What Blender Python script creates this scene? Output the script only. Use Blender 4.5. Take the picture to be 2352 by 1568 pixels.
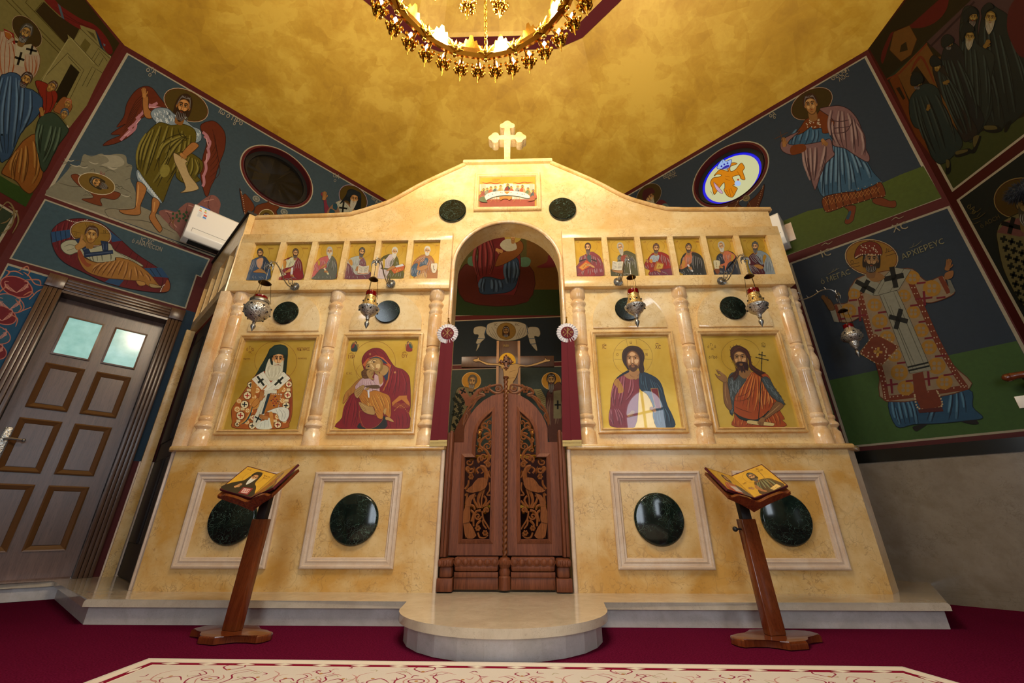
import bpy, bmesh, math, random
from mathutils import Vector, Matrix, noise
PI = math.pi
for o in list(bpy.data.objects):
    bpy.data.objects.remove(o)
SC = bpy.context.scene
COL = SC.collection
# ---------------------------------------------------------------- camera
FPX, TH, YA = 954.7, 0.4096, -0.02365
CAM = Vector((0.107, -2.8, 0.495))
FW = Vector((math.sin(YA)*math.cos(TH), math.cos(YA)*math.cos(TH), math.sin(TH)))
RT = Vector((math.cos(YA), -math.sin(YA), 0))
UP = RT.cross(FW)
cd = bpy.data.cameras.new('camera'); co = bpy.data.objects.new('camera', cd); COL.objects.link(co)
cd.sensor_width = 36; cd.lens = 36*FPX/2352; cd.clip_start = .01
co.matrix_world = Matrix(((RT.x, UP.x, -FW.x, CAM.x), (RT.y, UP.y, -FW.y, CAM.y), (RT.z, UP.z, -FW.z, CAM.z), (0, 0, 0, 1)))
SC.camera = co
# ---------------------------------------------------------------- view, world, large lights
SC.view_settings.view_transform = 'Standard'; SC.view_settings.look = 'None'
SC.view_settings.gamma = 1; SC.view_settings.use_curve_mapping = False
SC.view_settings.exposure = 0.0
SC.cycles.max_bounces = 6; SC.cycles.diffuse_bounces = 4; SC.cycles.glossy_bounces = 3
SC.cycles.transmission_bounces = 4; SC.cycles.sample_clamp_indirect = 6; SC.cycles.caustics_reflective = False; SC.cycles.caustics_refractive = False
wd = bpy.data.worlds.new('daylight'); SC.world = wd; wd.use_nodes = True
bg = wd.node_tree.nodes['Background']; bg.inputs[0].default_value = (.80, .90, 1, 1); bg.inputs[1].default_value = 9.0
def area(name, loc, aim, sx, sy, power, col, spread=PI):
    l = bpy.data.lights.new(name, 'AREA'); l.shape = 'RECTANGLE'; l.size = sx; l.size_y = sy; l.energy = power; l.color = col; l.spread = spread
    o = bpy.data.objects.new(name, l); COL.objects.link(o); o.location = loc
    o.rotation_euler = (Vector(aim)-Vector(loc)).to_track_quat('-Z', 'Y').to_euler(); return o
# ---------------------------------------------------------------- pixel -> place
def ray(x, y): return (x-1176)/FPX*RT-(y-784)/FPX*UP+FW
def PY(x, y, Y=0.): r = ray(x, y); return CAM+r*((Y-CAM.y)/r.y)
def PZ(x, y, Z=0.): r = ray(x, y); return CAM+r*((Z-CAM.z)/r.z)
def PP(x, y, o, n): r = ray(x, y); return CAM+r*((o-CAM).dot(n)/r.dot(n))
ZS = .117                                             # top of the marble step
AL, AR = math.radians(41.55), math.radians(45.72)
def frame(o, u):
    u = Vector(u).normalized(); a = Vector((-u.y, u.x, 0))
    return Matrix(((u.x, a.x, 0, o[0]), (u.y, a.y, 0, o[1]), (0, 0, 1, 0), (0, 0, 0, 1)))
ML = frame((-3.194, .594), (math.sin(AL), math.cos(AL)))      # left diagonal wall: local x along, y away, z up
MR = frame((2.866, .513), (math.sin(AR), -math.cos(AR)))      # right diagonal wall
def on(M, off=0.):
    n = -M.col[1].xyz; o = M.translation+n*off
    return lambda x, y: PP(x, y, o, n)
onL, onR = on(ML), on(MR)
def loc(M, p): return M.inverted() @ p
tLc = (loc(ML, onL(286, 101)).x+loc(ML, onL(66.3, 483)).x)/2
tRc = (loc(MR, onR(1990, 114)).x+loc(MR, onR(2190, 475)).x)/2
tLb, tRb = loc(ML, onL(891, 463)).x, loc(MR, onR(1419, 455)).x
cL, cR, bL, bR = [M @ Vector((t, 0, 0)) for M, t in ((ML, tLc), (MR, tRc), (ML, tLb), (MR, tRb))]
MB = frame(bL, bR-bL)                                  # back wall behind the screen
MFL = frame((cL.x, cL.y), (0, 1))                      # far left wall (runs towards the camera)
MFR = frame((cR.x, cR.y), (0, -1))
onB, onFL, onFR = on(MB), on(MFL), on(MFR)

# ---------------------------------------------------------------- mesh helpers
def box(bm, x0, x1, y0, y1, z0, z1, M=None, bev=0.):
    v = [bm.verts.new((x, y, z)) for x in (x0, x1) for y in (y0, y1) for z in (z0, z1)]
    if M: 
        for a in v: a.co = M @ a.co
    fs = [bm.faces.new([v[i] for i in f]) for f in ((0, 1, 3, 2), (4, 6, 7, 5), (0, 4, 5, 1), (2, 3, 7, 6), (0, 2, 6, 4), (1, 5, 7, 3))]
    if bev: bmesh.ops.bevel(bm, geom=list({e for f in fs for e in f.edges}), offset=bev, segments=2, affect='EDGES', profile=.5)
    return v
def prism(bm, pts, y0, y1, M=None, bev=0.):
    """polygon in local x,z pushed from y0 to y1"""
    a = [bm.verts.new((p[0], y0, p[1])) for p in pts]; b = [bm.verts.new((p[0], y1, p[1])) for p in pts]
    if M:
        for v in a+b: v.co = M @ v.co
    n = len(pts); f0 = bm.faces.new(a); f1 = bm.faces.new(b[::-1])
    for i in range(n): bm.faces.new((a[i], b[i], b[(i+1) % n], a[(i+1) % n]))
    if bev: bmesh.ops.bevel(bm, geom=list(f0.edges), offset=bev, segments=2, affect='EDGES', profile=.5)
def prismz(bm, pts, z0, z1, bev=0.):
    a = [bm.verts.new((p[0], p[1], z0)) for p in pts]; b = [bm.verts.new((p[0], p[1], z1)) for p in pts]
    n = len(pts); bm.faces.new(a); f1 = bm.faces.new(b)
    for i in range(n): bm.faces.new((a[i], a[(i+1) % n], b[(i+1) % n], b[i]))
    if bev: bmesh.ops.bevel(bm, geom=list(f1.edges), offset=bev, segments=3, affect='EDGES', profile=.5)
def lathe(bm, prof, c=(0, 0, 0), seg=24, M=None, a0=0., a1=2*PI, cap=True):
    full = abs(a1-a0-2*PI) < 1e-6; rings = []
    for r, z in prof:
        ring = []
        for i in range(seg if full else seg+1):
            a = a0+(a1-a0)*i/seg
            p = Vector((c[0]+r*math.cos(a), c[1]+r*math.sin(a), c[2]+z)); ring.append(bm.verts.new(M @ p if M else p))
        rings.append(ring)
    for A, B in zip(rings, rings[1:]):
        n = len(A)
        for i in range(n if full else n-1):
            bm.faces.new((A[i], A[(i+1) % n], B[(i+1) % n], B[i]))
    if full and cap:
        if prof[0][0] > 1e-4: bm.faces.new(rings[0][::-1])
        if prof[-1][0] > 1e-4: bm.faces.new(rings[-1])
def tube(bm, pts, r, seg=8, closed=False, flat=1.):
    pts = [Vector(p) for p in pts]; n = len(pts); rings = []; up = None
    for i, p in enumerate(pts):
        if closed: d = pts[(i+1) % n]-pts[i-1]
        else: d = pts[min(i+1, n-1)]-pts[max(i-1, 0)]
        d.normalize()
        if up is None: up = Vector((0, 0, 1)) if abs(d.z) < .9 else Vector((0, 1, 0))
        s = d.cross(up).normalized(); up = s.cross(d).normalized()
        rr = r[i] if isinstance(r, (list, tuple)) else r
        rings.append([bm.verts.new(p+rr*(math.cos(2*PI*k/seg)*s+flat*math.sin(2*PI*k/seg)*up)) for k in range(seg)])
    for i in range(n if closed else n-1):
        A, B = rings[i], rings[(i+1) % n]
        for k in range(seg): bm.faces.new((A[k], A[(k+1) % seg], B[(k+1) % seg], B[k]))
    if not closed: bm.faces.new(rings[0][::-1]); bm.faces.new(rings[-1])
def ball(bm, c, r, sx=1, sy=1, sz=1, seg=10):
    M = Matrix.Translation(c) @ Matrix.Diagonal((sx, sy, sz, 1))
    bmesh.ops.create_uvsphere(bm, u_segments=seg, v_segments=max(4, seg*2//3), radius=r, matrix=M)
def cr(pts, n=6, closed=False):
    """Catmull-Rom through points"""
    pts = [Vector(p) for p in pts]; N = len(pts); out = []
    for i in range(N if closed else N-1):
        if closed: p0, p1, p2, p3 = pts[i-1], pts[i], pts[(i+1) % N], pts[(i+2) % N]
        else: p0, p1, p2, p3 = pts[max(i-1, 0)], pts[i], pts[i+1], pts[min(i+2, N-1)]
        for k in range(n):
            t = k/n
            out.append(.5*((2*p1)+(p2-p0)*t+(2*p0-5*p1+4*p2-p3)*t*t+(3*p1-p0-3*p2+p3)*t*t*t))
    if not closed: out.append(pts[-1])
    return out
ROOT = {}
def obj(name, bm, mat, parent=None, smooth=30, label=None, kind=None):
    bmesh.ops.recalc_face_normals(bm, faces=bm.faces)
    me = bpy.data.meshes.new(name); bm.to_mesh(me); bm.free()
    me.materials.append(mat)
    o = bpy.data.objects.new(name, me); COL.objects.link(o)
    if smooth:
        me.shade_smooth()
        if smooth < 180: me.set_sharp_from_angle(angle=math.radians(smooth))
    if parent:
        o.parent = parent
        if parent.type == 'EMPTY': o.location = -parent.location
    if label: o['label'] = label
    if kind: o['kind'] = kind
    return o
def thing(name, label, cat, at=(0, 0, 0), group=None):
    o = bpy.data.objects.new(name, None); COL.objects.link(o); o.empty_display_size = .05
    o.location = at; o['label'] = label; o['category'] = cat
    if group: o['group'] = group
    return o
def tag(o, label, cat, group=None):
    o['label'] = label; o['category'] = cat
    if group: o['group'] = group
    return o
def struct(name, bm, mat, parent=None, smooth=30, label=None):
    o = obj(name, bm, mat, parent, smooth, label)
    if not parent: o['kind'] = 'structure'
    return o
def dup(root, at, label=None, rotz=0.):
    r = root.copy(); COL.objects.link(r); r.location = at; r.rotation_euler = (0, 0, rotz)
    if label: r['label'] = label
    for ch in list(root.children):
        c = ch.copy(); COL.objects.link(c); c.parent = r
        for g in ch.children:
            d = g.copy(); COL.objects.link(d); d.parent = c
    return r
def B(): return bmesh.new()
# ---------------------------------------------------------------- materials
def lin(h):
    if isinstance(h, str):
        h = h.lstrip('#'); c = [int(h[i:i+2], 16)/255 for i in (0, 2, 4)]
    else: c = h
    return tuple(x/12.92 if x <= .04045 else ((x+.055)/1.055)**2.4 for x in c)
class NT:
    def __init__(s, name):
        s.m = bpy.data.materials.new(name); s.m.use_nodes = True; s.t = s.m.node_tree; s.n = s.t.nodes; s.l = s.t.links
        s.b = s.n['Principled BSDF']; s.tc = s.n.new('ShaderNodeTexCoord')
    def set(s, **k):
        for a, v in k.items():
            i = s.b.inputs[a.replace('_', ' ')]
            if hasattr(v, 'is_output') or hasattr(v, 'links'): s.l.new(v, i)
            else: i.default_value = v if not isinstance(v, tuple) or len(v) == 4 else (*v, 1)
        return s
    def map(s, scale=(1, 1, 1), rot=(0, 0, 0)):
        m = s.n.new('ShaderNodeMapping'); m.inputs['Scale'].default_value = scale; m.inputs['Rotation'].default_value = rot
        s.l.new(s.tc.outputs['Object'], m.inputs[0]); return m.outputs[0]
    def noise(s, scale, detail=4, rough=.55, dist=0., vec=None, out='Fac'):
        t = s.n.new('ShaderNodeTexNoise'); t.inputs['Scale'].default_value = scale; t.inputs['Detail'].default_value = detail
        t.inputs['Roughness'].default_value = rough; t.inputs['Distortion'].default_value = dist
        s.l.new(vec or s.tc.outputs['Object'], t.inputs['Vector']); return t.outputs[out]
    def vor(s, scale, feat='F1', vec=None, out='Distance', rand=1.):
        t = s.n.new('ShaderNodeTexVoronoi'); t.feature = feat; t.inputs['Scale'].default_value = scale; t.inputs['Randomness'].default_value = rand
        s.l.new(vec or s.tc.outputs['Object'], t.inputs['Vector']); return t.outputs[out]
    def ramp(s, fac, *st):
        r = s.n.new('ShaderNodeValToRGB'); e = r.color_ramp.elements
        while len(e) < len(st): e.new(.5)
        for q, (p, c) in zip(e, st):
            q.position = p; q.color = (c, c, c, 1) if isinstance(c, (int, float)) else (*lin(c), 1)
        s.l.new(fac, r.inputs[0]); return r.outputs[0]
    def mix(s, fac, a, b, mode='MIX'):
        m = s.n.new('ShaderNodeMix'); m.data_type = 'RGBA'; m.blend_type = mode; ii = [i for i in m.inputs if i.enabled]
        for i, v in zip((m.inputs[0], m.inputs[6], m.inputs[7]), (fac, a, b)):
            if hasattr(v, 'links'): s.l.new(v, i)
            elif isinstance(v, (int, float)): i.default_value = v if i.type == 'VALUE' else (v, v, v, 1)
            else: i.default_value = (*lin(v), 1)
        return m.outputs[2]
    def math(s, op, a, b=0.):
        m = s.n.new('ShaderNodeMath'); m.operation = op
        for i, v in zip(m.inputs, (a, b)):
            if hasattr(v, 'links'): s.l.new(v, i)
            else: i.default_value = v
        return m.outputs[0]
    def bump(s, h, st=.3, d=.01):
        b = s.n.new('ShaderNodeBump'); b.inputs['Strength'].default_value = st; b.inputs['Distance'].default_value = d
        s.l.new(h, b.inputs['Height']); s.l.new(b.outputs[0], s.b.inputs['Normal']); return s
    def warp(s, amt, scale=3, vec=None):
        nz = s.noise(scale, 3, vec=vec, out='Color'); v = s.n.new('ShaderNodeVectorMath'); v.operation = 'MULTIPLY_ADD'
        s.l.new(nz, v.inputs[0]); v.inputs[1].default_value = (amt,)*3; s.l.new(vec or s.tc.outputs['Object'], v.inputs[2]); return v.outputs[0]
def plain(name, c, rough=.5, metal=0., **k):
    return NT(name).set(Base_Color=(*lin(c), 1), Roughness=rough, Metallic=metal, **k).m
def marble(name, base, blot, vein, dark, sc=1., rough=.22, dirt=0., seam=None, veinw=.02):
    s = NT(name); w = s.warp(.35, 2.2*sc)
    c = s.mix(s.ramp(s.noise(2.6*sc, 6, .62, .6), (.42, 0), (.62, 1)), base, blot)
    c = s.mix(s.math('MULTIPLY', s.ramp(s.noise(9*sc, 5, .7), (.45, 0), (.75, 1)), .55), c, dark)
    v = s.ramp(s.vor(4.2*sc, 'DISTANCE_TO_EDGE', s.warp(.55, 3.4*sc)), (0., 1), (veinw, 0))
    v = s.math('MULTIPLY', v, s.ramp(s.noise(2.3*sc, 3), (.42, 0), (.6, 1)))
    c = s.mix(s.math('MULTIPLY', v, .35), c, vein)
    v2 = s.ramp(s.vor(13*sc, 'DISTANCE_TO_EDGE', s.warp(.3, 9*sc)), (0., 1), (.045, 0))
    v2 = s.math('MULTIPLY', v2, s.ramp(s.noise(4.7*sc, 4), (.50, 0), (.60, 1)))
    c = s.mix(s.math('MULTIPLY', v2, .55), c, vein)
    c = s.mix(s.math('MULTIPLY', s.ramp(s.noise(34*sc, 4, .7, 1.5), (.60, 0), (.68, 1)), .45), c, vein)
    if seam:
        for ax, per, off in seam:
            sp = s.n.new('ShaderNodeSeparateXYZ'); s.l.new(s.tc.outputs['Object'], sp.inputs[0])
            m = s.math('ABSOLUTE', s.math('SUBTRACT', s.math('FRACT', s.math('ADD', s.math('DIVIDE', sp.outputs[ax], per), off)), .5))
            c = s.mix(s.math('MULTIPLY', s.math('LESS_THAN', m, .0016/per), .35), c, dark)
    s.set(Base_Color=c, Roughness=rough, Specular_IOR_Level=.5)
    return s.m
M_base = marble('yellow_marble', '#d4b680', '#c29348', '#7c5a34', '#b8893e', 1., .3, seam=((0, 1.11, .0), (2, .42, .28)))
M_cream = marble('cream_marble', '#e6cc96', '#deb878', '#a87040', '#d2a258', 1.2, .22, seam=((0, .93, .47),))
M_col = marble('pink_marble', '#e2c8a2', '#d8ac74', '#b07c48', '#cba070', 2., .12)
M_frame = marble('frame_marble', '#d8b67e', '#caa05c', '#8f5a28', '#bc8a4c', 2.5, .16)
M_creamg = marble('glossy_cream_marble', '#e4cda0', '#dcbc84', '#a87844', '#d0a866', 1.2, .07)
M_pale = marble('pale_marble', '#cdb9a4', '#c4ab92', '#a58a70', '#bba084', 3, .3)
M_step = marble('step_marble', '#c6b8a2', '#b9aa94', '#9c8c78', '#b0a08a', 2., .09)
M_riser = marble('riser_marble', '#bdb4ae', '#aca49c', '#948a80', '#a49a90', 2.2, .3)
M_dado = marble('dado_marble', '#7c7264', '#6f6454', '#5e5444', '#665b4a', 1.2, .16)
def green():
    s = NT('green_marble'); 
    c = s.mix(s.ramp(s.noise(9, 8, .7, 1.2), (.35, 0), (.7, 1)), '#080e0c', '#18261f')
    v = s.ramp(s.vor(11, 'DISTANCE_TO_EDGE', s.warp(.7, 8)), (0., 1), (.03, 0))
    v = s.math('MULTIPLY', v, s.ramp(s.noise(6, 5), (.4, 0), (.62, 1)))
    c = s.mix(s.math('MULTIPLY', v, .8), c, '#5a7468'); s.set(Base_Color=c, Roughness=.12); return s.m
M_green = green()
M_band = NT('dark_green_band').set(Roughness=.15).m
def _band():
    s = NT('dark_green_band'); c = s.mix(s.ramp(s.noise(5, 6), (.5, 0), (.8, 1)), '#0b0e0c', '#252b28'); s.set(Base_Color=c, Roughness=.15); return s.m
M_band = _band()
def wood(name, a, b, d, sc=1., rough=.35, axis='Z', coat=0., spec=.5):
    s = NT(name); scl = {'Z': (9, 9, .55), 'X': (.55, 9, 9)}[axis]
    v = s.map(tuple(q*sc for q in scl)); n = s.noise(3, 6, .6, 1.4, v)
    c = s.mix(s.ramp(n, (.36, 0), (.64, 1)), a, b)
    g = s.noise(26, 3, .6, .4, s.map(tuple(q*sc*(1.2) for q in scl)))
    c = s.mix(s.math('MULTIPLY', s.ramp(g, (.52, 0), (.68, 1)), .55), c, d)
    s.set(Base_Color=c, Roughness=rough, Coat_Weight=coat, Coat_Roughness=.08, Specular_IOR_Level=spec); s.bump(g, .12, .002); return s.m
M_gate = wood('gate_wood', '#764228', '#60331e', '#3a200f', 1., .5, spec=.22)
M_carv = wood('carved_wood', '#70401e', '#5c3014', '#341808', 2., .4, spec=.3)
M_carv2 = wood('carved_walnut', '#7c4822', '#683a18', '#34180a', 2., .6, spec=.12)
M_door = wood('door_wood', '#5c4438', '#4c362c', '#2e1f18', 1., .3)
M_doortrim = wood('door_trim_wood', '#543c2c', '#463022', '#2e1f15', 1., .26)
M_doorbead = plain('door_bead_wood', '#5a3a1c', .35)
M_lect = wood('lectern_wood', '#6e3416', '#5c280f', '#3c1808', 1., .25, coat=.6)
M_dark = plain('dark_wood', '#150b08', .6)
def gold_ceiling():
    s = NT('gold_plaster'); 
    a = s.noise(1.6, 5, .6, .5)
    p = s.vor(3.4, 'F1', s.map((1, 1, 1), (.6, .5, .7)), 'Color'); q = s.vor(5.2, 'F1', s.warp(.1, 6, s.map((1, 1.5, 1), (.2, .9, .3))), 'Color')
    sp = s.n.new('ShaderNodeSeparateColor'); s.l.new(p, sp.inputs[0]); sq = s.n.new('ShaderNodeSeparateColor'); s.l.new(q, sq.inputs[0])
    f = s.math('ADD', s.math('ADD', s.math('MULTIPLY', a, .85), s.math('MULTIPLY', sp.outputs[0], .10)), s.math('MULTIPLY', sq.outputs[1], .10))
    f = s.math('ADD', f, s.math('MULTIPLY', s.noise(9, 5, .7, 1.), .30))
    ch = s.n.new('ShaderNodeTexVoronoi'); ch.distance = 'CHEBYCHEV'; ch.inputs['Scale'].default_value = 5.5; s.l.new(s.map((1, 1.4, 1), (.4, .7, .9)), ch.inputs['Vector']); sc_ = s.n.new('ShaderNodeSeparateColor'); s.l.new(ch.outputs['Color'], sc_.inputs[0])
    f = s.math('ADD', f, s.math('MULTIPLY', s.math('MULTIPLY', s.math('SUBTRACT', sc_.outputs[0], .5), s.ramp(a, (.45, 0), (.6, 1))), .16))
    c = s.ramp(f, (.40, '#9a7014'), (.62, '#b48a22'), (.82, '#c8a23a'))
    s.set(Base_Color=c, Roughness=.5, Metallic=.1); s.bump(f, .15, .004); return s.m
M_ceil = gold_ceiling()
M_maroon = plain('maroon_paint', '#4c1a1c', .85, Specular_IOR_Level=.1)
M_red = plain('red_border_paint', '#4c1c1c', .5)
M_white = plain('white_plastic', '#e4e0d6', .3)
M_silver = plain('silver', '#8c8a84', .34, .9)
def pierced(name, a, b):
    s = NT(name); v = s.ramp(s.vor(95, 'F1'), (.20, 0), (.34, 1))
    c = s.mix(v, a, b); s.set(Base_Color=c, Roughness=.36, Metallic=.75); s.bump(s.vor(95, 'F1'), .6, .004); return s.m
M_pierce = pierced('pierced_silver', '#3a352e', '#b4b0a6')
M_pierceg = pierced('pierced_gilt_silver', '#3a2c14', '#c0a468')
M_brass = plain('brass', '#9c7420', .25, 1.)
M_darkbrass = plain('dark_brass', '#4a3818', .3, 1.)
M_redglass = plain('red_glass', '#7a0608', .08, 0., Transmission_Weight=.35)
M_black = plain('black_metal', '#0a0a0a', .5)
M_gem = plain('dark_gem', '#0c0c10', .05)
M_goldchand = plain('gilded_metal', '#b4842c', .22, 1.)
def carpet():
    s = NT('red_carpet'); c = s.mix(s.noise(1.7, 5, .6, .6), '#3c0a1a', '#5a122c'); c = s.mix(s.ramp(s.noise(160, 2), (.35, 0), (.7, 1)), c, '#661636')
    s.set(Base_Color=c, Roughness=1., Specular_IOR_Level=0.); s.bump(s.noise(220, 2), .6, .006); return s.m
M_carpet = carpet()
def glow(name, c, st):
    s = NT(name); s.set(Base_Color=(0, 0, 0, 1), Emission_Color=(*c, 1), Emission_Strength=st); return s.m
M_bulb = glow('lit_bulb', (1, .78, .48), 40)
M_fabric = plain('crimson_fabric', '#5c0816', .9)
M_pleat = plain('white_satin', '#d4cfd0', .4)
M_fringe = plain('gold_fringe', '#b8a060', .6)
M_plaster = plain('dark_plaster', '#3a3630', .8)
def paintmat(name, coat, rough):
    s = NT(name); a = s.n.new('ShaderNodeVertexColor'); a.layer_name = 'paint'
    nz = s.noise(35, 3, .6); f = s.ramp(nz, (.3, .86), (.7, 1.0)); c = s.mix(1., a.outputs['Color'], f, 'MULTIPLY')
    s.set(Base_Color=c, Roughness=rough, Specular_IOR_Level=.5 if coat else .12, Metallic=s.math('SUBTRACT', 1., a.outputs['Alpha']), Coat_Weight=coat, Coat_Roughness=.02); return s.m
M_mural = paintmat('mural_paint', 0., .55)
M_icon = paintmat('icon_paint', .75, .42)
CANDLE = 30.
LIGHT = (1, .86, .64)
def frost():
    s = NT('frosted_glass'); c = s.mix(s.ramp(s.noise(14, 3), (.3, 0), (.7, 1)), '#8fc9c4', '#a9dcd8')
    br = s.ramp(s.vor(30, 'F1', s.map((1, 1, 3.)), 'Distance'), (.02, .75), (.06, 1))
    c = s.mix(1., c, br, 'MULTIPLY'); s.set(Base_Color=c, Roughness=.12); s.l.new(c, s.b.inputs['Emission Color']); s.b.inputs['Emission Strength'].default_value = .35; return s.m  # weak emission added so the panes glow by themselves
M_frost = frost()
def lit_():
    s = NT('lit_stained_glass'); a = s.n.new('ShaderNodeVertexColor'); a.layer_name = 'paint'; s.set(Base_Color=(0, 0, 0, 1), Roughness=.2); s.l.new(a.outputs[0], s.b.inputs['Emission Color']); s.b.inputs['Emission Strength'].default_value = .9; return s.m
M_lit = lit_()
# ---------------------------------------------------------------- the room
HL, HR, ZR = 4.95, 4.73, 5.6
wcL = loc(ML, onL(640, 406)); wcR = loc(MR, onR(1673, 402))
def circle(cx, cz, r, n=40, a0=0.): return [(cx+r*math.cos(a0+2*PI*i/n), cz+r*math.sin(a0+2*PI*i/n)) for i in range(n)]
def keyhole(outline, hole):
    """outline with a hole joined by a slit from the outline point nearest the hole"""
    d = [(math.hypot(a[0]-b[0], a[1]-b[1]), i, j) for i, a in enumerate(outline) for j, b in enumerate(hole)]
    _, i, j = min(d); h = hole[j:]+hole[:j]; area_o = sum(a[0]*b[1]-b[0]*a[1] for a, b in zip(outline, outline[1:]+outline[:1]))
    area_h = sum(a[0]*b[1]-b[0]*a[1] for a, b in zip(h, h[1:]+h[:1]))
    if area_o*area_h > 0: h = [h[0]]+h[1:][::-1]
    return outline[:i+1]+h+[h[0]]+outline[i:]
def wall(name, M, pts, th=.16, mat=None, hole=None, hole2=None):
    pts = keyhole(pts, hole) if hole else pts; pts = keyhole(pts, hole2) if hole2 else pts
    bm = B(); prism(bm, pts, 0, th, M); return struct(name, bm, mat or M_plaster, smooth=0)
D0, D1, DH = -.69, .005, 2.225                          # door opening along the left wall
WR = .372
wL = wall('wall_left', ML, [(tLc, 0), (D0, 0), (D0, DH), (D1, DH), (D1, 0), (tLb, 0), (tLb, HL+.03), (tLc, HL+.03)], hole=circle(wcL.x, wcL.z, WR), th=.3)
wR = wall('wall_right', MR, [(tRb, 0), (tRc, 0), (tRc, HR+.03), (tRb, HR+.03)], hole=circle(wcR.x, wcR.z, WR), th=.3)
lb = (bR-bL).length
wB = wall('wall_back', MB, [(0, 0), (lb, 0), (lb, HL), (0, HL)])
CY = -1.75
yb = 2*CY-cL.y
lf = abs(cL.y-yb)
wFL = wall('wall_far_left', frame((cL.x, yb), (0, 1)), [(0, 0), (lf, 0), (lf, HL+.03), (0, HL+.03)])
wFR = wall('wall_far_right', frame((cR.x, cR.y), (0, -1)), [(0, 0), (lf, 0), (lf, HR+.03), (0, HR+.03)])
rL, rR = Vector((bL.x, 2*CY-bL.y-.1, 0)), Vector((bR.x, 2*CY-bL.y-.1, 0))
c2L, c2R = Vector((cL.x, yb, 0)), Vector((cR.x, cR.y-lf, 0))
MRL, MRR, MRB = frame(rL, c2L-rL), frame(c2R, rR-c2R), frame(rR, rL-rR)
def archpts(cx, hw, z0, zs, n=16): return [(cx-hw, z0), (cx+hw, z0)]+[(cx+hw*math.cos(PI*i/n), zs+hw*math.sin(PI*i/n)) for i in range(n+1)]
M_beige = plain('beige_plaster', '#8a7c62', .7)
lrl = (c2L-rL).length
wall('wall_rear_left', MRL, [(0, 0), (lrl, 0), (lrl, HL), (0, HL)], mat=M_beige, hole=circle(lrl*.45, 4.3, .36))
lrr = (rR-c2R).length
wall('wall_rear_right', MRR, [(0, 0), (lrr, 0), (lrr, HR), (0, HR)], mat=M_beige, hole=archpts(lrr*.60, .46, .95, 2.35), hole2=circle(lrr*.49, 4.25, .36))
lrb = (rL-rR).length
wall('wall_rear', MRB, [(0, 0), (lrb, 0), (lrb, HR), (0, HR)], mat=M_beige, hole=archpts(lrb*.5, .62, .02, 2.2))
def portal(M, cx, cz, sx, sz):
    l = bpy.data.lights.new('window_daylight', 'AREA'); l.shape = 'RECTANGLE'; l.size = sx; l.size_y = sz; l.cycles.is_portal = True
    o = bpy.data.objects.new('window_daylight', l); COL.objects.link(o)
    o.matrix_world = Matrix.Translation(M @ Vector((cx, .14, cz))) @ (-M.col[1].xyz).to_track_quat('-Z', 'Y').to_matrix().to_4x4()
portal(MRR, lrr*.60, 1.88, .92, 1.86); portal(MRB, lrb*.5, 1.42, 1.24, 2.8); portal(MRR, lrr*.49, 4.25, .72, .72); portal(MRL, lrl*.45, 4.3, .72, .72)
for k, (M, cx, hw, z0, zs) in enumerate(((MRR, lrr*.60, .46, .95, 2.35), (MRB, lrb*.5, .62, .02, 2.2))):
    bm = B(); o = archpts(cx, hw, z0, zs); i = archpts(cx, hw-.05, z0+.05, zs)
    prism(bm, keyhole(o, i), .06, .10, M); box(bm, cx-.02, cx+.02, .065, .095, z0+.05, zs+hw-.05, M); box(bm, cx-hw+.05, cx+hw-.05, .065, .095, zs-.02, zs+.02, M)
    struct('window_%d' % (k+3), bm, M_doortrim)
# floor and carpet
bm = B(); prismz(bm, [(p.x, p.y) for p in (c2L, rL, rR, c2R, cR, bR, bL, cL)], -.1, 0.)
struct('floor', bm, M_carpet, label='crimson carpet', smooth=0)
# marble step with rounded apron before the gate
yn = -.283
A, Bp = PZ(128, 1333, ZS), PZ(0, 1340, ZS); far = A+(Bp-A)*3.2
xl, xr = PZ(226, 1371, ZS).x, PZ(2187, 1386, ZS).x
pc, pr = -.44, .495
arc = [(pr*math.cos(a)+.01, pc+.45*math.sin(a)*1.0) for a in [PI+PI*i/24 for i in range(25)]]
top = [(xl, yn), (-pr+.01, yn)]+arc+[(pr+.01, yn), (xr, yn), (MR.translation.x+.02, MR.translation.y+.01), (bR.x, bR.y), (bL.x, bL.y), (cL.x+.02, cL.y+.02), (far.x, far.y), (A.x, A.y)]
def inset(p, d):
    n = len(p); out = []
    for i in range(n):
        a, b, c = Vector(p[i-1]), Vector(p[i]), Vector(p[(i+1) % n]); e, f = (b-a).normalized(), (c-b).normalized()
        m = (Vector((-e.y, e.x))+Vector((-f.y, f.x))); m = m.normalized()/max(.5, m.length/2) if m.length > 1e-6 else Vector((-e.y, e.x)); out.append(tuple(b+m*d))
    return out
bm = B(); prismz(bm, top, ZS-.034, ZS, bev=.014)
st = struct('step', bm, M_step, label='polished beige marble step'); st.name = 'floor_step'
arc12 = [(pr*math.cos(a)+.01, pc+.45*math.sin(a)) for a in [PI+PI*i/13 for i in range(14)]]
low = [(xl, yn), (-pr+.01, yn)]+arc12+[(pr+.01, yn), (xr, yn)]+top[-6:]
bm = B(); prismz(bm, inset(low, .03), 0, ZS-.033); struct('floor_riser', bm, M_riser, smooth=0, label='grey white marble step riser')
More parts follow.
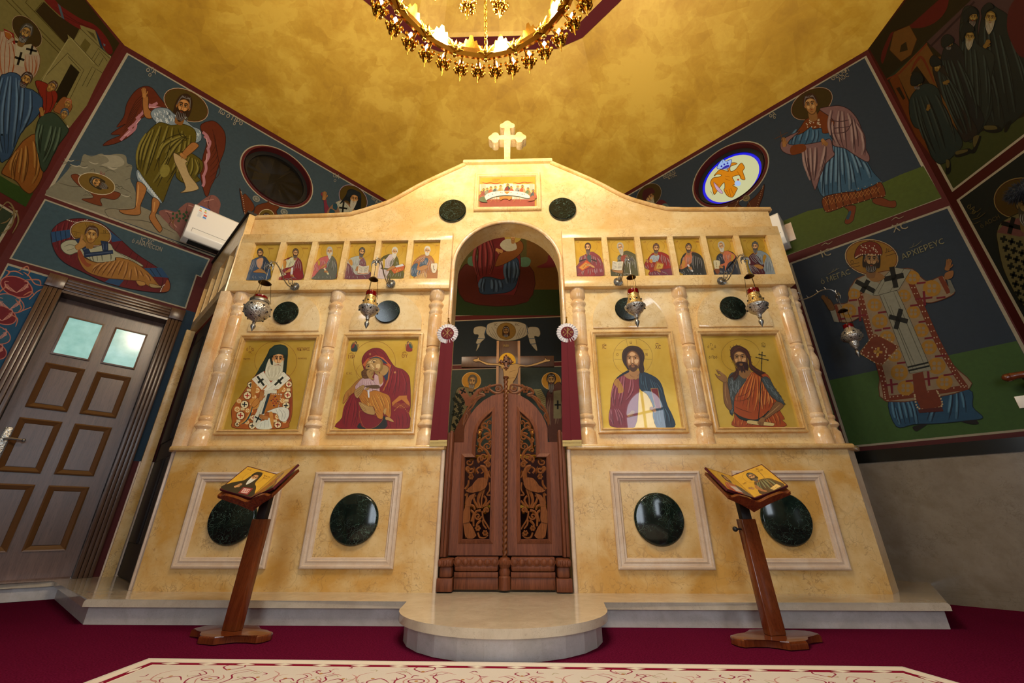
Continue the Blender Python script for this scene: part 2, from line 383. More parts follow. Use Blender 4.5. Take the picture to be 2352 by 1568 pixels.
# dado, dark band, baseboard on the right
zb = lambda y0, y1: loc(MR, onR(2150, y0)).z
z_b0, z_b1 = loc(MR, onR(2150, 1051.5)).z, loc(MR, onR(2150, 1021)).z
bm = B(); box(bm, tRb, tRc, -.012, 0, 0, z_b0, MR); struct('trim_1', bm, M_dado, label='grey beige marble dado under the mural')
bm = B(); box(bm, 0, lf, -.012, 0, 0, z_b0, MFR); struct('trim_2', bm, M_dado, label='marble dado on the far right wall')
bm = B(); box(bm, tRb, tRc, -.02, 0, z_b0, z_b1, MR); box(bm, 0, lf, -.02, 0, z_b0, z_b1, MFR); struct('trim_3', bm, M_band, label='dark green marble band above the dado')
bm = B()
for i, (d, z) in enumerate(((.03, .045), (.024, .07), (.018, .095))): box(bm, 0, tRc, -d, 0, 0 if i == 0 else z-.025, z, MR); box(bm, 0, lf, -d, 0, 0 if i == 0 else z-.025, z, MFR)
struct('baseboard_right', bm, M_dado, label='stepped marble baseboard')
bm = B(); box(bm, .155, .6, -.01, 0, 0, .96, ML); struct('trim_4', bm, M_pale, label='pale marble strip between wooden door and side passage')
bm = B(); box(bm, .165, .235, -.035, 0, 0, 2.17, ML, .004); struct('trim_5', bm, M_base, label='yellow marble jamb of the side passage')
# ceiling: cove, maroon ring, dome
ap = PZ(1150, 115, ZR).y-CY
def ringpts(R, z, bev=.165):
    s = R*math.tan(PI/8); out = []
    for k in range(8):
        a = PI/2-k*PI/4; n = Vector((math.cos(a), math.sin(a))); t = Vector((n.y, -n.x))
        for q in (-s+bev, s-bev): p = n*R+t*q; out.append(Vector((p.x-.13, p.y+CY, z)))
    return out
R0 = ringpts(ap, ZR)
V = lambda v, z: Vector((v.x, v.y, z))
base = [V(bL, HL), V(bR, HR), V(cR, HR), V(c2R, HR), V(rR, HR), V(rL, HL), V(c2L, HL), V(cL, HL)]
bm = B()
bv = [bm.verts.new(p) for p in base]; rv = [bm.verts.new(p) for p in R0]
for k in range(8):
    q = [bv[k].co, bv[(k+1) % 8].co, rv[2*k+1].co, rv[2*k].co]; G = 10
    gv = [[bm.verts.new((q[0]*(1-a/G)+q[1]*(a/G))*(1-b/G)+(q[3]*(1-a/G)+q[2]*(a/G))*(b/G)) for a in range(G+1)] for b in range(G+1)]
    for b in range(G):
        for a in range(G): bm.faces.new((gv[b][a], gv[b][a+1], gv[b+1][a+1], gv[b+1][a]))
    bm.faces.new((bv[(k+1) % 8], rv[(2*k+2) % 16], rv[2*k+1]))
R1 = [bm.verts.new(p) for p in ringpts(ap*.93, ZR+.10)]; R2 = [bm.verts.new(p) for p in ringpts(.25, 7.4, .02)]
for k in range(16):
    bm.faces.new((rv[k], rv[(k+1) % 16], R1[(k+1) % 16], R1[k])); bm.faces.new((R1[k], R1[(k+1) % 16], R2[(k+1) % 16], R2[k]))
bm.faces.new(R2)
bmesh.ops.remove_doubles(bm, verts=bm.verts[:], dist=.0005)
geom = bmesh.ops.extrude_face_region(bm, geom=bm.faces[:])
for v in geom['geom']:
    if isinstance(v, bmesh.types.BMVert): v.co.z += .15
ceil = struct('ceiling', bm, M_ceil, smooth=4, label='gold plastered octagonal ceiling')
bm = B()
a = [bm.verts.new(p+Vector((0, 0, -.012))) for p in ringpts(ap-.005, ZR-.0)]; b = [bm.verts.new(p+Vector((0, 0, -.012))) for p in ringpts(ap*.945, ZR+.08)]
for k in range(16): bm.faces.new((a[k], a[(k+1) % 16], b[(k+1) % 16], b[k]))
struct('trim_6', bm, M_maroon, smooth=0, label='maroon painted band round the dome')
# round windows
def roundwin(idx, M, c, lit):
    bm = B(); X = M @ Matrix.Translation((c.x, 0, c.z)) @ Matrix.Rotation(PI/2, 4, 'X')
    lathe(bm, [(WR, -.02), (WR, .20), (WR-.005, .2), (WR-.005, -.02)], seg=48, M=X @ Matrix.Scale(-1, 4, (0, 0, 1)), cap=False)
    f = struct('window_%d' % idx, bm, M_maroon, label='round window with %s' % ('lit stained glass double-headed eagle' if lit else 'dark unlit glass'))
    bm = B(); lathe(bm, [(WR-.006, .06), (WR-.05, .06), (WR-.05, .09), (WR-.006, .09), (WR-.006, .06)], seg=48, M=X @ Matrix.Scale(-1, 4, (0, 0, 1)), cap=False)
    obj('window_frame', bm, M_black, f)
    bm = B(); lathe(bm, [(WR-.05, .078), (0, .078)], seg=48, M=X @ Matrix.Scale(-1, 4, (0, 0, 1)))
    obj('pane', bm, glow('stained_backlit_glass', lin('#d8d6a0'), .8) if lit else plain('unlit_glass', '#15120e', .25), f)
    return f
win1 = roundwin(1, ML, wcL, False); win2 = roundwin(2, MR, wcR, True)
# ---------------------------------------------------------------- the marble altar screen
scr = thing('altar_screen', 'tall yellow marble altar screen with columns, icon niches and a cross on top', 'altar screen')
YS = .055
for s in (-1, 1):
    bm = B(); xs = sorted((s*.405, s*2.215)); box(bm, xs[0], xs[1], 0, .2, ZS, .932)
    obj('base_wall', bm, M_base, scr)
    # stub return at the outer end
    bm = B(); d = Vector((s*.748, .663, 0)); Mx = frame((s*2.215, 0), d) if s > 0 else frame((-2.215, 0), -d)
    if s > 0: box(bm, 0, .16, 0, .06, ZS, .932, Mx)
    else: box(bm, -.055, 0, 0, .06, ZS, .932, Mx); box(bm, -.075, -.052, -.012, .06, ZS, .932, Mx, .003)
    obj('end_pier', bm, M_pale if s < 0 else M_base, scr)
    bm = B(); xs = sorted((s*.40, s*2.245)); box(bm, xs[0], xs[1], -.035, .2, .93, .962, None, .012)
    if s > 0: box(bm, 0, .19, -.03, .06, .93, .962, Mx, .01)
    else: box(bm, -.09, .0, -.03, .06, .93, .962, Mx, .01)
    obj('ledge', bm, M_frame, scr)
    # moulded pale panels on the base
    for x0, x1 in ((.667, 1.233), (1.44, 2.012)):
        bm = B(); xs = sorted((s*x0, s*x1)); z0, z1 = .238, .795
        def rect(i): return [(xs[0]+i, z0+i), (xs[1]-i, z0+i), (xs[1]-i, z1-i), (xs[0]+i, z1-i)]
        prof = [(0, .0), (0, -.018), (.008, -.024), (.016, -.024), (.02, -.016), (.03, -.014), (.042, -.018), (.048, -.012), (.056, -.01), (.062, .0)]
        rings = [[bm.verts.new((p[0], y, p[1])) for p in rect(i)] for i, y in prof]
        for a, b in zip(rings, rings[1:]):
            for k in range(4): bm.faces.new((a[k], a[(k+1) % 4], b[(k+1) % 4], b[k]))
        obj('panel_moulding', bm, M_pale, scr, 20)
        bm = B(); cx = s*(.942 if x0 < 1 else 1.712); X = Matrix.Translation((cx, 0, .512)) @ Matrix.Rotation(PI/2, 4, 'X')
        lathe(bm, [(.15, 0), (.152, .012), (.146, .022), (.14, .025), (0, .025)], seg=48, M=X); obj('marble_disc', bm, M_green, scr, 40)
    # icon frames and arched panels
    for x0, x1, ax0, ax1 in ((.626, 1.232, .652, 1.203), (1.402, 2.022, 1.44, 1.99)):
        bm = B(); xs = sorted((s*x0, s*x1)); z0, z1 = 1.045, 1.800
        prof = [(0, YS), (0, .030), (.004, .024), (.012, .022), (.016, .030), (.021, .030), (.026, .020), (.034, .026), (.038, .048), (.040, YS)]
        rings = [[bm.verts.new((p[0], y, p[1])) for p in rect(i)] for i, y in prof]
        for a, b in zip(rings, rings[1:]):
            for k in range(4): bm.faces.new((a[k], a[(k+1) % 4], b[(k+1) % 4], b[k]))
        obj('icon_frame', bm, M_frame, scr, 20)
        bm = B(); c, h = s*(ax0+ax1)/2, (ax1-ax0)/2
        pts = [(c-h, 1.835), (c+h, 1.835), (c+h, 1.87)]+[(c+h*math.cos(PI*i/24), 1.88+.275*math.sin(PI*i/24)) for i in range(25)]+[(c-h, 1.87)]
        prism(bm, pts, YS-.014, YS, bev=.004); obj('arched_panel', bm, M_creamg, scr)
        bm = B(); X = Matrix.Translation((s*(.925 if ax0 < 1 else 1.72), YS-.012, 1.988)) @ Matrix.Rotation(PI/2, 4, 'X')
        lathe(bm, [(.097, 0), (.098, .012), (.093, .018), (0, .018)], seg=40, M=X); obj('marble_disc', bm, M_green, scr, 40)
    bm = B(); X = Matrix.Translation((s*.475, YS, 2.97)) @ Matrix.Rotation(PI/2, 4, 'X')
    lathe(bm, [(.117, 0), (.118, .02), (.112, .027), (0, .027)], seg=40, M=X); obj('marble_disc', bm, M_green, scr, 40)
# upper wall and pediment with the arch
AH, AZ = .432, 2.41
half = [(2.19, .962), (2.22, 2.93), (1.46, 2.945), (1.33, 2.965), (1.18, 3.02), (1.02, 3.095), (.81, 3.25), (.68, 3.335), (.54, 3.42), (.46, 3.468), (.395, 3.508)]
arch = [(AH*math.cos(a), AZ+AH*math.sin(a)) for a in [PI*i/28 for i in range(29)]]
up_out = [(AH, .962)]+half+[(-x, z) for x, z in half[::-1]]+[(-AH, .962)]+[(x, z) for x, z in arch[::-1]]
bm = B(); prism(bm, up_out, YS, .25); obj('upper_wall', bm, M_cream, scr, 20)
for s in (-1, 1):                                     # bullnose along the curved top
    bm = B(); pts = cr([(s*2.235, YS-.005, 2.937)]+[(s*x, YS-.005, z+.008) for x, z in half[2:]], 5)
    tube(bm, [Vector((s*2.235, YS-.004, 2.937)), Vector((s*1.50, YS-.004, 2.95))]+pts[5:], .019, 10); 
    tube(bm, [Vector((s*2.235, YS-.004, 2.937)), Vector((s*2.235, .24, 2.937))], .019, 10)
    obj('coping', bm, M_frame, scr)
bm = B(); box(bm, -.41, .41, YS-.035, .25, 3.508, 3.545, None, .01); obj('top_slab', bm, M_cream, scr)
bm = B()                                              # bead round the opening
path = [Vector((-AH-.008, YS-.003, .965))]+[Vector((-AH-.008, YS-.003, z)) for z in (1.4, 1.9, 2.3)]+[Vector(((AH+.008)*-math.cos(a), YS-.003, AZ+(AH+.008)*math.sin(a))) for a in [PI*i/30 for i in range(31)]]+[Vector((AH+.008, YS-.003, z)) for z in (2.3, 1.9, 1.4, .965)]
tube(bm, path, .016, 10); obj('arch_bead', bm, M_col, scr, 60)
for s in (-1, 1):
    bm = B(); tube(bm, [Vector((s*.412, -.004, ZS)), Vector((s*.412, -.004, .93))], .014, 10); obj('jamb_bead', bm, M_pale, scr, 60)
# columns
def zc(yc): return PY(755, 460+yc/2.6138, .0).z
cp = [(540, .062), (588, .062), (594, .055), (603, .048), (610, .054), (618, .062), (628, .063), (636, .056), (646, .050), (655, .052), (664, .057), (672, .053), (680, .050), (684, .054), (700, .055), (872, .053), (876, .046), (884, .053), (892, .056), (900, .053), (908, .049), (920, .053), (940, .061), (965, .064), (990, .061), (1008, .054), (1020, .049), (1028, .054), (1036, .057), (1044, .053), (1052, .050), (1280, .050), (1286, .046), (1292, .052), (1300, .055), (1310, .054), (1318, .048), (1326, .050), (1334, .060), (1344, .066), (1352, .065), (1360, .055), (1368, .048), (1380, .050), (1392, .062), (1480, .066)]
cp = [(r, zc(y)) for y, r in cp]; zt, zb_ = cp[0][1], cp[-1][1]
cp = [(r, .962+(z-zb_)/(zt-zb_)*(2.172-.962)) for r, z in cp][::-1]
for x, y in ((-2.122, .075), (-1.343, .075), (-.553, .075), (.553, .075), (1.343, .075), (2.125, .075), (2.235, .135)):
    bm = B(); lathe(bm, cp, (x, y, 0), 32); obj('column', bm, M_col, scr, 40)
bm = B(); box(bm, -2.262, -2.19, .0, .2, .962, 2.172, None, .004); obj('corner_pilaster', bm, M_col, scr)
# frieze with six niches on each side
for s in (-1, 1):
    bm = B(); x0, x1 = .452, 2.218
    def sb(a, b, y0, y1, z0, z1, bev=.002): xs = sorted((s*a, s*b)); box(bm, xs[0], xs[1], y0, y1, z0, z1, None, bev)
    sb(x0, x1, 0, YS, 2.172, 2.262); sb(x0, x1, 0, YS, 2.633, 2.72)
    ed = [(x0, .55)]+[(.773+.267*i, .817+.267*i) for i in range(5)]+[(.773+.267*5, x1)]
    for a, b in ed: sb(a, b, .0005, YS, 2.262, 2.633, .0)
    obj('frieze', bm, M_frame if 0 else M_cream, scr)
# side lattice return on the left
dl = Vector((-.748, .663, 0)); MLat = frame(Vector((-2.232, .0, 0))-dl*-1.16, -dl)
bm = B(); L = 1.16; z0, z1 = 2.172, 2.94
box(bm, 0, L, 0, .05, 2.172, 2.262, MLat); box(bm, 0, L, 0, .05, 2.64, 2.70, MLat); box(bm, 0, L, .004, .05, 2.70, z1, MLat)
n = 4; w = (L-.05*5)/4
for i in range(n+1): a = i*(w+.05); box(bm, a, a+.05, .0, .05, 2.26, 2.65, MLat)
obj('side_lattice', bm, M_cream, scr, 20)
bm = B(); box(bm, -.01, L+.01, -.014, .06, z1, z1+.02, MLat); obj('side_coping', bm, M_dark, scr)
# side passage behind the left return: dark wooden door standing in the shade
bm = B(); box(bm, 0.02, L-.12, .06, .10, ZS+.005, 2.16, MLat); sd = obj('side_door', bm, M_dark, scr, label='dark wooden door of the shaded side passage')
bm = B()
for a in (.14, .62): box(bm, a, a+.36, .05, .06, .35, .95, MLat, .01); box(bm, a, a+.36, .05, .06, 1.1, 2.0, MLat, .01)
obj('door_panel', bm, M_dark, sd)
# cross
bm = B()
cz, hw = 3.862, .031
pts = []
def armpts(dx, dz, L1, r):
    px, pz = dz, -dx
    loc2 = [(hw, -hw), (L1-r*2.4, -hw*.9)]
    lob = []
    for (ca, cb, s0, s1) in ((L1-r*1.5, -r*.85, -200, -20), (L1-r*.75, 0, -90, 90), (L1-r*1.5, r*.85, 20, 200)):
        for k in range(7): a = math.radians(s0+(s1-s0)*k/6); lob.append((ca+r*.8*math.cos(a), cb+r*.8*math.sin(a)))
    loc2 += lob+[(L1-r*2.4, hw*.9), (hw, hw)]
    return [(-.006+dx*a+px*b, cz+dz*a+pz*b) for a, b in loc2]
out = armpts(0, 1, .225, .045)+armpts(1, 0, .18, .043)+[(-.006+hw, cz-hw), (-.006+.028, 3.54), (-.006-.028, 3.54), (-.006-hw, cz-hw)]+armpts(-1, 0, .18, .043)
prism(bm, out, .06, .15, bev=.004); obj('marble_cross', bm, M_cream, scr, 30)
# frame of the supper icon on the pediment
bm = B(); xs = (-.293, .293)
def rect2(i): return [(-.293+i, 2.965+i), (.293-i, 2.965+i), (.293-i, 3.39-i), (-.293+i, 3.39-i)]
rings = [[bm.verts.new((p[0], y, p[1])) for p in rect2(i)] for i, y in ((0, YS), (0, .035), (.006, .028), (.018, .028), (.024, .036), (.034, .034), (.042, .046), (.045, YS))]
for a, b in zip(rings, rings[1:]):
    for k in range(4): bm.faces.new((a[k], a[(k+1) % 4], b[(k+1) % 4], b[k]))
obj('icon_frame', bm, M_cream, scr, 20)
# ---------------------------------------------------------------- wooden door on the left wall
def P3(M, x, y, z): return M @ Vector((x, y, z))
bm = B(); box(bm, D0-.005, D1+.005, .11, .15, ZS+.005, DH+.01, ML)
door = struct('door_1', bm, M_door, label='brown panelled wooden door with two frosted panes on the left wall')
dw = D1-D0
cols = ((D0+.085, D0+.315), (D0+.385, D0+.61))
def lz(y, x=200): return loc(ML, on(ML, -.11)(x, y)).z
rows = [(1.735, 2.075), (1.30, 1.66), (.83, 1.22), (.30, .75)]
for j, (z0, z1) in enumerate(rows):
    for x0, x1 in cols:
        bm = B(); pr = [(0, .11), (0, .097), (.010, .091), (.018, .096), (.036, .106), (.040, .112)]
        rg = [[bm.verts.new(P3(ML, px, y, pz)) for px, pz in ((x0+i, z0+i), (x1-i, z0+i), (x1-i, z1-i), (x0+i, z1-i))] for i, y in (pr if j else [(0, .11), (0, .098), (.012, .095), (.014, .112)])]
        for a, b in zip(rg, rg[1:]):
            for k in range(4): bm.faces.new((a[k], a[(k+1) % 4], b[(k+1) % 4], b[k]))
        obj('panel_moulding', bm, M_doorbead, door, 20)
        bm = B(); i = .013 if j == 0 else .041; box(bm, x0+i, x1-i, .103 if j == 0 else .104, .108, z0+i, z1-i, ML)
        if j == 0:
            s_ = None
            obj('frosted_pane', bm, M_frost, door, 0, label='pale turquoise textured glass pane')
        else: obj('door_panel', bm, M_door, door, 0)
bm = B()
hp = onL(12, 1005); hl = loc(ML, hp)
bm = B(); box(bm, hl.x-.03, hl.x+.012, .098, .110, hl.z-.13, hl.z+.09, ML, .004); obj('handle_plate', bm, M_pierce, door)
bm = B(); tube(bm, [P3(ML, hl.x-.008, .10, hl.z), P3(ML, hl.x-.006, .055, hl.z), P3(ML, hl.x+.03, .045, hl.z+.004), P3(ML, hl.x+.085, .048, hl.z+.002)], [.007, .008, .009, .007], 8); ball(bm, P3(ML, hl.x+.09, .048, hl.z), .012)
obj('door_handle', bm, M_silver, door)
# casing with fluted boards and corner blocks
bm = B(); w = .108
for x0, x1 in ((D0-w, D0), (D1, D1+w)):
    for k in range(4): a = x0+(x1-x0)*k/4; box(bm, a+.001, a+(x1-x0)/4-.001, -.035+.004*abs(k-1.5), .0, ZS, 2.235, ML, .003)
for k in range(4): a = 2.235+w*k/4; box(bm, D0, D1, -.035+.004*abs(k-1.5), 0, a+.001, a+w/4-.001, ML, .003)
for x0 in (D0-w, D1): box(bm, x0, x0+w, -.045, 0, 2.235, 2.235+w, ML, .004)
box(bm, D0-.012, D0+.0, -.02, .12, ZS, 2.235, ML); box(bm, D1, D1+.012, -.02, .12, ZS, 2.235, ML); box(bm, D0, D1, -.02, .12, 2.215, 2.235, ML)
box(bm, D0-.1, D1+.1, .152, .29, .0, DH+.05, ML); obj('door_casing', bm, M_doortrim, door)  # wide box behind the door is an unseen block added to stop daylight leaking
# ---------------------------------------------------------------- air conditioners
def aircon(M, x0, x1, z0, z1, d, label, stick=None):
    t = thing('air_conditioner', label, 'air conditioner', M @ Vector(((x0+x1)/2, 0, z0)))
    bm = B(); pts = [(0, z0+.02), (-.06, z0), (-d*.8, z0+.01), (-d, z0+.06), (-d, z1-.03), (-d+.03, z1), (0, z1)]
    a = [[bm.verts.new(P3(M, x, y, z)) for y, z in pts] for x in (x0, x1)]
    bm.faces.new(a[0]); bm.faces.new(a[1][::-1])
    for i in range(len(pts)): bm.faces.new((a[0][i], a[1][i], a[1][(i+1) % len(pts)], a[0][(i+1) % len(pts)]))
    bmesh.ops.bevel(bm, geom=bm.edges[:], offset=.01, segments=2, affect='EDGES', profile=.5)
    obj('housing', bm, M_white, t)
    bm = B(); box(bm, x0+.05, x1-.05, -d*.78, -d*.35, z0-.004, z0+.006, M); obj('air_outlet', bm, M_black, t, label='dark air outlet slot')
    bm = B(); box(bm, x0+.045, x1-.02, -d-.0015, -d+.004, z0+.112, z0+.1145, M); box(bm, x0+.045, x0+.0475, -d-.0015, -d+.004, z0+.07, z0+.112, M); obj('flap_seam', bm, M_black, t)
    return t
pA = on(ML, .2)
a0, a1 = loc(ML, pA(449, 466)), loc(ML, pA(429, 536)); a2 = loc(ML, pA(560, 510))
acL = aircon(ML, a0.x, a0.x+.80, a1.z-.03, a0.z+.01, .2, 'white wall air conditioner with an energy sticker left of the altar screen')
b0, b1 = loc(MR, onR(1808, 517)), loc(MR, onR(1822, 557))
acR = aircon(MR, b0.x-.84, b0.x-.02, loc(MR, on(MR, .2)(1796, 559)).z, loc(MR, on(MR, .17)(1782, 491)).z, .21, 'white air conditioner half hidden behind the right end of the altar screen')
bm = B(); p, q = loc(MR, onR(1805, 516)), loc(MR, onR(1821, 553)); box(bm, p.x-.06, p.x+.045, -.01, 0, q.z, p.z, MR, .002)
obj('wall_plate', bm, M_pale, acR, label='bare plaster mounting strip beside the unit')
# ---------------------------------------------------------------- carved wooden gate in the arch
gate = thing('royal_gate', 'carved walnut double gate with peacocks and a twisted centre pole in the arch', 'gate', (0, .06, ZS))
YG = .075
g = lambda x, y, Y=YG: (lambda p: (p.x, p.z))(PY(x, y, Y))
xm = g(1163.5, 1240)[0]; xm = -.004
q5 = lambda x, y: (980+x/3.015, 1000+y/3.015)
q9 = lambda x, y: (990+x/6.534, 880+y/6.534)
q7 = lambda x, y: (1020+x/7.127, 1040+y/7.127)
mir = lambda pts: [(2*xm-x, z) for x, z in pts]
zsh = g(*q9(400, 885))[1]
outer = [g(*q5(495, 830)), g(*q5(140, 830)), g(*q9(315, 887)), g(*q9(492, 885)), g(*q9(500, 680)), g(*q9(530, 590)), g(*q9(590, 470)), g(*q9(680, 355)), g(*q9(790, 255)), g(*q9(920, 180)), g(*q9(1040, 150)), (xm-.012, g(*q9(1100, 145))[1]), (xm-.012, g(*q5(495, 830))[1])]
outer = outer[1:]
hole = [g(*q9(912, 432)), g(*q9(850, 485)), g(*q9(770, 565)), g(*q9(715, 660)), g(*q9(685, 760)), g(*q9(672, 900)), g(*q9(666, 1112)), g(*q9(512, 1114)), g(*q9(503, 1400)), g(*q7(300, 1410)), g(*q7(740, 1412)), g(*q7(760, 700)), g(*q9(905, 900))]
for s in (0, 1):
    o_, h_ = (outer, hole) if s == 0 else (mir(outer), mir(hole))
    bm = B(); prism(bm, keyhole(o_, h_), YG, YG+.04); leaf = obj('gate_leaf', bm, M_gate, gate, 20)
    # raised border round the fretwork
    bm = B(); c = (sum(p[0] for p in h_)/len(h_), sum(p[1] for p in h_)/len(h_)); n = len(h_)
    out2 = inset([(x, z) for x, z in h_], .026 if s == 0 else -.026)
    if abs(sum(a[0]*b[1]-b[0]*a[1] for a, b in zip(out2, out2[1:]+out2[:1]))) < abs(sum(a[0]*b[1]-b[0]*a[1] for a, b in zip(h_, h_[1:]+h_[:1]))): out2 = inset(h_, -.026 if s == 0 else .026)
    ra = [bm.verts.new((x, YG-.001, z)) for x, z in out2]; rb = [bm.verts.new((x, YG-.009, z)) for x, z in inset(h_, (.003 if s else -.003))]; rc = [bm.verts.new((x, YG+.01, z)) for x, z in h_]
    for A_, B_ in ((ra, rb), (rb, rc)):
        for i in range(n): bm.faces.new((A_[i], A_[(i+1) % n], B_[(i+1) % n], B_[i]))
    obj('inner_frame', bm, M_gate, leaf, 20)
    # vine scrolls
    bm = B(); YF = YG+.012
    f = (lambda x, y: Vector((g(x, y)[0], YF, g(x, y)[1]))) if s == 0 else (lambda x, y: Vector((2*xm-g(x, y)[0], YF, g(x, y)[1])))
    def curl(cx, cy, r, a0, turns, sgn, w=.007, grow=.25):
        pts = []; N = 16
        for i in range(N+1):
            t = i/N; a = a0+sgn*turns*2*PI*t; rr = r*(1-(1-grow)*t); pts.append(f(cx+rr*math.cos(a), cy+rr*math.sin(a)))
        tube(bm, pts, [w*(1-.35*i/N) for i in range(N+1)], 6, flat=1.3); ball(bm, pts[-1], w*1.25, seg=6)
    def vine(*pts, w=.007, w1=None):
        P_ = cr([f(*p) for p in pts], 5); n_ = len(P_); tube(bm, P_, [w+((w1 or w*.5)-w)*i/n_ for i in range(n_)], 6, flat=1.3)
    def leafy(x, y, a, L_, w=.5):
        v = []; ca, sa = math.cos(a), math.sin(a)
        for t, b in ((0, 0), (.3, w*.35), (.6, w*.42), (1, 0), (.6, -w*.25), (.3, -w*.2)): v.append(f(x+L_*(t*ca-b*sa), y+L_*(t*sa+b*ca)))
        lo = [bm.verts.new(p+Vector((0, .008, 0))) for p in v]; mid = bm.verts.new(f(x+L_*.5*ca, y+L_*.5*sa)+Vector((0, -.012, 0)))
        for i in range(6): bm.faces.new((lo[i], lo[(i+1) % 6], mid))
        bm.faces.new(lo[::-1])
    v9 = lambda *p: [q9(*a) for a in p]
    vine(*v9((800, 1200), (870, 1120), (830, 1010), (730, 930), (770, 830), (880, 760), (860, 690), (760, 640), (790, 560), (880, 500), (905, 440)), w=.0085)
    for cx, cy, r, a0, tn, sg in ((810, 640, 60, 2.2, 1.1, 1), (850, 800, 62, -2.6, 1.15, 1), (735, 735, 45, -.5, .9, -1), (850, 950, 62, 2.5, 1.15, 1), (725, 1010, 42, .2, .9, -1), (790, 1110, 55, 2.6, 1.1, 1), (880, 590, 38, 2.8, .8, 1), (730, 860, 34, -1.2, .8, -1), (570, 1180, 60, -.4, .9, 1), (600, 1300, 62, -2.2, 1, -1), (850, 1220, 42, -2.2, 1.2, 1), (880, 880, 30, 1.4, .7, -1)):
        curl(*q9(cx, cy), r/6.534, a0, tn, sg, .0068)
    for x, y, a, L_ in ((880, 470, -1.2, 90), (750, 780, 2.9, 60), (860, 1010, -.8, 80), (700, 960, -2.3, 60), (890, 1060, -1.4, 90), (650, 1130, 2.8, 120), (640, 1240, 1.4, 130), (540, 1160, 1.2, 90), (870, 1290, 1.3, 110), (560, 1330, .6, 90), (880, 860, .9, 50)):
        leafy(*q9(x, y), a, L_/6.534)
    v7 = lambda *p: [q7(*a) for a in p]
    # peacock
    vine(*v7((590, 215), (650, 230), (685, 300), (690, 380), (670, 470), (640, 560)), w=.009, w1=.016)
    vine(*v7((560, 330), (530, 270), (590, 230), (640, 300), (600, 330)), w=.006)
    def flatpoly(pts, y0=-.012, y1=.012):
        P_ = [f(*q7(*a)) for a in pts]; a_ = [bm.verts.new(p+Vector((0, y0, 0))) for p in P_]; b_ = [bm.verts.new(p+Vector((0, y1, 0))) for p in P_]
        bm.faces.new(a_); bm.faces.new(b_[::-1])
        for i in range(len(P_)): bm.faces.new((a_[i], b_[i], b_[(i+1) % len(P_)], a_[(i+1) % len(P_)]))
    flatpoly([(350, 620), (440, 560), (500, 470), (560, 410), (640, 400), (700, 430), (710, 510), (670, 580), (600, 620), (480, 650), (400, 645)], -.016)
    for k in range(9):
        t = k/8; vine(*v7((640-60*t, 430+110*t), (520-60*t, 500+85*t), (420+20*t-40, 590+50*t)), w=.0036, w1=.0026)
    for k in range(3): vine(*v7((690-80*k, 440), (650-75*k, 560-10*k), (590-70*k, 625)), w=.0025, w1=.002)
    flatpoly([(420, 690), (520, 650), (450, 780), (430, 880), (340, 880), (360, 780)], -.01)
    flatpoly([(345, 880), (425, 885), (430, 1080), (410, 1130), (310, 1150), (315, 960)], -.013)
    flatpoly([(310, 1150), (410, 1130), (470, 1220), (525, 1350), (495, 1385), (460, 1405), (380, 1400), (340, 1350)], -.009)
    for k in range(6): vine(*v7((340+14*k, 890), (325+17*k, 1130)), w=.0030, w1=.0024); vine(*v7((325+15*k, 1150), (350+28*k, 1390-6*k)), w=.0036, w1=.0030)
    vine(*v7((620, 600), (570, 700), (555, 800), (590, 900)), w=.010, w1=.006); vine(*v7((660, 590), (620, 720), (610, 830), (620, 900)), w=.008, w1=.005)
    for pts in (((560, 900), (500, 800), (480, 720), (520, 690)), ((640, 880), (690, 770), (650, 700)), ((680, 870), (750, 780)), ((600, 940), (520, 960), (480, 1060), (480, 1200)), ((620, 950), (640, 1080), (700, 1180), (740, 1250)), ((630, 1090), (640, 1170), (690, 1240)), ((600, 1100), (540, 1160), (530, 1220)), ((550, 1300), (580, 1380), (660, 1390), (720, 1340)), ((740, 480), (745, 600), (700, 680), (755, 690)), ((430, 850), (480, 870), (500, 930)), ((430, 935), (480, 990), (440, 1120)), ((345, 700), (380, 660), (350, 830)), ((340, 590), (390, 520), (400, 440)), ((720, 300), (740, 380), (760, 400))):
        vine(*v7(*pts), w=.007, w1=.005)
    for cx, cy, r, a0, tn, sg in ((550, 1035, 62, 0, 1.2, 1), (695, 940, 48, 2.4, 1.1, 1), (670, 1310, 45, 0, 1, 1), (440, 390, 32, 0, 1, 1), (550, 1230, 34, 0, 1, 1), (390, 250, 45, 1, .9, 1), (600, 100, 60, 2, 1, 1)): curl(*q7(cx, cy), r/7.127, a0, tn, sg, .0065)
    for cx, cy in ((440, 390), (550, 1230), (670, 1310)):
        for k in range(6): a = k*PI/3; ball(bm, f(*q7(cx+32*math.cos(a), cy+32*math.sin(a)))+Vector((0, -.008, 0)), .0075, 1, .7, 1, 6)
    obj('fretwork', bm, M_carv2, leaf, 40, label='openwork vine and peacock carving')
    # crest scrolls over the arched top
    bm = B(); YF = YG+.005
    vine(*v9((1090, 100), (1020, 150), (930, 130), (860, 60), (950, 30), (1040, 20), (1060, 80), (1000, 110), (985, 60)), w=.009)
    vine(*v9((900, 30), (840, 70), (760, 90), (720, 150), (800, 175), (700, 210), (640, 290), (570, 350), (500, 480), (480, 620)), w=.010, w1=.006)
    vine(*v9((760, 190), (680, 260), (610, 370), (540, 440), (490, 560)), w=.006); vine(*v9((700, 200), (620, 260), (600, 340)), w=.006)
    vine(*v9((520, 450), (545, 500), (490, 600), (485, 640)), w=.006); curl(*q9(1005, 75), 52/6.534, 0, 1.1, 1, .007)
    for k in range(6): a = k*PI/3; ball(bm, f(*q9(835+36*math.cos(a), 100+36*math.sin(a)))+Vector((0, -.006, 0)), .011, 1, .7, 1, 6)
    ball(bm, f(*q9(835, 100))+Vector((0, -.014, 0)), .009, seg=6)
    obj('crest', bm, M_carv, leaf, 40)
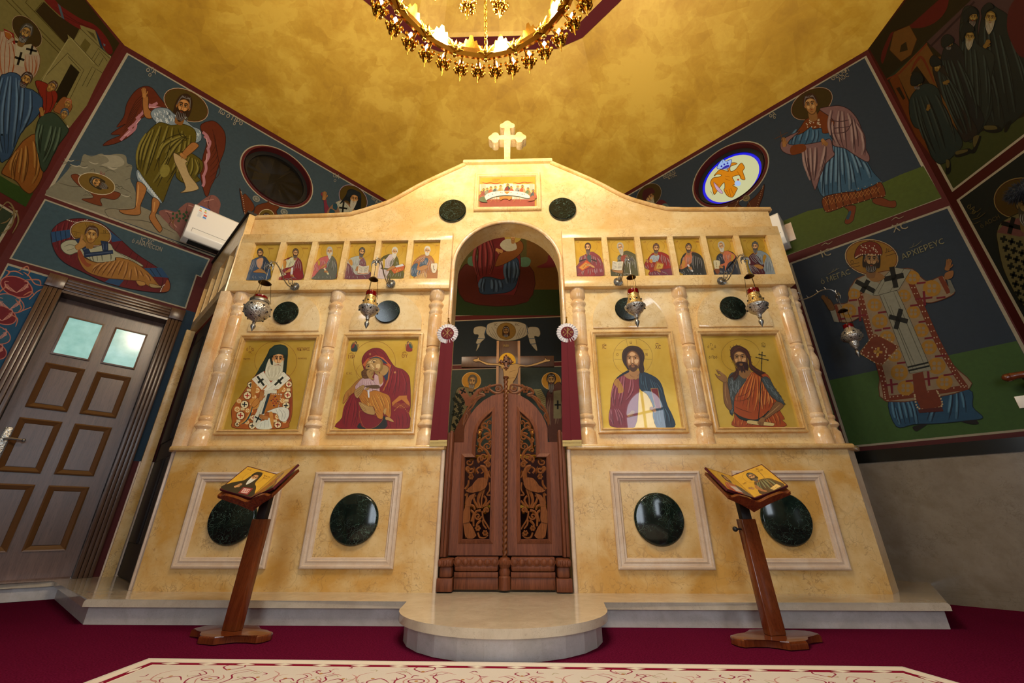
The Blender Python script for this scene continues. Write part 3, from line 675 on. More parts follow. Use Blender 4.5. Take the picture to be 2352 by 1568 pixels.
    # jamb post and foot block
    sx = lambda a: a if s == 0 else 2*xm-a
    def gb(x0, x1, y0, y1, z0, z1, bev=.004): u = sorted((sx(x0), sx(x1))); box(bm, u[0], u[1], y0, y1, z0, z1, None, bev)
    xo, xi = -.400, g(*q5(140, 830))[0]-.004; xj = xi
    zt_ = g(*q9(270, 760))[1]
    bm = B()
    gb(xo, xo+.022, .02, .09, .30, zt_); gb(xo+.024, xo+.042, .005, .09, .30, zt_+.01); gb(xo+.044, xj, .03, .09, .30, zt_)
    obj('gate_post', bm, M_gate, gate)
    bm = B(); zA, zB, zC = g(*q5(100, 985), .0)[1], g(*q5(100, 850), 0)[1], g(*q5(100, 1085), 0)[1]
    gb(xo, xo+.092, -.03, .09, ZS+.006, zA); gb(xo+.01, xo+.085, -.015, .09, zA, zA+.06, .012); gb(xo, xo+.09, -.032, .09, zB-.045, zB, .015)
    for k in range(3): ball(bm, Vector((sx(xo+.015+.03*k), -.032, zB-.022)), .013, .9, .6, 1.3, 8)
    obj('foot_block', bm, M_gate, gate)
    bm = B(); x1_ = xm-.038 if s == 0 else xm+.038; x0_ = xo+.094 if s == 0 else 2*xm-(xo+.094); u = sorted((x0_, x1_))
    box(bm, u[0], u[1], .02, .085, ZS+.012, zA+.0, None, .004); box(bm, u[0], u[1], .005, .09, zA+.03, zA+.075, None, .016); box(bm, u[0], u[1], .012, .09, zA, zA+.03, None, .004); box(bm, u[0], u[1], .01, .09, zB-.05, zB+.005, None, .006)
    nE = 6
    for k in range(nE):
        cx = u[0]+(k+.5)*(u[1]-u[0])/nE; ball(bm, Vector((cx, .008, zB-.022)), .019, 1, .6, 1.05, 10)
        tube(bm, [Vector((cx+.026*math.cos(a), .006, zB-.012+.028*math.sin(a))) for a in [PI+PI*j/8 for j in range(9)]], .004, 5)
    obj('base_rail', bm, M_gate, gate)
bm = B(); zB = g(*q5(553, 850), 0)[1]; zA = g(*q5(553, 985), 0)[1]
lathe(bm, [(.036, ZS+.012), (.036, zA), (.03, zA+.008), (.034, zA+.03), (.026, zA+.055), (.024, zB-.06), (.034, zB-.045), (.038, zB-.02), (.030, zB), (.02, zB+.004)], (xm, .03, 0), 20)
for k in range(7): a = PI+PI*k/6; ball(bm, Vector((xm+.034*math.cos(a), .03+.034*math.sin(a), zB-.024)), .011, 1, 1, 1.4, 6)
obj('centre_foot', bm, M_gate, gate)
bm = B(); zT = g(1165, 866, .03)[1]; N = 260; rings = []
for i in range(N+1):
    z = zB+(zT-zB)*i/N; ph = (z-zB)/.034*PI
    rings.append([bm.verts.new((xm+(.0135+.0035*math.cos(2*(a-ph)))*math.cos(a), .045+(.0135+.0035*math.cos(2*(a-ph)))*math.sin(a), z)) for a in [2*PI*k/12 for k in range(12)]])
for a, b in zip(rings, rings[1:]):
    for k in range(12): bm.faces.new((a[k], a[(k+1) % 12], b[(k+1) % 12], b[k]))
lathe(bm, [(.012, zT-.012), (.02, zT-.004), (.021, zT+.006), (.012, zT+.012)], (xm, .045, 0), 16)
obj('twisted_pole', bm, M_carv, gate, 60)
bm = B(); czc = g(1163.5, 831, .045)[1]; 
def bud(dx, dz, L_):
    for t in (0, .25, .5, .75): box(bm, -.001+xm+dx*L_*t-.008, xm+dx*L_*t+.009, .037, .053, czc+dz*L_*t-.008, czc+dz*L_*t+.008, None, .002)
    e = Vector((xm+dx*L_, .045, czc+dz*L_))
    for a in (-1, 0, 1): ball(bm, e+Vector((dz*a*.011+dx*(.006 if a == 0 else -.006), 0, dx*a*.011+dz*(.006 if a == 0 else -.006))), .0085, 1, .8, 1, 8)
bud(1, 0, .042); bud(-1, 0, .042); bud(0, 1, .045); bud(0, -1, .052)
for i in (-1, 1):
    for j in (-1, 1): ball(bm, Vector((xm+i*.017, .045, czc+j*.017)), .007, seg=6)
obj('pole_cross', bm, M_carv, gate, 40)
# ---------------------------------------------------------------- banners (pleated rosette with two streamers)
for s, (rx, ry), bl, br, lab in ((-1, (1028, 766), 987, 1027, 'crimson streamer banner with white pleated rosette hanging left of the arch'), (1, (1303, 764), 1292, 1336, 'crimson streamer banner with white pleated rosette hanging right of the arch')):
    Yb = -.035; c = PY(rx, ry, Yb); t = thing('banner', lab, 'banner', c, 'banners beside the arch')
    bm = B(); N = 22; R_ = .078; r0 = .045
    rim = []; inn = []
    for k in range(2*N):
        a = 2*PI*k/(2*N); zz = -.006 if k % 2 else .006
        rim.append(bm.verts.new((c.x+(R_+(.003 if k % 2 else -.003))*math.cos(a), Yb+zz, c.z+R_*math.sin(a)))); inn.append(bm.verts.new((c.x+r0*math.cos(a), Yb-.004+zz*.3, c.z+r0*math.sin(a))))
    for k in range(2*N): bm.faces.new((rim[k], rim[(k+1) % (2*N)], inn[(k+1) % (2*N)], inn[k]))
    bm.faces.new(inn); obj('rosette', bm, M_pleat, t, 0, label='white pleated rosette')
    bm = B(); lathe(bm, [(.048, 0), (.047, .004), (0, .006)], seg=32, M=Matrix.Translation((c.x, Yb-.004, c.z)) @ Matrix.Rotation(PI/2, 4, 'X')); cen = obj('rosette_centre', bm, M_fabric, t)
    bm = B(); yy = Yb-.0115
    L_ = lambda *p: tube(bm, [Vector((c.x+a*.001, yy, c.z+b*.001)) for a, b in p], .0014, 5)
    L_((0, -34), (0, 34)); L_(*[(8*math.sin(a)+1, 25+9*math.cos(a)) for a in [PI*k/6 for k in range(7)]]); L_((-24, -26), (22, 26)); L_((24, -26), (-22, 26))
    L_((-34, -9), (-29, 9), (-24, -9)); L_((-32, -2), (-26, -2)); L_(*[(29+6*math.cos(a), 1+7*math.sin(a)) for a in [-.9+PI*1.57*k/8 for k in range(9)]]); L_((23, -7), (27, -7)); L_((31, -7), (35, -7))
    for a, b in ((0, 34), (0, -34), (22, 26), (-22, 26), (24, -26), (-24, -26)): L_((a-4, b), (a+4, b))
    obj('embroidered_monogram', bm, M_brass if 0 else M_fringe, cen, 0, label='gold chi-rho with alpha and omega')
    bm = B(); b0, b1 = PY(bl, 1016, Yb), PY(br, 1016, Yb); tw = .046
    zt2 = c.z-.04; zb2 = b0.z+.01
    for k, (u0, u1, v0, v1, yo) in enumerate(((-tw, .01, b0.x-c.x, (b0.x+b1.x)/2-c.x+.004, .004), (-.004, tw, (b0.x+b1.x)/2-c.x-.004, b1.x-c.x, -.004))):
        p = [(c.x+u0, zt2), (c.x+u1, zt2), (c.x+v1, zb2+.004*k), (c.x+v0, zb2)]; prism(bm, p, Yb+yo, Yb+yo+.003)
    obj('streamer', bm, M_fabric, t, 0, label='crimson cloth streamers')
    bm = B()
    for k in range(2):
        u0, u1 = ((b0.x, (b0.x+b1.x)/2), ((b0.x+b1.x)/2, b1.x))[k]; zz = zb2+.002*k
        box(bm, u0, u1, Yb-.007, Yb, zz-.008, zz+.004)
        for j in range(13): x = u0+(u1-u0)*(j+.5)/13; box(bm, x-.0016, x+.0016, Yb-.006, Yb-.001, zz-.036, zz-.008)
        box(bm, u0, u1, Yb-.004, Yb-.002, zz-.034, zz-.020)
    obj('fringe', bm, M_fringe, t, 0)
    bm = B(); tube(bm, [Vector((c.x, .04, c.z+.11)), Vector((c.x, -.03, c.z+.112)), Vector((c.x, -.04, c.z+.10)), Vector((c.x, -.035, c.z+.07))], .004, 6); ball(bm, Vector((c.x, -.035, c.z+.122)), .007); obj('hook', bm, M_brass, t)
# ---------------------------------------------------------------- hanging oil lamps
def make_lamp(kind, label, at, side=0.):
    """hangs below its hook at the origin; the wall root lies at local y .36"""
    t = thing('oil_lamp', label, 'lamp', at, 'silver oil lamps hanging before the screen')
    def add(n, bm, m, sm=40, par=None, **k): o = obj(n, bm, m, par or t, sm, **k); o.location = (0, 0, 0); return o
    bm = B(); X = Matrix.Translation((side, .35, .155)) @ Matrix.Rotation(PI/2, 4, 'X')
    for k in range(14): a = 2*PI*k/14; tube(bm, [X @ Vector((.012*math.cos(a), .012*math.sin(a), .012)), X @ Vector((.034*math.cos(a), .034*math.sin(a), .008))], [.004, .007], 6)
    lathe(bm, [(.03, 0), (.02, .01), (.012, .018), (0, .02)], seg=14, M=X); add('wall_rosette', bm, M_silver)
    bm = B(); sp = lambda y, z: Vector((side*(y/.35), y, z))
    tube(bm, cr([sp(.34, .155), sp(.30, .125), sp(.24, .115), sp(.17, .135), sp(.10, .175), sp(.04, .18), sp(.005, .15), sp(0, .12)], 5), .0045, 6)
    tube(bm, [sp(.27+.035*math.cos(a)*(1-.1*a), .155+.035*math.sin(a)*(1-.1*a)) for a in [i*.5 for i in range(14)]], .0035, 6)
    for y, z in ((.2, .125), (.12, .165), (.06, .18)): tube(bm, [sp(y, z), sp(y+.01, z+.025)], [.004, .001], 5)
    add('bracket_arm', bm, M_silver)
    bm = B()
    for sx in (-1, 1):                                   # little double headed eagle
        for k in range(4): tube(bm, [Vector((0, 0, .13)), Vector((sx*(.02+.004*k), -.004, .135-.010*k)), Vector((sx*(.032-.002*k), -.002, .12-.014*k))], [.004, .004, .0015], 5)
        tube(bm, [Vector((0, 0, .135)), Vector((sx*.008, 0, .150)), Vector((sx*.014, 0, .146))], [.004, .003, .0015], 5)
    ball(bm, Vector((0, 0, .122)), .010, 1, .6, 1.5, 8); tube(bm, [Vector((0, 0, .15)), Vector((0, 0, .168))], .0018, 5); tube(bm, [Vector((-.007, 0, .162)), Vector((.007, 0, .162))], .0018, 5)
    ball(bm, Vector((0, 0, .10)), .008, 1.4, .5, 1, 6); add('eagle_finial', bm, M_silver)
    bm = B(); tube(bm, [Vector((0, 0, .10)), Vector((0, 0, 0))], .0018, 5)
    for k in range(5): ball(bm, Vector((0, 0, .02*k)), .0035, seg=5)
    add('hook_chain', bm, M_silver)
    cr_, top, neck = (.042, -.142, .060) if kind == 'round' else ((.032, -.135, .036) if kind != 'wide' else (.034, -.15, .034))
    bm = B(); lathe(bm, [(.004, 0), (cr_*.55, -.006), (cr_, -.022), (cr_-.002, -.023), (cr_*.5, -.010), (.003, -.004)], seg=24, cap=False); add('canopy', bm, M_darkbrass)
    tr = neck+.006
    for k in range(3):
        bm = B(); a = 2*PI*k/3+.5; tube(bm, [Vector((cr_*.85*math.cos(a), cr_*.85*math.sin(a), -.018)), Vector((tr*math.cos(a), tr*math.sin(a), top-.03))], .0015, 5)
        add('chain', bm, M_darkbrass)
    bm = B(); gr = {'round': .044, 'bell': .037, 'wide': .033}[kind]
    lathe(bm, [(gr*.82, top-.03), (gr, top-.012), (gr*.97, top+.012), (gr*.93, top+.012), (gr*.93, top-.01), (gr*.7, top-.03)], seg=24, cap=False); add('glass_cup', bm, M_redglass, label='ruby red glass cup')
    bm = B(); bm2 = B()
    if kind == 'round':
        lathe(bm2, [(.055, top-.012), (.060, top-.018), (.060, top-.034), (.054, top-.038)], seg=32)
        z0 = top-.036; lathe(bm, [(.054, z0), (.070, z0-.018), (.081, z0-.045), (.080, z0-.072), (.066, z0-.100), (.042, z0-.122), (.018, z0-.134), (.010, z0-.14)], seg=32)
        zf = z0-.14; gems = [(.081, z0-.04), (.079, z0-.075), (.055, z0-.112)]
    elif kind == 'bell':
        z0 = top-.018; lathe(bm, [(.034, z0), (.036, z0-.014), (.044, z0-.05), (.056, z0-.078), (.060, z0-.086)], seg=32)
        lathe(bm2, [(.060, z0-.084), (.068, z0-.092), (.066, z0-.102), (.056, z0-.112), (.050, z0-.126), (.034, z0-.142), (.020, z0-.150), (.012, z0-.165), (.011, z0-.175)], seg=32)
        zf = z0-.172; gems = [(.046, z0-.05), (.060, z0-.112)]
    else:
        z0 = top-.018; lathe(bm, [(.032, z0), (.034, z0-.010), (.055, z0-.030), (.064, z0-.052), (.064, z0-.062)], seg=32)
        lathe(bm2, [(.064, z0-.060), (.070, z0-.068), (.066, z0-.084), (.046, z0-.104), (.030, z0-.112), (.027, z0-.135), (.022, z0-.150), (.012, z0-.160), (.010, z0-.168)], seg=32)
        zf = z0-.166; gems = [(.062, z0-.045), (.058, z0-.09)]
    add('lamp_body', bm, M_pierce if kind != 'bell' else M_pierceg, label='pierced silver body'); add('body_rim', bm2, M_silver if kind == 'round' else M_pierce)
    for gi, (r, z) in enumerate(gems):
        for k in range(7): a = 2*PI*(k+.5*gi)/7+.3; bm3 = B(); ball(bm3, Vector((r*math.cos(a), r*math.sin(a), z)), .0065, seg=8); add('gem', bm3, M_gem)
    bm = B(); lathe(bm, [(.006, zf), (.012, zf-.006), (.007, zf-.013), (.016, zf-.030), (.014, zf-.042), (.005, zf-.062), (.001, zf-.072)], seg=16); add('drop_finial', bm, M_silver)
    return t
def lamp_at(px, py): return PY(px, py, -.36)+Vector((0, 0, .0))
make_lamp('round', 'round-bellied silver oil lamp with red glass, leftmost on the altar screen', lamp_at(610, 644))
L2 = make_lamp('bell', 'bell-shaped gilt silver oil lamp between the second and third columns from the left', lamp_at(859, 636))
dup(L2, lamp_at(1449, 631), 'bell-shaped gilt silver oil lamp hanging just right of the arch')
dup(L2, lamp_at(1719, 629), 'bell-shaped gilt silver oil lamp over the rightmost large icon')
L5 = make_lamp('wide', 'wide-bodied silver oil lamp on a long scroll arm beyond the right end of the screen', PP(1934, 709, Vector((2.47, .13, 0)), Vector((0, 1, 0))))
L5.rotation_euler = (0, 0, 1.35)
# ---------------------------------------------------------------- lecterns with icon diptychs
LECT = []
for base, P0, yaw, tilt, va, vb, lab, cat in (((533.5, 1445), (-1.285, -.545, .597), .294, .78, .342, .325, 'slim wooden lectern on a cross-shaped foot, left of the steps', 'lectern'), ((1780, 1455), (1.290, -.50, .594), -.247, .723, .275, .448, 'slim wooden lectern with side knob on a cross-shaped foot, right of the steps', 'lectern')):
    P0 = Vector(P0); t = thing('lectern', lab, cat, (P0.x, P0.y, 0), 'wooden lecterns before the screen')
    fwd = Vector((math.sin(yaw), math.cos(yaw), 0)); rg = Vector((math.cos(yaw), -math.sin(yaw), 0)); z_ = Vector((0, 0, 1))
    sp_ = fwd*math.cos(tilt)+z_*math.sin(tilt); nr = -fwd*math.sin(tilt)+z_*math.cos(tilt)
    wl = -rg*math.cos(va)+nr*math.sin(va); wr = rg*math.cos(vb)+nr*math.sin(vb)
    bc = PZ(*base, .035); M_ = Matrix(((rg.x, fwd.x, 0, bc.x), (rg.y, fwd.y, 0, bc.y), (0, 0, 1, 0), (0, 0, 0, 1)))
    bm = B(); pts = [(-.20, -.045), (-.215, -.02), (-.215, .02), (-.20, .045), (-.15, .045), (-.10, .055), (-.065, .09), (-.045, .115), (.045, .115), (.065, .09), (.10, .055), (.15, .045), (.20, .045), (.215, .02), (.215, -.02), (.20, -.045), (.15, -.045), (.10, -.06), (.065, -.095), (.045, -.125), (-.045, -.125), (-.065, -.095), (-.10, -.06), (-.15, -.045)]
    pts = [tuple((M_ @ Vector((x, y, 0))).xy) for x, y in pts][::-1]; prismz(bm, pts, .004, .032, .01); obj('foot', bm, M_lect, t)
    top_ = P0+sp_*.09-nr*.035
    bm = B(); c2 = Vector((top_.x, top_.y, 0)); M2 = Matrix(((rg.x, fwd.x, (c2.x-bc.x)/.53, bc.x), (rg.y, fwd.y, (c2.y-bc.y)/.53, bc.y), (0, 0, 1, 0.032), (0, 0, 0, 1)))
    box(bm, -.042, .042, -.022, .022, 0, .478, M2, .004); obj('post', bm, M_lect, t)
    bm = B(); box(bm, -.028, .028, -.014, .014, .47, top_.z-.025, M2, .002); obj('sliding_stem', bm, M_dark, t)
    if cat == 'lectern' and P0.x > 0:
        bm = B(); c3 = M2 @ Vector((-.043, 0, .43)); tube(bm, [c3, c3-rg*.03], .005, 6); ball(bm, c3-rg*.034, .013); obj('clamp_knob', bm, M_black, t)
    H_, W_, th = .185, .190, .012
    # cradle: boards below the diptych with a raised curved lip
    bm = B()
    Q = lambda a, b, c, w=None: P0+sp_*a+(wl*-b if b < 0 else wr*b)+nr*c
    sec = [(-.19, .0), (-.16, -.004), (-.10, -.010), (-.04, -.020), (0, -.030), (.04, -.020), (.10, -.010), (.16, -.004), (.19, .0)]
    rows_ = []
    for a in (-.022, .17):
        rows_.append([bm.verts.new(Q(a, b, -.006)) for b, c in sec]); rows_.append([bm.verts.new(Q(a, b, c-.022)) for b, c in sec])
    for A_, B_ in ((0, 1), (2, 3), (0, 2), (1, 3)):
        for i in range(8): bm.faces.new((rows_[A_][i], rows_[A_][i+1], rows_[B_][i+1], rows_[B_][i]))
    for i in (0, 8): bm.faces.new((rows_[0][i], rows_[1][i], rows_[3][i], rows_[2][i]))
    lip = cr([Q(-.018, b, c) for b, c in ((-.19, -.012), (-.165, -.004), (-.13, .014), (-.06, .018), (0, .012), (.06, .018), (.13, .014), (.165, -.004), (.19, -.012))], 4)
    n_ = len(lip); lo_ = [Q(-.018, -.19+.38*i/(n_-1), -.034+.012*abs(i/(n_-1)*2-1)) for i in range(n_)]
    fa = [bm.verts.new(p-sp_*.008) for p in lip]; fb = [bm.verts.new(p-sp_*.008) for p in lo_]; ba = [bm.verts.new(p+sp_*.006) for p in lip]; bb = [bm.verts.new(p+sp_*.006) for p in lo_]
    for i in range(n_-1):
        for A_, B_ in ((fa, fb), (ba, bb), (fa, ba), (fb, bb)): bm.faces.new((A_[i], A_[i+1], B_[i+1], B_[i]))
    for i in (0, -1): bm.faces.new((fa[i], fb[i], bb[i], ba[i]))
    obj('book_rest', bm, M_lect, t, 50)
    D_ = thing('icon_diptych', 'hinged pair of small gold icons lying on the %s lectern' % ('left' if P0.x < 0 else 'right'), 'icon', P0, 'icon diptychs on the lecterns')
    M_edge = plain('icon_board_edge', '#4a1620', .35) if not LECT else M_edge
    prj = []
    for wv, sgn in ((wl, -1), (wr, 1)):
        nn = (wv.cross(sp_)*-sgn).normalized(); nn = nn if nn.dot(nr) > 0 else -nn
        bm = B(); c4 = [P0+nr*.004, P0+wv*W_+nr*.004, P0+wv*W_+sp_*H_+nr*.004, P0+sp_*H_+nr*.004]
        a_ = [bm.verts.new(p) for p in c4]; b_ = [bm.verts.new(p+nn*th) for p in c4]
        bm.faces.new(a_); bm.faces.new(b_[::-1])
        for i in range(4): bm.faces.new((a_[i], b_[i], b_[(i+1) % 4], a_[(i+1) % 4]))
        bd = obj('icon_board', bm, M_edge, D_, 0)
        prj.append((P0+nr*.004+nn*(th+.0006), nn, bd, wv, sp_, W_, H_))
    LECT.append(prj)
# ---------------------------------------------------------------- chandelier
HZ = 3.18; CC = (PZ(1127, 133, HZ)+Vector((.02, -.57, 0))); CC = Vector((-.098*1+0.0, -2.8+1.136*(HZ-.495)/2.705, HZ)); RC = .5625*(HZ-.495)/2.705
ch = thing('chandelier', 'large gilded ring chandelier with leafy candle sockets hanging from the dome', 'chandelier', CC)
bm = B(); NV = 18; V18 = [Vector((CC.x+RC*math.cos(PI/2+2*PI*k/NV), CC.y+RC*math.sin(PI/2+2*PI*k/NV), HZ)) for k in range(NV)]
rg2 = []
for v in V18:
    d = (v-CC).normalized(); rg2.append([bm.verts.new(v+d*a+Vector((0, 0, b))) for a, b in ((-.022, -.004), (.0, -.014), (.022, .0), (.026, .045), (-.012, .055))])
for k in range(NV):
    A_, B_ = rg2[k], rg2[(k+1) % NV]
    for i in range(5): bm.faces.new((A_[i], A_[(i+1) % 5], B_[(i+1) % 5], B_[i]))
obj('ring', bm, M_goldchand, ch, 20)
bm = B()                                             # pierced cresting on the ring
for k in range(NV):
    a, b = V18[k], V18[(k+1) % NV]; d = (b-a); out = ((a+b)/2-CC); out.z = 0; out.normalize()
    prof2 = [(0.06, .05), (.12, .10), (.26, .09), (.32, .13), (.40, .12), (.46, .16), (.54, .16), (.60, .12), (.68, .13), (.74, .09), (.88, .10), (.94, .05)]
    a_ = [bm.verts.new(a+d*t_+Vector((0, 0, h))+out*(.005-.25*(h-.05))) for t_, h in prof2]; b_ = [bm.verts.new(v.co+out*.006) for v in a_]
    bm.faces.new(a_); bm.faces.new(b_[::-1])
    for i in range(len(a_)): bm.faces.new((a_[i], b_[i], b_[(i+1) % len(a_)], a_[(i+1) % len(a_)]))
obj('cresting', bm, M_goldchand, ch, 20)
def leafcup(bm, c, out, s=1.):
    """ivy leaf socket with a long tail, seen from below"""
    side_ = Vector((-out.y, out.x, 0))
    for k in range(6):
        a = 2*PI*k/6; dr = out*math.cos(a)+side_*math.sin(a)
        ball(bm, c+dr*.020*s+Vector((0, 0, .004)), .011*s, 1, 1, 1.7, 6); ball(bm, c+dr*.030*s+Vector((0, 0, .022*s)), .008*s, 1, 1, 1.6, 6)
    ball(bm, c, .016*s, 1, 1, 1.2, 8)
    tube(bm, [c, c+Vector((0, 0, -.03*s))+out*.003, c+Vector((0, 0, -.065*s))+out*.01], [.010*s, .006*s, .0015*s], 6)
for k in range(NV):                                   # vertex leaf clusters and two arms of candles between
    v = V18[k]; o_ = (v-CC); o_.z = 0; o_.normalize(); sd_ = Vector((-o_.y, o_.x, 0))
    bm = B()
    for a in (-1, 0, 1):
        for b in (0, 1): tube(bm, [v-o_*.02+Vector((0, 0, -.012)), v-o_*.035+sd_*a*.022+Vector((0, 0, -.008+.03*b)), v-o_*.036+sd_*a*.050+Vector((0, 0, .0+.075*b-.01*abs(a)))], [.012, .014, .002], 6)
    ball(bm, v-o_*.03+Vector((0, 0, .01)), .022, seg=8); ball(bm, v+Vector((0, 0, -.026)), .014, 1, 1, 1, 8)
    obj('leaf_cluster', bm, M_goldchand, ch, 60)
NC = 36
for k in range(NC):
    a = PI/2+2*PI*(k+.5)/NC; o_ = Vector((math.cos(a), math.sin(a), 0)); rr = RC+.085
    c = CC+o_*rr+Vector((0, 0, -.02))
    bm = B(); tube(bm, [CC+o_*(RC*.985)+Vector((0, 0, .01)), CC+o_*(RC+.04)+Vector((0, 0, -.022)), c], .0045, 6); leafcup(bm, c, o_, 1.45); arm_ = obj('candle_arm', bm, M_goldchand, ch, 60)
    bm = B(); lathe(bm, [(.009, .02), (.009, .055), (.013, .062), (.014, .08), (.008, .10), (.001, .115)], c, 10); obj('candle_bulb', bm, M_bulb, arm_, 60, label='lit candle bulb')
# inner tier
HZ2 = HZ+.15; C2 = Vector((CC.x, CC.y+.0, HZ2)); NI = 12; RI = .37
bm = B(); lathe(bm, [(.015, -.10), (.03, -.06), (.07, -.03), (.11, .0), (.06, .03), (.03, .10), (.05, .16), (.015, .22)], C2, 24); obj('hub', bm, M_goldchand, ch, 60)
for k in range(NI):
    a = PI/2+2*PI*(k+.5)/NI; o_ = Vector((math.cos(a), math.sin(a), 0)); c = C2+o_*RI
    bm = B(); tube(bm, cr([C2+o_*.06, C2+o_*.16+Vector((0, 0, -.03)), C2+o_*.28+Vector((0, 0, -.03)), c], 4), .007, 6); leafcup(bm, c, o_, 1.6); arm_ = obj('inner_arm', bm, M_goldchand, ch, 60)
    bm = B(); lathe(bm, [(.009, .02), (.009, .055), (.013, .062), (.014, .08), (.008, .10), (.001, .115)], c, 10); obj('candle_bulb', bm, M_bulb, arm_, 60, label='lit candle bulb')
def chain(bm, a, b, n, r=.011, w=.0028):
    d = (b-a)/n; u = d.normalized(); s1 = u.orthogonal().normalized(); s2 = u.cross(s1)
    for i in range(n):
        c = a+d*(i+.5); s_ = s1 if i % 2 else s2
        tube(bm, [c+u*(d.length*.62)*math.cos(t_)+s_*r*math.sin(t_) for t_ in [2*PI*j/10 for j in range(10)]], w, 5, closed=True)
for k in (0, 3, 6, 9, 12, 15):
    bm = B(); chain(bm, V18[k]+Vector((0, 0, .06)), C2+(V18[k]-CC)*.1+Vector((0, 0, .9)), 30); obj('suspension_chain', bm, M_brass, ch, 60)
bm = B(); chain(bm, C2+Vector((0, 0, .2)), Vector((C2.x, C2.y, 7.38)), 60, .014, .004); obj('main_chain', bm, M_brass, ch, 60)
for k in range(9):
    a = 2*PI*k/9; l = bpy.data.lights.new('candle_light', 'POINT'); l.energy = CANDLE; l.color = LIGHT; l.shadow_soft_size = .05
    o = bpy.data.objects.new('candle_light', l); COL.objects.link(o); o.location = CC+Vector((math.cos(a)*(RC-.07), math.sin(a)*(RC-.07), .13))
for k in range(4):
    a = 2*PI*k/4+.4; l = bpy.data.lights.new('candle_light', 'POINT'); l.energy = CANDLE*1.2; l.color = LIGHT; l.shadow_soft_size = .05
    o = bpy.data.objects.new('candle_light', l); COL.objects.link(o); o.location = C2+Vector((math.cos(a)*.34, math.sin(a)*.34, .12))
# ---------------------------------------------------------------- altar crucifix behind the gate
YC = 1.35; cru = thing('crucifix', 'tall wooden crucifix with a painted figure standing behind the gate', 'crucifix', (0, YC, ZS))
qa = lambda x, y: (1000+x/4.127, 680+y/4.127)
k_ = lambda x, y, Y=YC: PY(*qa(x, y), Y)
bm = B(); a, b = k_(580, 425), k_(800, 425); box(bm, a.x, b.x, YC, YC+.03, ZS, a.z, None, .006)
a, b = k_(250, 572), k_(1128, 668); box(bm, a.x, b.x, YC-.004, YC+.028, b.z, a.z, None, .006); obj('cross_beams', bm, wood('cross_wood', '#4a2a14', '#3c200e', '#241206', 1.5, .4), cru)
bm = B()
for x0, x1 in ((582, 604), (780, 803)): a, b = k_(x0, 425), k_(x1, 425); box(bm, a.x, b.x, YC-.006, YC, ZS, a.z)
obj('gilt_edge', bm, plain('ochre_edge', '#8a5a20', .5), cru)
# altar table and an unseen light in the sanctuary
t = thing('altar_table', 'altar table under a crimson gold-trimmed cloth glimpsed through the carved gate', 'table', (0, .95, ZS))
bm = B(); box(bm, -.45, .45, .7, 1.2, ZS, 1.02, None, .01); obj('altar_cloth', bm, plain('dark_altar_cloth', '#2c060c', .9), t)
bm = B()
for z in (1.0, .62): box(bm, -.455, .455, .692, .70, z-.03, z, None, .002)
for k in range(12): x = -.41+.075*k; ball(bm, Vector((x, .693, .56)), .012, seg=6)
obj('gold_trim', bm, M_goldchand, t)
for x, lab in ((-.27, 'gilt candlestick on the left end of the altar table'), (.2, 'gilt candlestick on the right end of the altar table')):
    bm = B(); lathe(bm, [(.05, 0), (.05, .012), (.014, .03), (.02, .08), (.010, .12), (.018, .18), (.010, .22), (.028, .26), (.03, .27), (.012, .275), (.012, .36), (.001, .365)], (x, .95, 1.021), 20); tag(obj('candlestick', bm, M_goldchand), lab, 'candlestick', 'gilt candlesticks on the altar')
l = bpy.data.lights.new('unseen_altar_light', 'POINT'); l.energy = 26; l.color = (1, .84, .6); l.shadow_soft_size = .08  # unseen point light added behind the screen to brighten the altar wall
o = bpy.data.objects.new('unseen_altar_light', l); COL.objects.link(o); o.location = (-.95, .9, 2.5)
# ---------------------------------------------------------------- small wall items at the far right
wp = on(MR, .0)(2340, 924); lw = loc(MR, wp)
bm = B(); box(bm, lw.x-.01, lw.x+.075, -.012, 0, lw.z-.04, lw.z+.04, MR, .003); tag(obj('wall_plate', bm, M_white), 'small white blank cover plate on the green painted ground', 'wall plate')
hk = loc(MR, on(MR, .12)(2322, 866)); t = thing('coat_peg', 'dark polished wooden peg with a rounded head at the right edge', 'peg', MR @ Vector((hk.x+.12, -.04, hk.z-.1)))
bm = B(); pc_ = lambda x, y, z: MR @ Vector((hk.x+x, y, hk.z+z)); tube(bm, cr([pc_(-.035, -.12, 0), pc_(-.005, -.12, .002), pc_(.035, -.115, .006), pc_(.09, -.10, 0), pc_(.13, -.06, -.05)], 4), [.008]+[.026]*5+[.024]*5+[.020]*6, 12); ball(bm, pc_(-.012, -.12, 0), .028, 1.3, 1, 1, 12); obj('peg_head', bm, M_lect, t, 60)
bm = B(); tube(bm, [pc_(.06, -.10, -.01), pc_(.10, -.05, -.10), pc_(.13, -.01, -.18)], [.018, .02, .018], 8); obj('peg_support', bm, M_dark, t, 60)
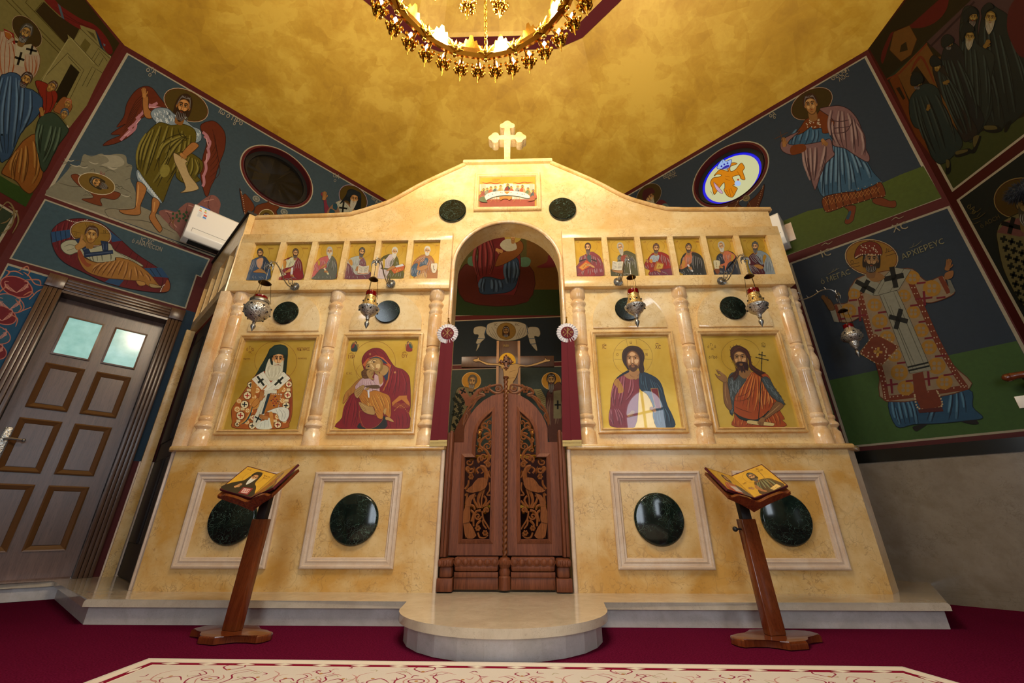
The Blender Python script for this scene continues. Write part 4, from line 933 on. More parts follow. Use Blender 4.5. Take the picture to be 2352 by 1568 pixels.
# fluffy microphone cover at the very right edge
fc = MFR @ Vector((loc(MFR, on(MFR, .12)(2352, 436)).x, -.12, loc(MFR, on(MFR, .12)(2352, 436)).z))
t = thing('fluffy_microphone', 'dark fluffy microphone cover at the right edge before a painted halo', 'microphone', fc)
bm = B(); ball(bm, fc, .055, 1, 1.6, .8, 16); rn_ = random.Random(9)
for k in range(900):
    d = Vector((rn_.gauss(0, 1), rn_.gauss(0, 1), rn_.gauss(0, 1))).normalized(); b_ = fc+Vector((d.x*.053, d.y*.085, d.z*.042)); s_ = d.orthogonal().normalized()*.0022; u_ = d.cross(s_).normalized()*.0022
    e_ = b_+d*rn_.uniform(.018, .034)+Vector((0, 0, rn_.uniform(-.012, .006))); q = [bm.verts.new(b_+s_), bm.verts.new(b_-s_*.5+u_), bm.verts.new(b_-s_*.5-u_)]; v = bm.verts.new(e_)
    for i in range(3): bm.faces.new((q[i], q[(i+1) % 3], v))
obj('fur_cover', bm, plain('grey_blue_fur', '#20242c', .9), t, 0)
bm = B(); tube(bm, [fc, fc+Vector((.115, -.10, -.02))], .008, 8); obj('wall_arm', bm, M_black, t)
# ---------------------------------------------------------------- painter: flat pigment shapes laid on a wall or a panel
def pts_(s):
    if isinstance(s, str): s = [tuple(float(v) for v in a.split(',')) for a in s.split()]
    return [tuple(a) for a in s]
def smooth_(p, closed=True, n=4):
    return [(v.x, v.y) for v in cr([(a[0], a[1], 0) for a in p], n, closed)]
def shade(c, k):
    r = lin(c) if isinstance(c, str) else c
    return tuple(min(1, x*k) for x in r) if k <= 1 else tuple(x+(1-x)*(k-1) for x in r)
class Paint:
    STEP = 3.2e-5
    def __init__(s, proj, nrm, ox=0, oy=0, k=1., gain=1.):
        s.pj, s.n, s.ox, s.oy, s.k, s.gain = proj, Vector(nrm).normalized(), ox, oy, k, gain
        s.v, s.f, s.c, s.L = [], [], [], 1
    def at(s, ox, oy, k): s.ox, s.oy, s.k = ox, oy, k; return s
    def W(s, x, y, h): return s.pj(s.ox+x/s.k, s.oy+y/s.k)+s.n*h
    def raw(s, polys, col, gold=False, keep=False):
        c = lin(col) if isinstance(col, str) else col; c = tuple(min(1, x*s.gain) for x in c); h = s.L*s.STEP
        for p in polys:
            b = len(s.v); s.v += [s.W(x, y, h) for x, y in p]; s.f.append(tuple(range(b, b+len(p)))); s.c.append((*c, 0. if gold else 1.))
        s.L += .14 if keep else 1
    def poly(s, p, col, sm=True, gold=False, keep=False, edge=None, ew=1.5):
        p = pts_(p); p = smooth_(p) if sm else p; s.raw([p], col, gold, keep)
        if edge: s.line(p+[p[0]], ew, edge, sm=False, taper=False)
    def line(s, p, w, col, sm=True, taper=True, keep=False):
        p = pts_(p); p = smooth_(p, False, 4) if sm and len(p) > 2 else p; n = len(p); L_, R_ = [], []
        if n < 2: return
        for i in range(n):
            a, b = p[max(i-1, 0)], p[min(i+1, n-1)]; dx, dy = b[0]-a[0], b[1]-a[1]; d = math.hypot(dx, dy) or 1
            q = w/2*((.25+.75*math.sin(PI*min(1, (i+.6)/n))) if taper else 1); L_.append((p[i][0]-dy/d*q, p[i][1]+dx/d*q)); R_.append((p[i][0]+dy/d*q, p[i][1]-dx/d*q))
        s.raw([(L_[i], L_[i+1], R_[i+1], R_[i]) for i in range(n-1)], col, keep=keep)
    def lines(s, ls, w, col, **k):
        for l in ls: s.line(l, w, col, keep=True, **k)
        s.L += 1
    def ell(s, cx, cy, rx, ry, col, ang=0, gold=False, n=28, keep=False):
        ca, sa = math.cos(ang), math.sin(ang)
        s.raw([[(cx+rx*math.cos(t)*ca-ry*math.sin(t)*sa, cy+rx*math.cos(t)*sa+ry*math.sin(t)*ca) for t in [2*PI*i/n for i in range(n)]]], col, gold, keep)
    def ring(s, cx, cy, rx, ry, w, col, ang=0, n=40, a0=0., a1=1., keep=False):
        ca, sa = math.cos(ang), math.sin(ang); f = lambda t, d: (cx+(rx+d)*math.cos(t)*ca-(ry+d)*math.sin(t)*sa, cy+(rx+d)*math.cos(t)*sa+(ry+d)*math.sin(t)*ca)
        T = [2*PI*(a0+(a1-a0)*i/n) for i in range(n+1)]
        s.raw([(f(T[i], w/2), f(T[i+1], w/2), f(T[i+1], -w/2), f(T[i], -w/2)) for i in range(n)], col, keep=keep)
    def dots(s, p, r, col, n=6):
        for x, y in pts_(p): s.raw([[(x+r*math.cos(2*PI*i/n), y+r*math.sin(2*PI*i/n)) for i in range(n)]], col, keep=True)
        s.L += 1
    def along(s, p, n, r, col):
        p = smooth_(pts_(p), False, 6); m = len(p)-1; s.dots([p[int(i*m/max(1, n-1))] for i in range(n)], r, col)
    def folds(s, A, B_, n, col, w=3, bend=.10, hi=None, seed=1):
        """drapery: lines running from curve A to curve B"""
        rnd = random.Random(seed); A, B_ = smooth_(pts_(A), False, 6), smooth_(pts_(B_), False, 6); D, Hh = [], []
        for i in range(n):
            t = (i+.5+rnd.uniform(-.25, .25))/n; a, b = A[int(t*(len(A)-1))], B_[int(t*(len(B_)-1))]
            u0, u1 = rnd.choice((0, 0, .12, .3)), rnd.choice((.55, .8, .95, 1.)); dx, dy = b[0]-a[0], b[1]-a[1]; k = bend*((1-2*t)*1.4+rnd.uniform(-.5, .5))
            P_ = [(a[0]+dx*u-dy*k*math.sin(PI*u), a[1]+dy*u+dx*k*math.sin(PI*u)) for u in (u0, u0*.6+u1*.4, u0*.25+u1*.75, u1)]
            D.append(P_); d = math.hypot(dx, dy) or 1; off = w*1.9; Hh.append([(x-dy/d*off, y+dx/d*off) for x, y in P_[:3]+[P_[3] if i % 2 else P_[2]]][:3 if i % 3 == 0 else 4])
        if hi:
            c1, c2 = (lin(q) if isinstance(q, str) else q for q in (col, hi)); m = tuple(.45*x+.55*y for x, y in zip(c1, c2))
            s.lines(Hh, w*3., m); s.lines([[(x, y) for x, y in h[:3]] for h in Hh], w*1.1, hi)
        s.lines(D, w*1.15, col)
    def text(s, txt, x, y, size, col, ang=0., sx=1., sh=0.):
        cu = bpy.data.curves.new('t', 'FONT'); cu.body = txt; cu.resolution_u = 2; o = bpy.data.objects.new('t', cu); me = o.to_mesh()
        ca, sa = math.cos(ang), math.sin(ang); P_ = [((v.co.x*sx+v.co.y*sh)*size, -v.co.y*size) for v in me.vertices]
        P_ = [(x+a*ca-b*sa, y+a*sa+b*ca) for a, b in P_]
        s.raw([[P_[i] for i in f.vertices] for f in me.polygons], col); o.to_mesh_clear(); bpy.data.objects.remove(o); bpy.data.curves.remove(cu)
    def build(s, name, parent, mat, label=None, loc0=None):
        me = bpy.data.meshes.new(name); me.from_pydata([tuple(v) for v in s.v], [], s.f)
        ca = me.color_attributes.new('paint', 'FLOAT_COLOR', 'CORNER'); arr = []
        for f, c in zip(s.f, s.c): arr += list(c)*len(f)
        ca.data.foreach_set('color', arr); me.materials.append(mat)
        o = bpy.data.objects.new(name, me); COL.objects.link(o); o.parent = parent
        if parent is not None and parent.type == 'EMPTY': o.location = -parent.location
        if label: o['label'] = label
        return o
    # -- figures
    def halo(s, cx, cy, rx, ry, ang=0, col='#4a3a14', rim='#c8b48c', red='#6a2420', w=3, cross=False):
        s.ell(cx, cy, rx, ry, rim, ang); s.ell(cx, cy, rx-w*.6, ry-w*.6, red, ang); s.ell(cx, cy, rx-w*1.2, ry-w*1.2, col, ang)
    def head(s, cx, cy, h, rot=0., w=.80, skin='#9c6a3a', hi='#cf9f6a', dk='#5a3a1c', hair='#3a2414', beard=None, bl=.5, turn=0., long=0, bald=False, hood=None, neck=True, hairhi=None, eyes='#1c120c'):
        """h: half height of the face in crop units; rot turns the head"""
        ca, sa = math.cos(rot), math.sin(rot)
        def T(u, v): u, v = u*h*w, v*h; return (cx+u*ca-v*sa, cy+u*sa+v*ca)
        P_ = lambda *a: [T(*q) for q in a]
        hh = hairhi or shade(hair, 1.14)
        if neck: s.poly(P_((-.42, .5), (.42, .5), (.5, 1.55), (0, 1.75), (-.5, 1.55)), shade(skin, .75))
        if long: s.poly(P_((-.95, -.5), (-.6, -1.1), (0, -1.32), (.6, -1.1), (.95, -.5), (1.02, .3), (.9, .6+long), (.45, .5+long), (.3, 0), (-.3, 0), (-.45, .5+long), (-.9, .6+long), (-1.02, .3)), hair)
        elif hood is None: s.poly(P_((-.88, .15), (-.98, -.4), (-.68, -1.05), (0, -1.3), (.68, -1.05), (.98, -.4), (.88, .15), (.5, .3), (-.5, .3)), hair)
        s.poly(P_((-.72, .0), (-.66, -.62), (0, -.95), (.66, -.62), (.72, .0), (.58, .6), (.22, .98), (-.22, .98), (-.58, .6)), dk)
        s.poly(P_((-.66, .0), (-.6, -.6), (0, -.9), (.6, -.6), (.66, .0), (.52, .56), (.2, .9), (-.2, .9), (-.52, .56)), skin)
        t = turn
        s.poly(P_((-.45+t, -.55), (0+t, -.68), (.42+t, -.55), (.3+t, -.36), (0+t, -.42), (-.3+t, -.36)), hi, keep=True)
        for q in (-1, 1):
            s.poly(P_((q*.16+t, .06), (q*.44+t, .0), (q*.5+t, .2), (q*.3+t, .4), (q*.18+t, .3)), hi, keep=True)
            s.poly(P_((q*.68, -.15), (q*.84, -.2), (q*.82, .12), (q*.68, .2)), skin, keep=True)
        s.poly(P_((-.06+t, -.3), (.06+t, -.3), (.08+t, .2), (.11+t, .28), (-.11+t, .28), (-.07+t, .2)), hi); s.L += 1
        ls = []
        for q in (-1, 1):
            s.poly(P_((q*.13+t, -.12), (q*.28+t, -.20), (q*.44+t, -.12), (q*.28+t, -.07)), '#c0ac84', keep=True)
        s.L += 1
        for q in (-1, 1):
            e = T(q*.28+t*1.15, -.13); s.raw([[(e[0]+.075*h*math.cos(a), e[1]+.07*h*math.sin(a)) for a in [k*PI/4 for k in range(8)]]], eyes, keep=True)
            s.line(P_((q*.10+t, -.12), (q*.28+t, -.23), (q*.48+t, -.12)), .06*h, eyes, keep=True)
            s.line(P_((q*.08+t, -.26), (q*.28+t, -.40), (q*.54+t, -.27)), .10*h, shade(hair, .7) if not hood else '#3a2414', keep=True)
            s.line(P_((q*.14+t, -.05), (q*.28+t, -.02), (q*.42+t, -.06)), .03*h, dk, keep=True)
        s.L += 1
        s.line(P_((-.07+t, -.28), (-.06+t, .1), (-.13+t, .27), (0+t, .33), (.12+t, .27)), .05*h, dk)
        if beard:
            bh = shade(beard, 1.22)
            s.poly(P_((-.68, .0), (-.5, .22), (-.3+t, .36), (0+t, .34), (.3+t, .36), (.5, .22), (.68, .0), (.66, .6), (.5, 1.0+bl*.3), (.22, 1.1+bl*.8), (0, 1.12+bl), (-.22, 1.1+bl*.8), (-.5, 1.0+bl*.3), (-.66, .6)), beard)
            s.lines([P_((a+t*.5, .55), (a*1.1, .85+bl*.3), (a*.5, 1.05+bl*.8)) for a in (-.48, -.3, -.12, .08, .26, .44)], .05*h, bh); s.lines([P_((a+t*.5, .6), (a*1.1, .9+bl*.2), (a*.5, 1.0+bl*.7)) for a in (-.4, -.2, 0, .18, .36)], .035*h, shade(beard, .6))
        s.line(P_((-.16+t, .52), (0+t, .49), (.16+t, .52)), .09*h, '#7c3020')
        if beard: s.line(P_((-.34+t, .5), (-.14+t, .39), (0+t, .43), (.14+t, .39), (.34+t, .5)), .08*h, beard)
        elif beard is None: s.line(P_((-.2+t, .66), (0+t, .7), (.2+t, .66)), .04*h, dk)
        if not bald and hood is None:
            s.poly(P_((-.78, .0), (-.92, -.5), (-.6, -1.08), (0, -1.3), (.6, -1.08), (.92, -.5), (.78, .0), (.62, -.42), (.3, -.66), (0, -.74), (-.3, -.66), (-.62, -.42)), hair)
            s.lines([P_((0, -.85), (q*.5, -.8-.04*i), (q*(.66+.05*i), -.35+.1*i)) for q in (-1, 1) for i in range(1, 4)]+[P_((-.5+i*.2, -1.05), (-.3+i*.15, -.85)) for i in range(6)], .05*h, hh)
        elif bald:
            s.poly(P_((.62, .1), (.55, -.5), (.3, -.95), (.5, -1.15), (.88, -.8), (.98, -.2), (.8, .3)), hair, keep=True); s.poly(P_((-.62, .05), (-.62, -.5), (-.8, -.6), (-.86, -.1)), hair, keep=True)
            s.poly(P_((-.12, -.98), (.1, -.9), (.15, -1.1), (-.1, -1.12)), hair)
    def hand(s, cx, cy, h, rot=0., skin='#a87442', dk='#5a3818', flip=1, curl=0., fingers=4):
        ca, sa = math.cos(rot), math.sin(rot)
        def T(u, v): u, v = u*h*flip, v*h; return (cx+u*ca-v*sa, cy+u*sa+v*ca)
        s.poly([T(*q) for q in ((-.3, .5), (-.32, 0), (-.25, -.22), (.3, -.22), (.36, .1), (.26, .5))], dk); s.poly([T(*q) for q in ((-.26, .5), (-.27, .0), (-.2, -.2), (.25, -.2), (.3, .1), (.2, .5))], skin)
        F = [[T(-.2+.15*i, -.1), T(-.27+.17*i+curl*.1, -.5-.06*(i in (1, 2))), T(-.3+.19*i+curl*.3, -.82-.14*(i in (1, 2))+abs(curl)*.2)] for i in range(fingers)]+[[T(.22, .1), T(.45, -.1), T(.52, -.38)]]
        for f in F: s.line(f, .2*h, dk, taper=False, keep=True)
        s.L += 1
        for f in F: s.line(f, .13*h, skin, taper=False, keep=True)
        s.L += 1
    def cross(s, cx, cy, a, w, col, ang=0., b=None, sk=0.):
        b = b or a; ca, sa = math.cos(ang), math.sin(ang); T = lambda u, v: (cx+(u+v*sk)*ca-v*sa, cy+(u+v*sk)*sa+v*ca)
        s.raw([[T(-a, -w/2), T(a, -w/2), T(a, w/2), T(-a, w/2)], [T(-w/2, -b), T(w/2, -b), T(w/2, b), T(-w/2, b)]], col, keep=True)
def board(name, x0, x1, z0, z1, y, label, cat='icon', group=None, th=.003):
    """a thin icon panel standing in its niche, with room for its painting"""
    t = thing(name, label, cat, ((x0+x1)/2, y, z0), group)
    bm = B(); box(bm, x0, x1, y, y+th, z0, z1, None); obj('board', bm, M_goldleaf, t, 0); return t
def onY(Y): return lambda x, y: PY(x, y, Y)
GOLD = '#b8932e'
def goldleaf():
    s = NT('gold_leaf'); c = s.mix(s.ramp(s.noise(3, 4, .6, .5), (.3, 0), (.7, 1)), '#c49a2c', '#dcb855'); s.set(Base_Color=c, Roughness=.34, Metallic=.45, Coat_Weight=.75, Coat_Roughness=.02); return s.m
M_goldleaf = goldleaf()
# ---------------------------------------------------------------- the four large icons
IY = .049; NY = (0, -1, 0)
GI = 'large gold-ground icons of the altar screen'
def signs(p, L):
    for t, x, y, sz, *r in L: p.text(t, x, y, sz, r[0] if r else '#7a3414', 0, r[1] if len(r) > 1 else .8)
# 1 bishop with black veil
t = board('icon', -1.998, -1.455, 1.085, 1.765, IY+.001, 'large icon of a white-bearded bishop in black veil and patterned vestment holding a book', 'icon', GI)
p = Paint(onY(IY), NY, 500, 770, 7.129)
p.ring(950, 420, 345, 320, 4, '#8a4a1c'); signs(p, [('ό', 465, 250, 70), ('Γι', 515, 225, 62), ('ά', 555, 255, 75), ('ος', 505, 290, 58), ('ΝΕΚΤΑΡΙΟΣ', 1296, 250, 72, '#7a2a14', .52), ('ΝΙΚΗΤΗC', 420, 395, 32), ('ΠΕΝΤΑΠΟΛΕΩC', 1310, 390, 32, '#7a3414', .62)])
p.poly('610,660 660,580 800,330 850,220 930,165 1030,150 1110,170 1150,210 1150,330 1120,640 1060,600 780,640', '#12241c', sm=False)
p.folds('830,360 800,400 780,440', '640,650 700,620 760,600', 5, '#22443a', 5)
p.poly('560,720 640,650 780,600 1090,620 1190,700 1215,800 1225,1080 1215,1300 1170,1440 1080,1522 300,1522 240,1400 225,1250 260,1150 400,960', '#a85a24', edge='#5a1c10', ew=7)
p.poly('1090,1440 1170,1400 1200,1300 1215,1100 1205,900 1180,720 1160,1000 1150,1250', '#8c3c1e')
# roundels
oct_ = lambda x, y, r, c: p.raw([[(x+r*math.cos(PI/8+PI*i/4), y+r*math.sin(PI/8+PI*i/4)) for i in range(8)]], c, keep=True)
R1 = [(540, 810, 55, 0), (485, 985, 65, 1), (440, 1130, 68, 0), (375, 1310, 70, 1), (1165, 800, 55, 1), (1148, 975, 62, 1), (1120, 1150, 62, 0), (985, 1462, 60, 1), (565, 1480, 58, 0), (585, 1350, 50, 1), (635, 1165, 42, 1), (320, 1455, 42, 0)]
R2 = [(645, 900, 48), (600, 1010, 40), (320, 1210, 50), (480, 1420, 42), (1075, 890, 44), (1060, 1070, 44), (490, 1230, 40), (550, 1240, 30), (980, 1330, 46), (1095, 1400, 40), (350, 1075, 42), (640, 820, 30)]
for x, y, r, k in R1: oct_(x, y, r+8, '#6a3a14')
for x, y, r in R2: oct_(x, y, r+5, '#c87a30')
p.L += 1
for x, y, r, k in R1: oct_(x, y, r-5, '#e8d8a8')
for x, y, r in R2: oct_(x, y, r-6, '#e8cf98')
p.L += 1
for x, y, r, k in R1: p.cross(x, y, r*.6, r*.28, '#b02418' if k else '#1a2a34', .1)
for x, y, r in R2:
    for a in range(4): p.ell(x+r*.35*math.cos(a*PI/2), y+r*.35*math.sin(a*PI/2), r*.26, r*.2, '#d08a34', a*PI/2, keep=True, n=8)
for x, y in ((510, 895), (410, 1205), (340, 1400), (1160, 890), (1130, 1065), (1110, 1270), (560, 1120), (510, 1340), (940, 1400)): p.raw([[(x-32, y-22), (x+32, y-22), (x+32, y+22), (x-32, y+22)]], '#dcc690', keep=True)
p.L += 1
p.poly('520,1060 620,1030 700,1110 640,1200 560,1230 480,1400 400,1450 320,1465 420,1400 500,1290 540,1150', '#c98a3c'); p.line('570,1160 540,1280 470,1400 390,1455', 22, '#1c4a4e')
p.poly('560,740 600,790 640,800 610,980 555,980', '#b87a34'); p.poly('1110,790 1020,850 960,960 1000,960 1060,900', '#b87a34', sm=False)
# omophorion
p.poly('780,880 970,900 960,1000 830,1180 640,1522 580,1440 590,1340 640,1250 700,1080', '#d8d4b8', sm=False); p.lines(['820,960 720,1180 640,1420', '880,960 780,1160 690,1360', '760,950 660,1200'], 5, '#8a8a70')
p.poly('560,715 750,590 870,770 990,640 1085,600 1190,705 1000,880 800,905 720,890', '#e4e0c8', sm=False); p.lines(['600,680 760,870', '640,655 800,860', '690,625 840,820', '830,880 1140,650', '900,890 1170,700', '860,800 1080,620'], 4, '#8c9078')
p.poly('750,590 790,580 850,700 910,740 870,775', '#a04a24', sm=False)
for cx, cy, ang in ((705, 745, .95), (1005, 750, -.75)):
    p.cross(cx, cy, 95, 34, '#20261c', ang, 55)
p.L += 1
p.head(990, 400, 150, .06, .78, '#b47a42', '#dfae74', '#6a4220', hair='#cfc8a8', beard='#cfc8a8', bl=1.2, turn=.05, hood=1, neck=False)
p.poly('780,590 800,490 850,380 880,480 960,470 1050,480 1080,410 1075,520 1055,620 960,720 860,740 790,660', '#cdc6a6'); p.lines(['830,480 800,560 830,660', '880,520 850,600 880,700', '930,520 920,620 900,700', '980,520 990,600 950,690', '1030,510 1040,580 1000,660', '800,600 810,640 850,690'], 7, '#f0ecd4'); p.lines(['850,500 820,590 850,670', '950,540 950,620 930,680', '1010,520 1020,590 980,650'], 4, '#8a8464')
p.line('930,495 985,482 1040,500', 9, '#8a4028')
p.poly('835,370 850,230 930,165 1030,150 1110,170 1150,210 1140,330 1090,320 1000,305 900,330', '#16302a', sm=False, edge='#0a1612', ew=4); p.line('870,250 980,190 1110,200', 8, '#24443c')
# book, hands, cloth
p.poly('870,945 1040,960 1040,1010 990,1180 830,1250 740,1290 800,1070', '#b06a24', sm=False, edge='#3a2010', ew=6); p.poly('820,960 870,950 760,1280 720,1290', '#20343c', sm=False)
p.along('890,960 1050,965', 9, 8, '#d8d4c0'); p.along('1045,970 1000,1170', 9, 8, '#d8d4c0'); p.dots('930,1010 910,1050 970,1050 940,1080 910,1110 960,1110 930,1150', 13, '#8a1424'); p.dots('950,1000 880,1070 990,1080 920,1150', 12, '#1a2c3c')
p.poly('810,1250 900,1210 1000,1180 1110,1180 1170,1230 1165,1330 1110,1410 1020,1390 980,1290 880,1265', '#dcdcc8', edge='#50584c', ew=4); p.lines(['1000,1200 1060,1280 1050,1380', '1070,1220 1110,1290 1090,1380', '960,1210 990,1300'], 5, '#6c7464')
p.poly('640,1522 700,1420 860,1350 890,1522', '#d8dcc8'); p.lines(['720,1440 690,1522', '780,1400 770,1522', '840,1400 830,1500'], 5, '#7c8874'); p.cross(665, 1360, 60, 22, '#1c241c', .5, 75); p.L += 1
p.poly('560,1130 640,1030 700,1040 660,1130 590,1180', '#c4843c', edge='#6a3414', ew=5); p.hand(715, 1010, 105, .25, '#b87a3e', flip=1); p.line('730,900 780,850 810,815', 22, '#b87a3e'); p.hand(780, 1345, 100, -1.35, '#b87a3e', flip=-1); p.poly('850,1265 900,1260 920,1400 900,1520 860,1380', '#c98a3c')
p.build('painting', t, M_icon)
# 2 mother and child
t = board('icon', -1.196, -.663, 1.085, 1.765, IY+.001, 'large icon of a mother in dark red veil cheek to cheek with her child', 'icon', GI)
p = Paint(onY(IY), NY, 760, 770, 7.127)
p.ring(715, 435, 343, 342, 4, '#8a4a1c'); p.ring(560, 615, 145, 150, 3, '#8a4a1c', a0=.25, a1=.72)
signs(p, [('ΜΡ', 280, 380, 88), ('ΘΥ', 1158, 365, 88), ('ΙC ΧC', 250, 638, 46)]); p.lines(['295,300 335,285 375,300', '1165,290 1205,270 1245,290'], 6, '#7a3414')
for x, c1, c2 in ((385, '#7c2a24', '#1f3a3c'), (1285, '#2c4a4c', '#7c1c1c')):
    q = 1 if x < 800 else -1
    p.poly([(x-60*q, 200), (x-40*q, 130), (x-10*q, 110), (x, 180)], '#8a7034', keep=True); p.poly([(x+50*q, 230), (x+70*q, 150), (x+30*q, 150)], '#8a7034'); p.poly([(x-50, 255), (x-45, 160), (x, 130), (x+35, 170), (x+45, 255)], c2); p.poly([(x-50*q, 210), (x-20*q, 140), (x+10*q, 140), (x-10*q, 200)], c1); p.ell(x+20*q, 122, 22, 24, '#4a2c14'); p.ell(x+16*q, 128, 14, 16, '#b8864c')
p.poly('135,1522 180,1350 260,1120 330,960 440,860 520,700 500,600 540,560 505,420 560,290 680,215 800,215 890,280 990,440 1060,520 1180,560 1275,660 1300,820 1305,1150 1275,1280 1258,1522', '#7a1420', edge='#3a0810', ew=6)
p.folds('1000,500 1080,540 1200,600', '870,900 1000,1000 1260,1000', 9, '#520c18', 8, hi='#92242e'); p.folds('340,980 400,1020 460,1060', '200,1500 330,1500 460,1500', 7, '#4e0a16', 8, hi='#8c1c28'); p.folds('900,1330 1060,1300 1250,1260', '900,1520 1080,1520 1240,1520', 7, '#560c18', 8); p.folds('560,330 640,250 800,250', '560,450 700,330 930,430', 5, '#560c18', 6)
p.poly('455,1522 480,1430 520,1500 700,1515 830,1400 850,1330 890,1330 890,1522', '#1c2024'); p.poly('470,1240 540,1500 700,1512 820,1420 840,1340 700,1300', '#701220', edge='#a86a2c', ew=4)
p.poly('1000,1100 1120,990 1245,985 1245,1030 1290,1110 1290,1160 1160,1050 1050,1110 1010,1160', '#b4702c', sm=False); p.lines([((1020+i*14, 1120+abs(i-9)*-4), (1030+i*15, 1200+abs(9-i)*-3)) for i in range(18)], 4, '#b4702c'); p.along('1040,1230 1150,1150 1280,1280', 16, 7, '#c88a3c')
p.poly('860,660 950,560 1000,470 950,720 900,740', '#20304c', sm=False); p.poly('830,480 940,520 930,600 860,660 790,580', '#a8844c')
p.poly('955,530 975,530 955,720 870,900 845,915 930,720', '#a85a24', sm=False)
p.poly('520,480 600,380 740,330 850,360 960,470 990,495 975,540 900,470 820,390 720,370 600,420 560,520', '#c0602c', sm=False); p.poly('590,400 740,345 860,400 930,470 840,440 720,375', '#22304a')
# mother face
p.poly('568,545 590,440 690,375 800,380 850,440 850,540 800,600 700,590 620,560', '#8a6a34'); p.poly('575,535 600,450 690,390 780,392 815,450 815,530 775,580 700,575 625,550', '#b08a50')
p.poly('610,440 690,400 740,410 690,450', '#dcba80', keep=True); p.poly('740,480 800,470 800,530 750,545', '#dcba80', keep=True); p.poly('640,480 665,470 715,540 700,560 680,545', '#e0c088')
p.lines(['655,440 700,400 760,410', '570,520 600,480 640,485'], 9, '#2c1a0c'); p.lines(['665,445 710,425 745,450', '590,530 615,500 640,510'], 8, '#2c1a0c'); p.dots('705,440 617,510', 13, '#2a180c', 8); p.line('645,470 680,530 715,545 700,565', 6, '#5a3a1c'); p.line('725,560 750,550 765,535', 12, '#9a3c28')
p.ring(640, 300, 0, 0, 1, '#c88a3c') if 0 else None
for x, y in ((643, 307), (1050, 607)): p.lines([((x-20, y), (x+20, y)), ((x, y-22), (x, y+22)), ((x-14, y-14), (x+14, y+14)), ((x+14, y-14), (x-14, y+14))], 5, '#d8985c')
# child
p.poly('200,1120 230,960 330,850 420,750 520,690 600,700 420,900 300,1000', '#a8702c', edge='#5a300e', ew=4); p.folds('230,980 330,860 440,760', '215,1080 330,980 450,860', 4, '#6a3c12', 6)
p.poly('400,860 440,780 530,695 620,700 700,740 720,640 800,680 860,760 840,820 800,860 790,970 640,960 480,980', '#c8a4a4', edge='#6a3c48', ew=4); p.folds('560,720 700,740', '600,960 780,960', 8, '#8a5c70', 5, hi='#e4ccc8'); p.folds('450,780 540,720', '420,880 500,900', 3, '#8a5c70', 5)
p.poly('555,830 700,812 790,820 790,870 640,868', '#5c4028'); p.poly('780,640 840,640 855,760 800,800', '#a87c40')
p.poly('460,990 540,890 620,930 720,900 850,940 960,1000 985,1160 975,1340 900,1300 860,1220 850,1360 760,1340 700,1170 600,1170 520,1120', '#b07024', edge='#5a300e', ew=5); p.folds('600,1010 760,960 940,1000', '750,1330 880,1240 970,1320', 9, '#7a4614', 6, hi='#d49c40'); p.folds('480,1000 560,950', '600,1140 640,1100', 4, '#7a4614', 5)
p.poly('600,900 630,900 635,1020 615,1020', '#d4d8dc', sm=False); p.poly('500,640 510,590 560,555 620,560 700,590 700,650 640,700 560,710 520,690', '#5a3818'); p.poly('585,600 620,565 690,580 705,630 680,690 720,720 650,720 600,660', '#a8844c'); p.lines(['630,610 650,580 680,590', '660,640 690,625'], 7, '#2c1a0c'); p.line('680,600 700,620 690,640', 5, '#5a3a1c'); p.dots([(520+20*math.cos(a)+40, 640+60*math.sin(a)) for a in [k*.8 for k in range(8)]], 16, '#6c4620', 8)
p.poly('860,1240 910,1190 890,1300', '#b08c50', keep=True); p.poly('900,1340 960,1345 1025,1400 1020,1418 940,1390 900,1380', '#b08c50')
# mother hands
p.poly('460,1090 620,1160 690,1170 720,1290 620,1290 520,1230', '#a8844c', edge='#5a3a1c', ew=4); p.lines(['480,1120 570,1190', '490,1170 575,1215', '520,1220 590,1240', '605,1080 650,1160'], 5, '#5a3a1c'); p.lines(['500,1130 580,1180', '610,1100 640,1150'], 9, '#cca868')
p.poly('385,920 520,815 555,840 540,880 440,1030', '#a8844c', edge='#5a3a1c', ew=4); p.lines(['410,930 520,850', '420,960 530,870', '430,990 530,895'], 5, '#5a3a1c'); p.hand(590, 880, 46, 1.2, '#b08c50'); p.hand(770, 630, 60, -.9, '#a8844c')
p.build('painting', t, M_icon)
# 3 Christ
t = board('icon', .662, 1.196, 1.083, 1.768, IY+.001, 'large icon of a long-haired man in red tunic and blue mantle holding a red book', 'icon', GI)
p = Paint(onY(IY), NY, 1360, 765, 7.127)
p.ring(667, 390, 322, 308, 4, '#8a6a34'); p.lines(['560,100 580,215', '720,100 730,190', '375,275 520,270', '365,425 490,425', '820,270 930,270', '860,420 980,425'], 4, '#8a6a34', taper=False); signs(p, [('ώ', 612, 172, 70, '#5a3820'), ('Ο', 395, 370, 60, '#5a3820'), ('Ν', 872, 370, 64, '#5a3820'), ('ΙC', 165, 255, 88, '#6a3420'), ('ΧC', 1028, 255, 88, '#6a3420')]); p.lines(['165,195 200,175 238,195', '1030,180 1065,165 1105,185'], 6, '#6a3420')
p.poly('340,1530 280,1460 275,1330 300,1200 310,1000 350,820 400,740 520,660 600,610 700,760 800,720 760,1000 700,1530', '#7c2c38', edge='#3a1018', ew=5)
p.folds('420,770 520,700 700,760', '330,1180 450,1200 560,1100', 8, '#521420', 8, hi='#b06470'); p.folds('320,1240 450,1230', '330,1500 560,1500', 7, '#5a1c28', 8, hi='#a86470'); p.poly('355,820 400,750 440,770 500,870 510,960 430,980 420,900', '#b07c34'); p.line('420,780 430,900', 6, '#7a4a1c'); p.line('470,820 480,950', 6, '#7a4a1c')
p.poly('590,610 790,620 800,720 700,750 600,750 520,680', '#a87848'); p.lines(['610,660 650,710 700,720', '780,660 740,700'], 6, '#6a4424')
